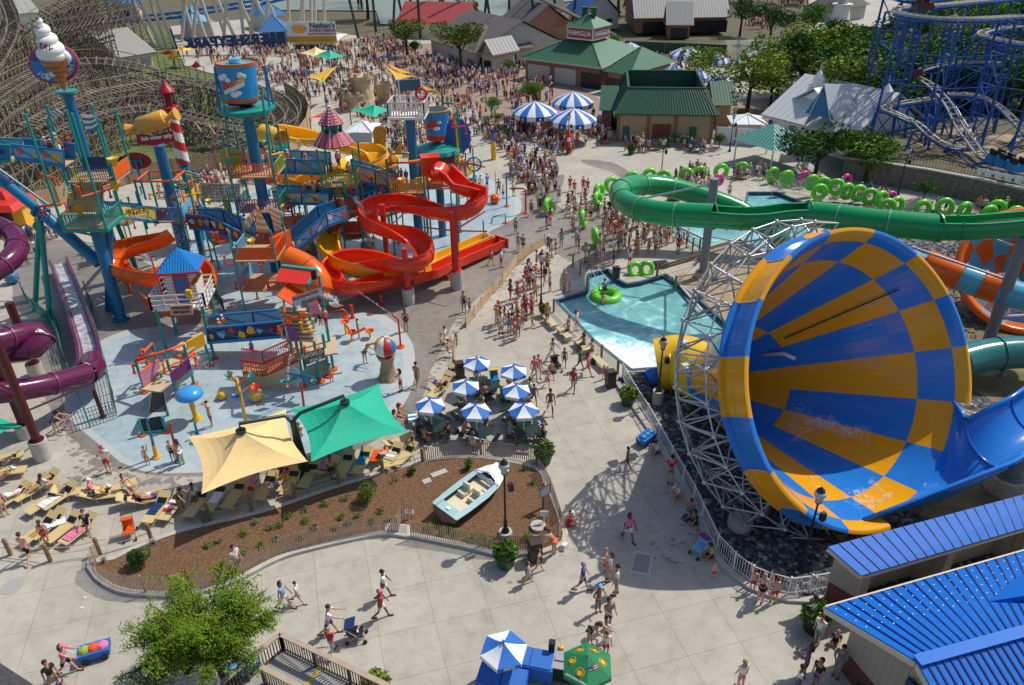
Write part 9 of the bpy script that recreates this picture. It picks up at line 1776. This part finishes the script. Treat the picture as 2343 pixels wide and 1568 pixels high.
for row in '''132 1578 walk 60 black khaki dark 1 1 - 0|160 1540 push 95 pink black brown 1 0 pink 1|150 1590 stand 60 purple pink dark .6 0 - 1|655 1394 walk 80 light_blue white brown 1 0 - 1|684 1380 stride 85 white teal brown .78 0 - 0|882 1368 walk 95 white white dark 1 2 - 0|876 1414 walk 95 red white dark 1 2 pink 0|756 1452 push 95 white blue brown 1.05 0 - 0|762 1498 walk 160 red light_blue blond .95 0 - 1|548 1312 stand 60 white black dark 1 0 - 0|1208 1335 walk 100 - teal brown .78 0 - 1|1232 1310 walk 95 - black dark .85 0 - 1|1332 1352 walk 80 blue navy grey 1.02 0 - 0|1384 1310 stand 250 - red blond .85 0 - 0|1394 1328 hold 270 white khaki brown 1 0 - 1|1409 1360 stand 260 white grey dark 1.03 1 - 0|1368 1400 hips 40 - grey dark .95 2 light_blue 0|1390 1438 hold 20 grey navy dark 1.03 1 - 1|1348 1476 bend 60 - black brown 1 0 - 1|1386 1468 stand 0 white pink brown .7 0 - 1|1386 1500 stand 20 white red brown .8 0 - 0|1437 1237 walk 30 pink white dark 1 2 - 1|1631 1325 stand 20 - red blond .6 0 - 0|1627 1273 ground 300 yellow black dark 1 1 - 1|1737 1380 stand 180 - black blond 1.03 3 - 1|1720 1352 reach 170 - red brown .75 0 - 0|1769 1378 reach 190 - red brown .85 0 - 0|1850 1432 hips 70 white white dark 1.03 2 - 0|1866 1474 stand 310 white teal brown 1 0 - 0|1912 1466 ground 330 navy black blond .85 0 - 0|1838 1545 hold 250 purple navy brown 1 2 - 1|1862 1575 stand 300 black blue dark 1 1 - 1|1912 1545 hold 320 grey grey dark 1 1 - 0|1820 1590 stand 60 white blue dark 1 2 - 0|1950 1590 ground 340 white grey dark 1 1 - 0|1692 1575 stand 200 white pink blond .95 0 - 1|1434 1072 stride 60 - black dark .85 2 - 0|1532 1104 hips 0 red grey dark 1.03 0 black 0|1552 1135 ground 300 white orange grey 1 0 - 0|1584 1165 ground 300 pink khaki dark .8 1 - 1|1592 1196 ground 300 black black dark 1 1 - 1|1504 1036 ground 300 white blue dark 1 0 black 0|1297 1202 ground 90 red red brown 1 0 white 0|1268 1270 bend 250 - orange brown 1 0 - 1|1259 948 walk 10 - white dark 1.05 2 - 0|1311 895 walk 350 red khaki dark .98 2 - 1|1222 925 walk 20 - grey dark .85 2 - 0|1223 868 walk 15 pink khaki brown 1 0 - 1|1232 862 walk 10 pink pink brown .95 0 - 1|1253 884 walk 10 - red blond .72 0 - 0|1261 868 walk 30 - navy dark .8 1 - 0|1263 823 push 25 white white dark 1 1 - 1|1291 838 walk 0 - navy dark .8 2 - 0|1326 846 walk 90 green navy dark 1 2 - 0|1345 858 stride 60 pink red dark .98 1 - 1|1381 868 stand 20 pink pink brown .6 0 - 1|955 884 walk 170 - grey dark 1.05 1 - 0|918 896 hold 250 white red dark .95 1 red 1|930 758 stand 200 - black brown 1.02 1 - 1|1062 715 stand 20 - black dark 1 1 - 1|1075 716 stand 60 - navy dark .7 1 - 0|250 1080 hips 20 white red brown 1 0 red 1|132 992 bend 90 - black dark 1 0 - 1|159 980 stride 60 - blue brown .72 1 - 0|486 976 heads 320 - grey dark 1.02 0 - 0|418 1064 stand 250 - white brown 1 0 - 1|398 1056 hold 40 - black brown .8 0 - 1|340 1064 reach 40 - orange brown .72 0 - 0|70 1284 walk 190 - black brown 1.05 3 - 0|112 1250 stand 200 - red brown .95 0 - 1|415 1166 bend 60 - black dark 1 1 - 1|1318 757 stand 60 white red dark .95 0 red 1|1600 680 hold 300 white red dark 1 0 red 0|1215 720 stand 80 white black dark 1.02 0 - 0|1208 640 stand 300 white navy dark 1.02 2 - 0|1225 690 stand 200 yellow khaki blond 1.02 0 - 0|1258 668 stand 250 - blue blond 1 0 - 0|1216 662 stand 180 white black dark 1 0 - 0|1209 665 stand 0 - black dark .98 1 - 1|1440 610 stand 200 white red dark .9 0 - 1|1303 668 stand 40 orange orange blond .6 0 - 0|1292 660 stand 30 - khaki blond .95 0 - 0|1145 575 stand 90 - pink brown .75 1 - 1|1124 606 walk 40 pink purple brown .8 1 - 1|1147 612 stand 60 white red dark .95 0 - 0|1216 495 walk 0 - black dark .98 1 - 1|1180 535 stand 350 - blue dark .9 1 - 0|1186 572 stand 10 - light_blue brown .9 0 - 0|1197 575 stand 0 grey black brown .9 0 - 1|1279 462 stand 20 light_blue blue dark .95 0 - 0|1667 455 stand 330 white red dark 1 0 red 0|1304 438 stand 0 red red dark .95 0 - 1|1314 444 stand 0 red red brown .85 0 - 1|1334 440 stand 0 red red dark .95 0 - 1|1344 442 stand 0 red red brown .9 0 - 1|205 608 bend 60 - black brown 1 1 - 1|195 600 walk 60 - red brown .8 1 - 1|62 580 walk 60 pink white brown .95 0 - 1|760 875 stand 60 - orange brown .8 1 - 0|836 832 bend 60 - black dark 1 0 - 1|822 775 stand 300 - blue brown .9 1 - 0|580 815 stand 0 - purple dark .7 1 - 1'''.split('|'):
 f=row.split();v=[None if a=='-' else a.replace('_',' ')for a in f];person(G(float(f[0]),float(f[1])),f[2],float(f[3]),v[4],v[5],f[6],float(f[7]),int(f[8]),v[9],f[10]=='1')
for i,(x,y,kd,az)in enumerate(((40,1145,'lie',150),(108,1130,'sit',150),(214,1140,'sit',100),(228,1144,'lie',280),(292,1130,'sit',60),(335,1150,'lie',110),(350,1152,'lie',110),(205,1212,'sit',20),(12,1075,'lie',290),(10,1105,'lie',290),(14,1180,'stand',80),(450,1150,'sit',10),(580,1130,'lie',350),(880,1050,'lie',170),(760,1085,'sit',20),(905,980,'sit',100),(915,965,'sit',80),(1003,890,'lie',240),(1010,800,'sit',80),(1018,785,'sit',80),(1026,815,'sit',70),(1300,768,'sit',300),(1335,800,'sit',290),(1355,815,'sit',290),(645,1090,'sit',20),(690,1010,'sit',200),(640,1120,'lie',170),(1252,742,'stand',40))):
 g=G(x,y);rp1(g,[kd],az=az,s=1.0,z=-.06 if kd=='lie' else None)
for i,(x,y)in enumerate(UM):
 g=G(x,y,2.5);g.z=0
 for k in range(4):a_=15+i*11+k*90;d_=Vector((math.cos(R(a_)),math.sin(R(a_)),0));rp1(g+d_*1.0+Vector((.15,-.1,-.02)),['sit'],az=a_-90,s=1.0,swim=.25)if(i+k)%4 else 0
person(G(1385,668,-.1)+Vector((0,0,.12)),'ground',200,'blue','navy','dark',1,1,extra='riding',where='in the floating lime tube');person(G(1378,690,-.2),'ground',20,None,'red','brown',.9,0,cap='red',extra='riding',where='at the front of the floating lime tube')
def crowd(poly,n,kinds=('stand','walk','hold','stand','hips'),z=0,swim=.7,where=None):
 pl=[G(x,y,z)for x,y in poly];x0,x1=min(p.x for p in pl),max(p.x for p in pl);y0,y1=min(p.y for p in pl),max(p.y for p in pl);c=t_=0;used=[]
 while c<n and t_<4000:
  t_+=1;x,y=rk.uniform(x0,x1),rk.uniform(y0,y1)
  if in_poly(x,y,pl)and all((x-a)**2+(y-b__)**2>.2 for a,b__ in used):used.append((x,y));c+=1;rp1((x,y,z),kinds,swim=swim,where=where)
crowd([(1382,480),(1450,505),(1530,560),(1500,590),(1440,590),(1385,570),(1375,520)],58);crowd([(1330,600),(1370,570),(1420,600),(1395,612),(1350,622)],8);crowd([(1130,745),(1200,700),(1230,720),(1215,770),(1140,790)],20,swim=.35);crowd([(1140,700),(1230,610),(1270,600),(1265,640),(1210,690)],14,swim=.4)
crowd([(1290,470),(1345,455),(1375,500),(1330,545),(1290,520)],20,swim=.6);crowd([(1475,505),(1560,540),(1590,580),(1540,590)],14);
crowd([(1240,480),(1275,480),(1260,520),(1240,540)],5);crowd([(1085,420),(1180,440),(1170,480),(1060,450)],8);crowd([(1250,560),(1330,560),(1320,610),(1255,600)],6,swim=.3)
def deck(x,y,Y,n,w=2.4,where='',d=1.2):
 p=P(x,y,Y)
 for i in range(n):DK.append((p.x+rk.uniform(-w/2,w/2),Y+rk.uniform(.2,d),p.z))
DK=[]
deck(675,396,62,15,7.0,'on the long straight blue bridge',2.2);deck(85,368,Ya,6,3.6,'on the blue bridge at the left');deck(575,392,Yc,6,3.0,'on the deck under the big bucket');deck(783,415,Ye,3,2.0,'under the striped pagoda roof');deck(935,430,Yf,4,2.2,'behind the yellow railing');deck(1003,365,Yg,3,2.0,'under the smaller bucket');deck(389,494,Yb,3,2,'beside the taffy column');deck(445,520,57.5,2,1.2,'on the red panelled bridge');deck(690,466,60,3,3,'on the beach panel bridge');deck(520,782,45,2,2,'on the navy star bridge');deck(935,262,Yf,1,.8,'on the white lookout deck');deck(735,760,Yd,2,.8,'on the shore tower stairs')
def pushchair(label,g,az,m,m2,load=None,s=1.0):
 t=thing('pushchair',label,'pushchair',(0,0,0));b=MB();b.box((0,0,.38),(.5,.55,.12));b.plate([(-.25,.28,.45),(.25,.28,.45),(.25,.42,.95),(-.25,.42,.95)],.06);b.build('seat',m,t);b=MB();b.plate([(-.27,.42,.95),(.27,.42,.95),(.27,.0,1.08),(-.27,.0,1.08)],.04);b.build('hood',m2,t)
 b=MB();b.tube([(-.25,-.35,.1),(-.25,.5,1.0),(.25,.5,1.0),(.25,-.35,.1)],.018,5);b.tube([(-.25,.4,.1),(-.25,-.2,.55)],.015,5);b.tube([(.25,.4,.1),(.25,-.2,.55)],.015,5);b.build('frame',M_STAINL,t)
 for x in(-.27,.27):
  for y in(-.35,.4):b=MB();b.tube([(x-.03,y,.1),(x+.03,y,.1)],.1,10);b.build('wheel',M_BLKP,t)
 t.location=g;t.rotation_euler.z=R(az);t.scale=(s,s,s);return t
pushchair('dark pushchair with a child in white, pushed across the plaza',G(818,1462),95,M_BLKP,M_NAVY);rp=person(G(818,1462)+Vector((.02,.05,-.05)),'sit',95,'white','red','brown',.6,0,extra='riding',where='in the dark pushchair');pushchair('black pushchair on the walkway below the benches',G(1272,848),20,M_BLKP,M_BLKP);pushchair('blue and yellow pushchair between the umbrella tables',G(1132,880),10,M_BLUEB,M_YELP);pushchair('turquoise pushchair beside the woman in yellow at the railing',G(1600,1268),300,M_SKYB,M_PURP);pushchair('pushchair hung with orange and patterned towels on the terrace',G(300,1228),20,M_ORP,M_ORP)
for lb,x,y,m,az,ld in(('bright blue canopied wagon parked at the white railing',1478,1012,M_UBL,.8,M_BLUEB),('blue push wagon heaped with green, orange and pink towels',222,1502,M_UBL,.35,M_LIME),('blue wagon half hidden behind the foreground tree trunk',562,1545,M_UBL,.2,M_SKYB)):
 t=thing('wagon',lb,'wagon',(0,0,0));b=MB();b.box((0,0,.22),(1.15,.6,.32),0,0,1.08);b.build('tub',m,t)
 for s_ in(-.35,.35):
  for y_ in(-.3,.3):b=MB();b.tube([(s_,y_-.03,.16),(s_,y_+.03,.16)],.16,12);b.build('wheel',M_BLKP,t)
 for i,mm in enumerate((ld,M_ORP if i_ else ld,M_PINK)if(i_:=ld==M_LIME)or 1 else()):b=MB();b.ball((-.35+i*.35,0,.56),.24,8,sc=(1,1,.6));b.build('load',mm if ld==M_LIME else ld,t)
 b=MB();b.tube([(-.6,0,.4),(-.95,0,.85)],.02,5);b.build('handle',M_WHITE,t);t.location=G(x,y);t.rotation_euler.z=az
mats_c=[CL[k]for k in('white','black','red','blue','pink','yellow','green','grey','orange','light blue','navy')]+SKINS[:3]+[HAIRS['dark'],HAIRS['brown']]
def fig(b,x,y,z=0,bare=.27):
 s_=rk.uniform(.72,1.06);a_=rk.uniform(0,6.3);e=Vector((math.cos(a_),math.sin(a_),0))*.1*s_;f_=Vector((-e.y,e.x,0))*rk.uniform(0,1.6);sk_=rk.choice((11,11,12,12,13));t_=sk_ if rk.random()<bare else rk.choice((0,0,0,0,0,0,1,1,2,3,3,4,5,6,7,7,8,9,9,10));p=Vector((x,y,z));u=Vector((0,0,s_))
 for q_ in(1,-1):b.tube([p+e*q_+f_*q_,p+e*q_*.8+u*.5,p+e*q_*.8+u*.9],[.045,.06,.085],4,sk_,cap=False);b.tube([p+u*1.4+e*2*q_,p+u*1.08+e*2.5*q_,p+u*.85+e*2.2*q_+f_*.5],[.05,.04,.03],4,sk_,cap=False)
 b.tube([p+u*.6,p+u*.78,p+u*.95],[.15,.16,.13],5,rk.choice((1,2,3,10,7,10,0)));b.tube([p+u*.93,p+u*1.25,p+u*1.43,p+u*1.48],[.12,.17,.17,.06],6,t_);b.ball(p+u*1.6,.10*s_,6,sk_,rows=4);b.ball(p+u*1.63+Vector((0,.02,0)),.105*s_,6,rk.choice((14,15,14,0)),sc=(1,1,.9),rows=4)
def mass(label,polys,pts=()):
 b=MB()
 for p in pts:fig(b,*p,.9)
 for poly,n in polys:
  pl=[G2(p)for p in poly];x0,x1=min(p.x for p in pl),max(p.x for p in pl);y0,y1=min(p.y for p in pl),max(p.y for p in pl);c=0
  while c<n:
   x,y=(lx+rk.gauss(0,.75),ly+rk.gauss(0,.75))if c and rk.random()<.66 else(rk.uniform(x0,x1),rk.uniform(y0,y1))
   if not in_poly(x,y,pl):continue
   c+=1;fig(b,x,y);lx,ly=x,y
 o=b.build('crowd',mats_c);tag(o,label,kind='stuff')
mass('bathers standing on the decks and bridges of the play towers',[],DK)
mass('people carrying and queueing with green tubes behind the slide',[([(1440,445),(1560,440),(1640,450),(1650,415),(1560,405)],34),([(1540,402),(1760,395),(1780,412),(1560,414)],36),([(1780,420),(2040,462),(2050,474),(1790,434)],26),([(2070,470),(2330,492),(2330,498),(2090,484)],16)])
mass('dense crowd filling the far plaza and the brick paving',[([(480,240),(560,150),(640,110),(900,100),(980,130),(1060,170),(1120,210),(1100,300),(1000,300),(870,290),(760,260),(690,230),(640,200),(560,190)],1100),([(430,120),(560,95),(700,100),(660,130),(480,150)],170),([(700,100),(900,88),(960,110),(940,130),(720,120)],160),([(980,130),(1200,150),(1330,215),(1180,250),(1060,200)],330)])
mass('crowd round the striped parasols and down the plaza',[([(1060,300),(1180,280),(1400,310),(1400,345),(1290,360),(1260,400),(1200,400),(1120,350)],240),([(1180,290),(1380,270),(1380,310),(1190,310)],60),([(1200,395),(1270,370),(1280,440),(1240,460),(1220,430)],50),([(1400,318),(1500,335),(1490,350),(1400,345)],22),([(1500,330),(1640,335),(1640,348),(1500,352)],14)])
mass('crowd on the paths between the far parasols and the tree belt',[([(1440,130),(1690,135),(1720,160),(1560,175),(1440,160)],150),([(1680,15),(1860,-5),(1880,90),(1870,180),(1930,240),(1850,240),(1800,120),(1700,60)],330),([(1650,45),(1450,50),(1450,60),(1660,60)],60)])
mass('bathers between the play towers and the tan board fence',[([(330,450),(480,405),(600,390),(640,410),(560,430),(470,450),(380,470)],120),([(640,400),(860,380),(900,400),(700,440)],70),([(10,600),(60,550),(160,500),(130,560),(60,610)],26),([(820,300),(960,300),(1080,330),(1090,400),(1000,420),(900,395)],170),([(1140,380),(1225,410),(1250,500),(1215,470),(1180,420)],46)])
ORD='first second third fourth fifth sixth seventh eighth ninth tenth eleventh twelfth thirteenth fourteenth fifteenth sixteenth seventeenth eighteenth nineteenth twentieth'.split();by={}
for o in list(COL.objects):
 if o.parent is None and o.get('label')and o.get('category'):by.setdefault(o['label'],[]).append(o)
for lb,os2 in by.items():
 if len(os2)<2:continue
 os2.sort(key=lambda o:o.location.x/max(5,o.location.y));w_=' '.join(lb.split()[:12])
 for i,o in enumerate(os2):
  k=ORD[i]if i<20 else('twenty','thirty','forty','fifty','sixty')[(i+1)//10-2]+(' '+ORD[(i+1)%10-1]if(i+1)%10 else ' ')
  o['label']=w_+', '+k+' from left'
seen={}
for o in COL.objects:
 if o.name.startswith('person')and o.parent is None:o['group']='people in the park'
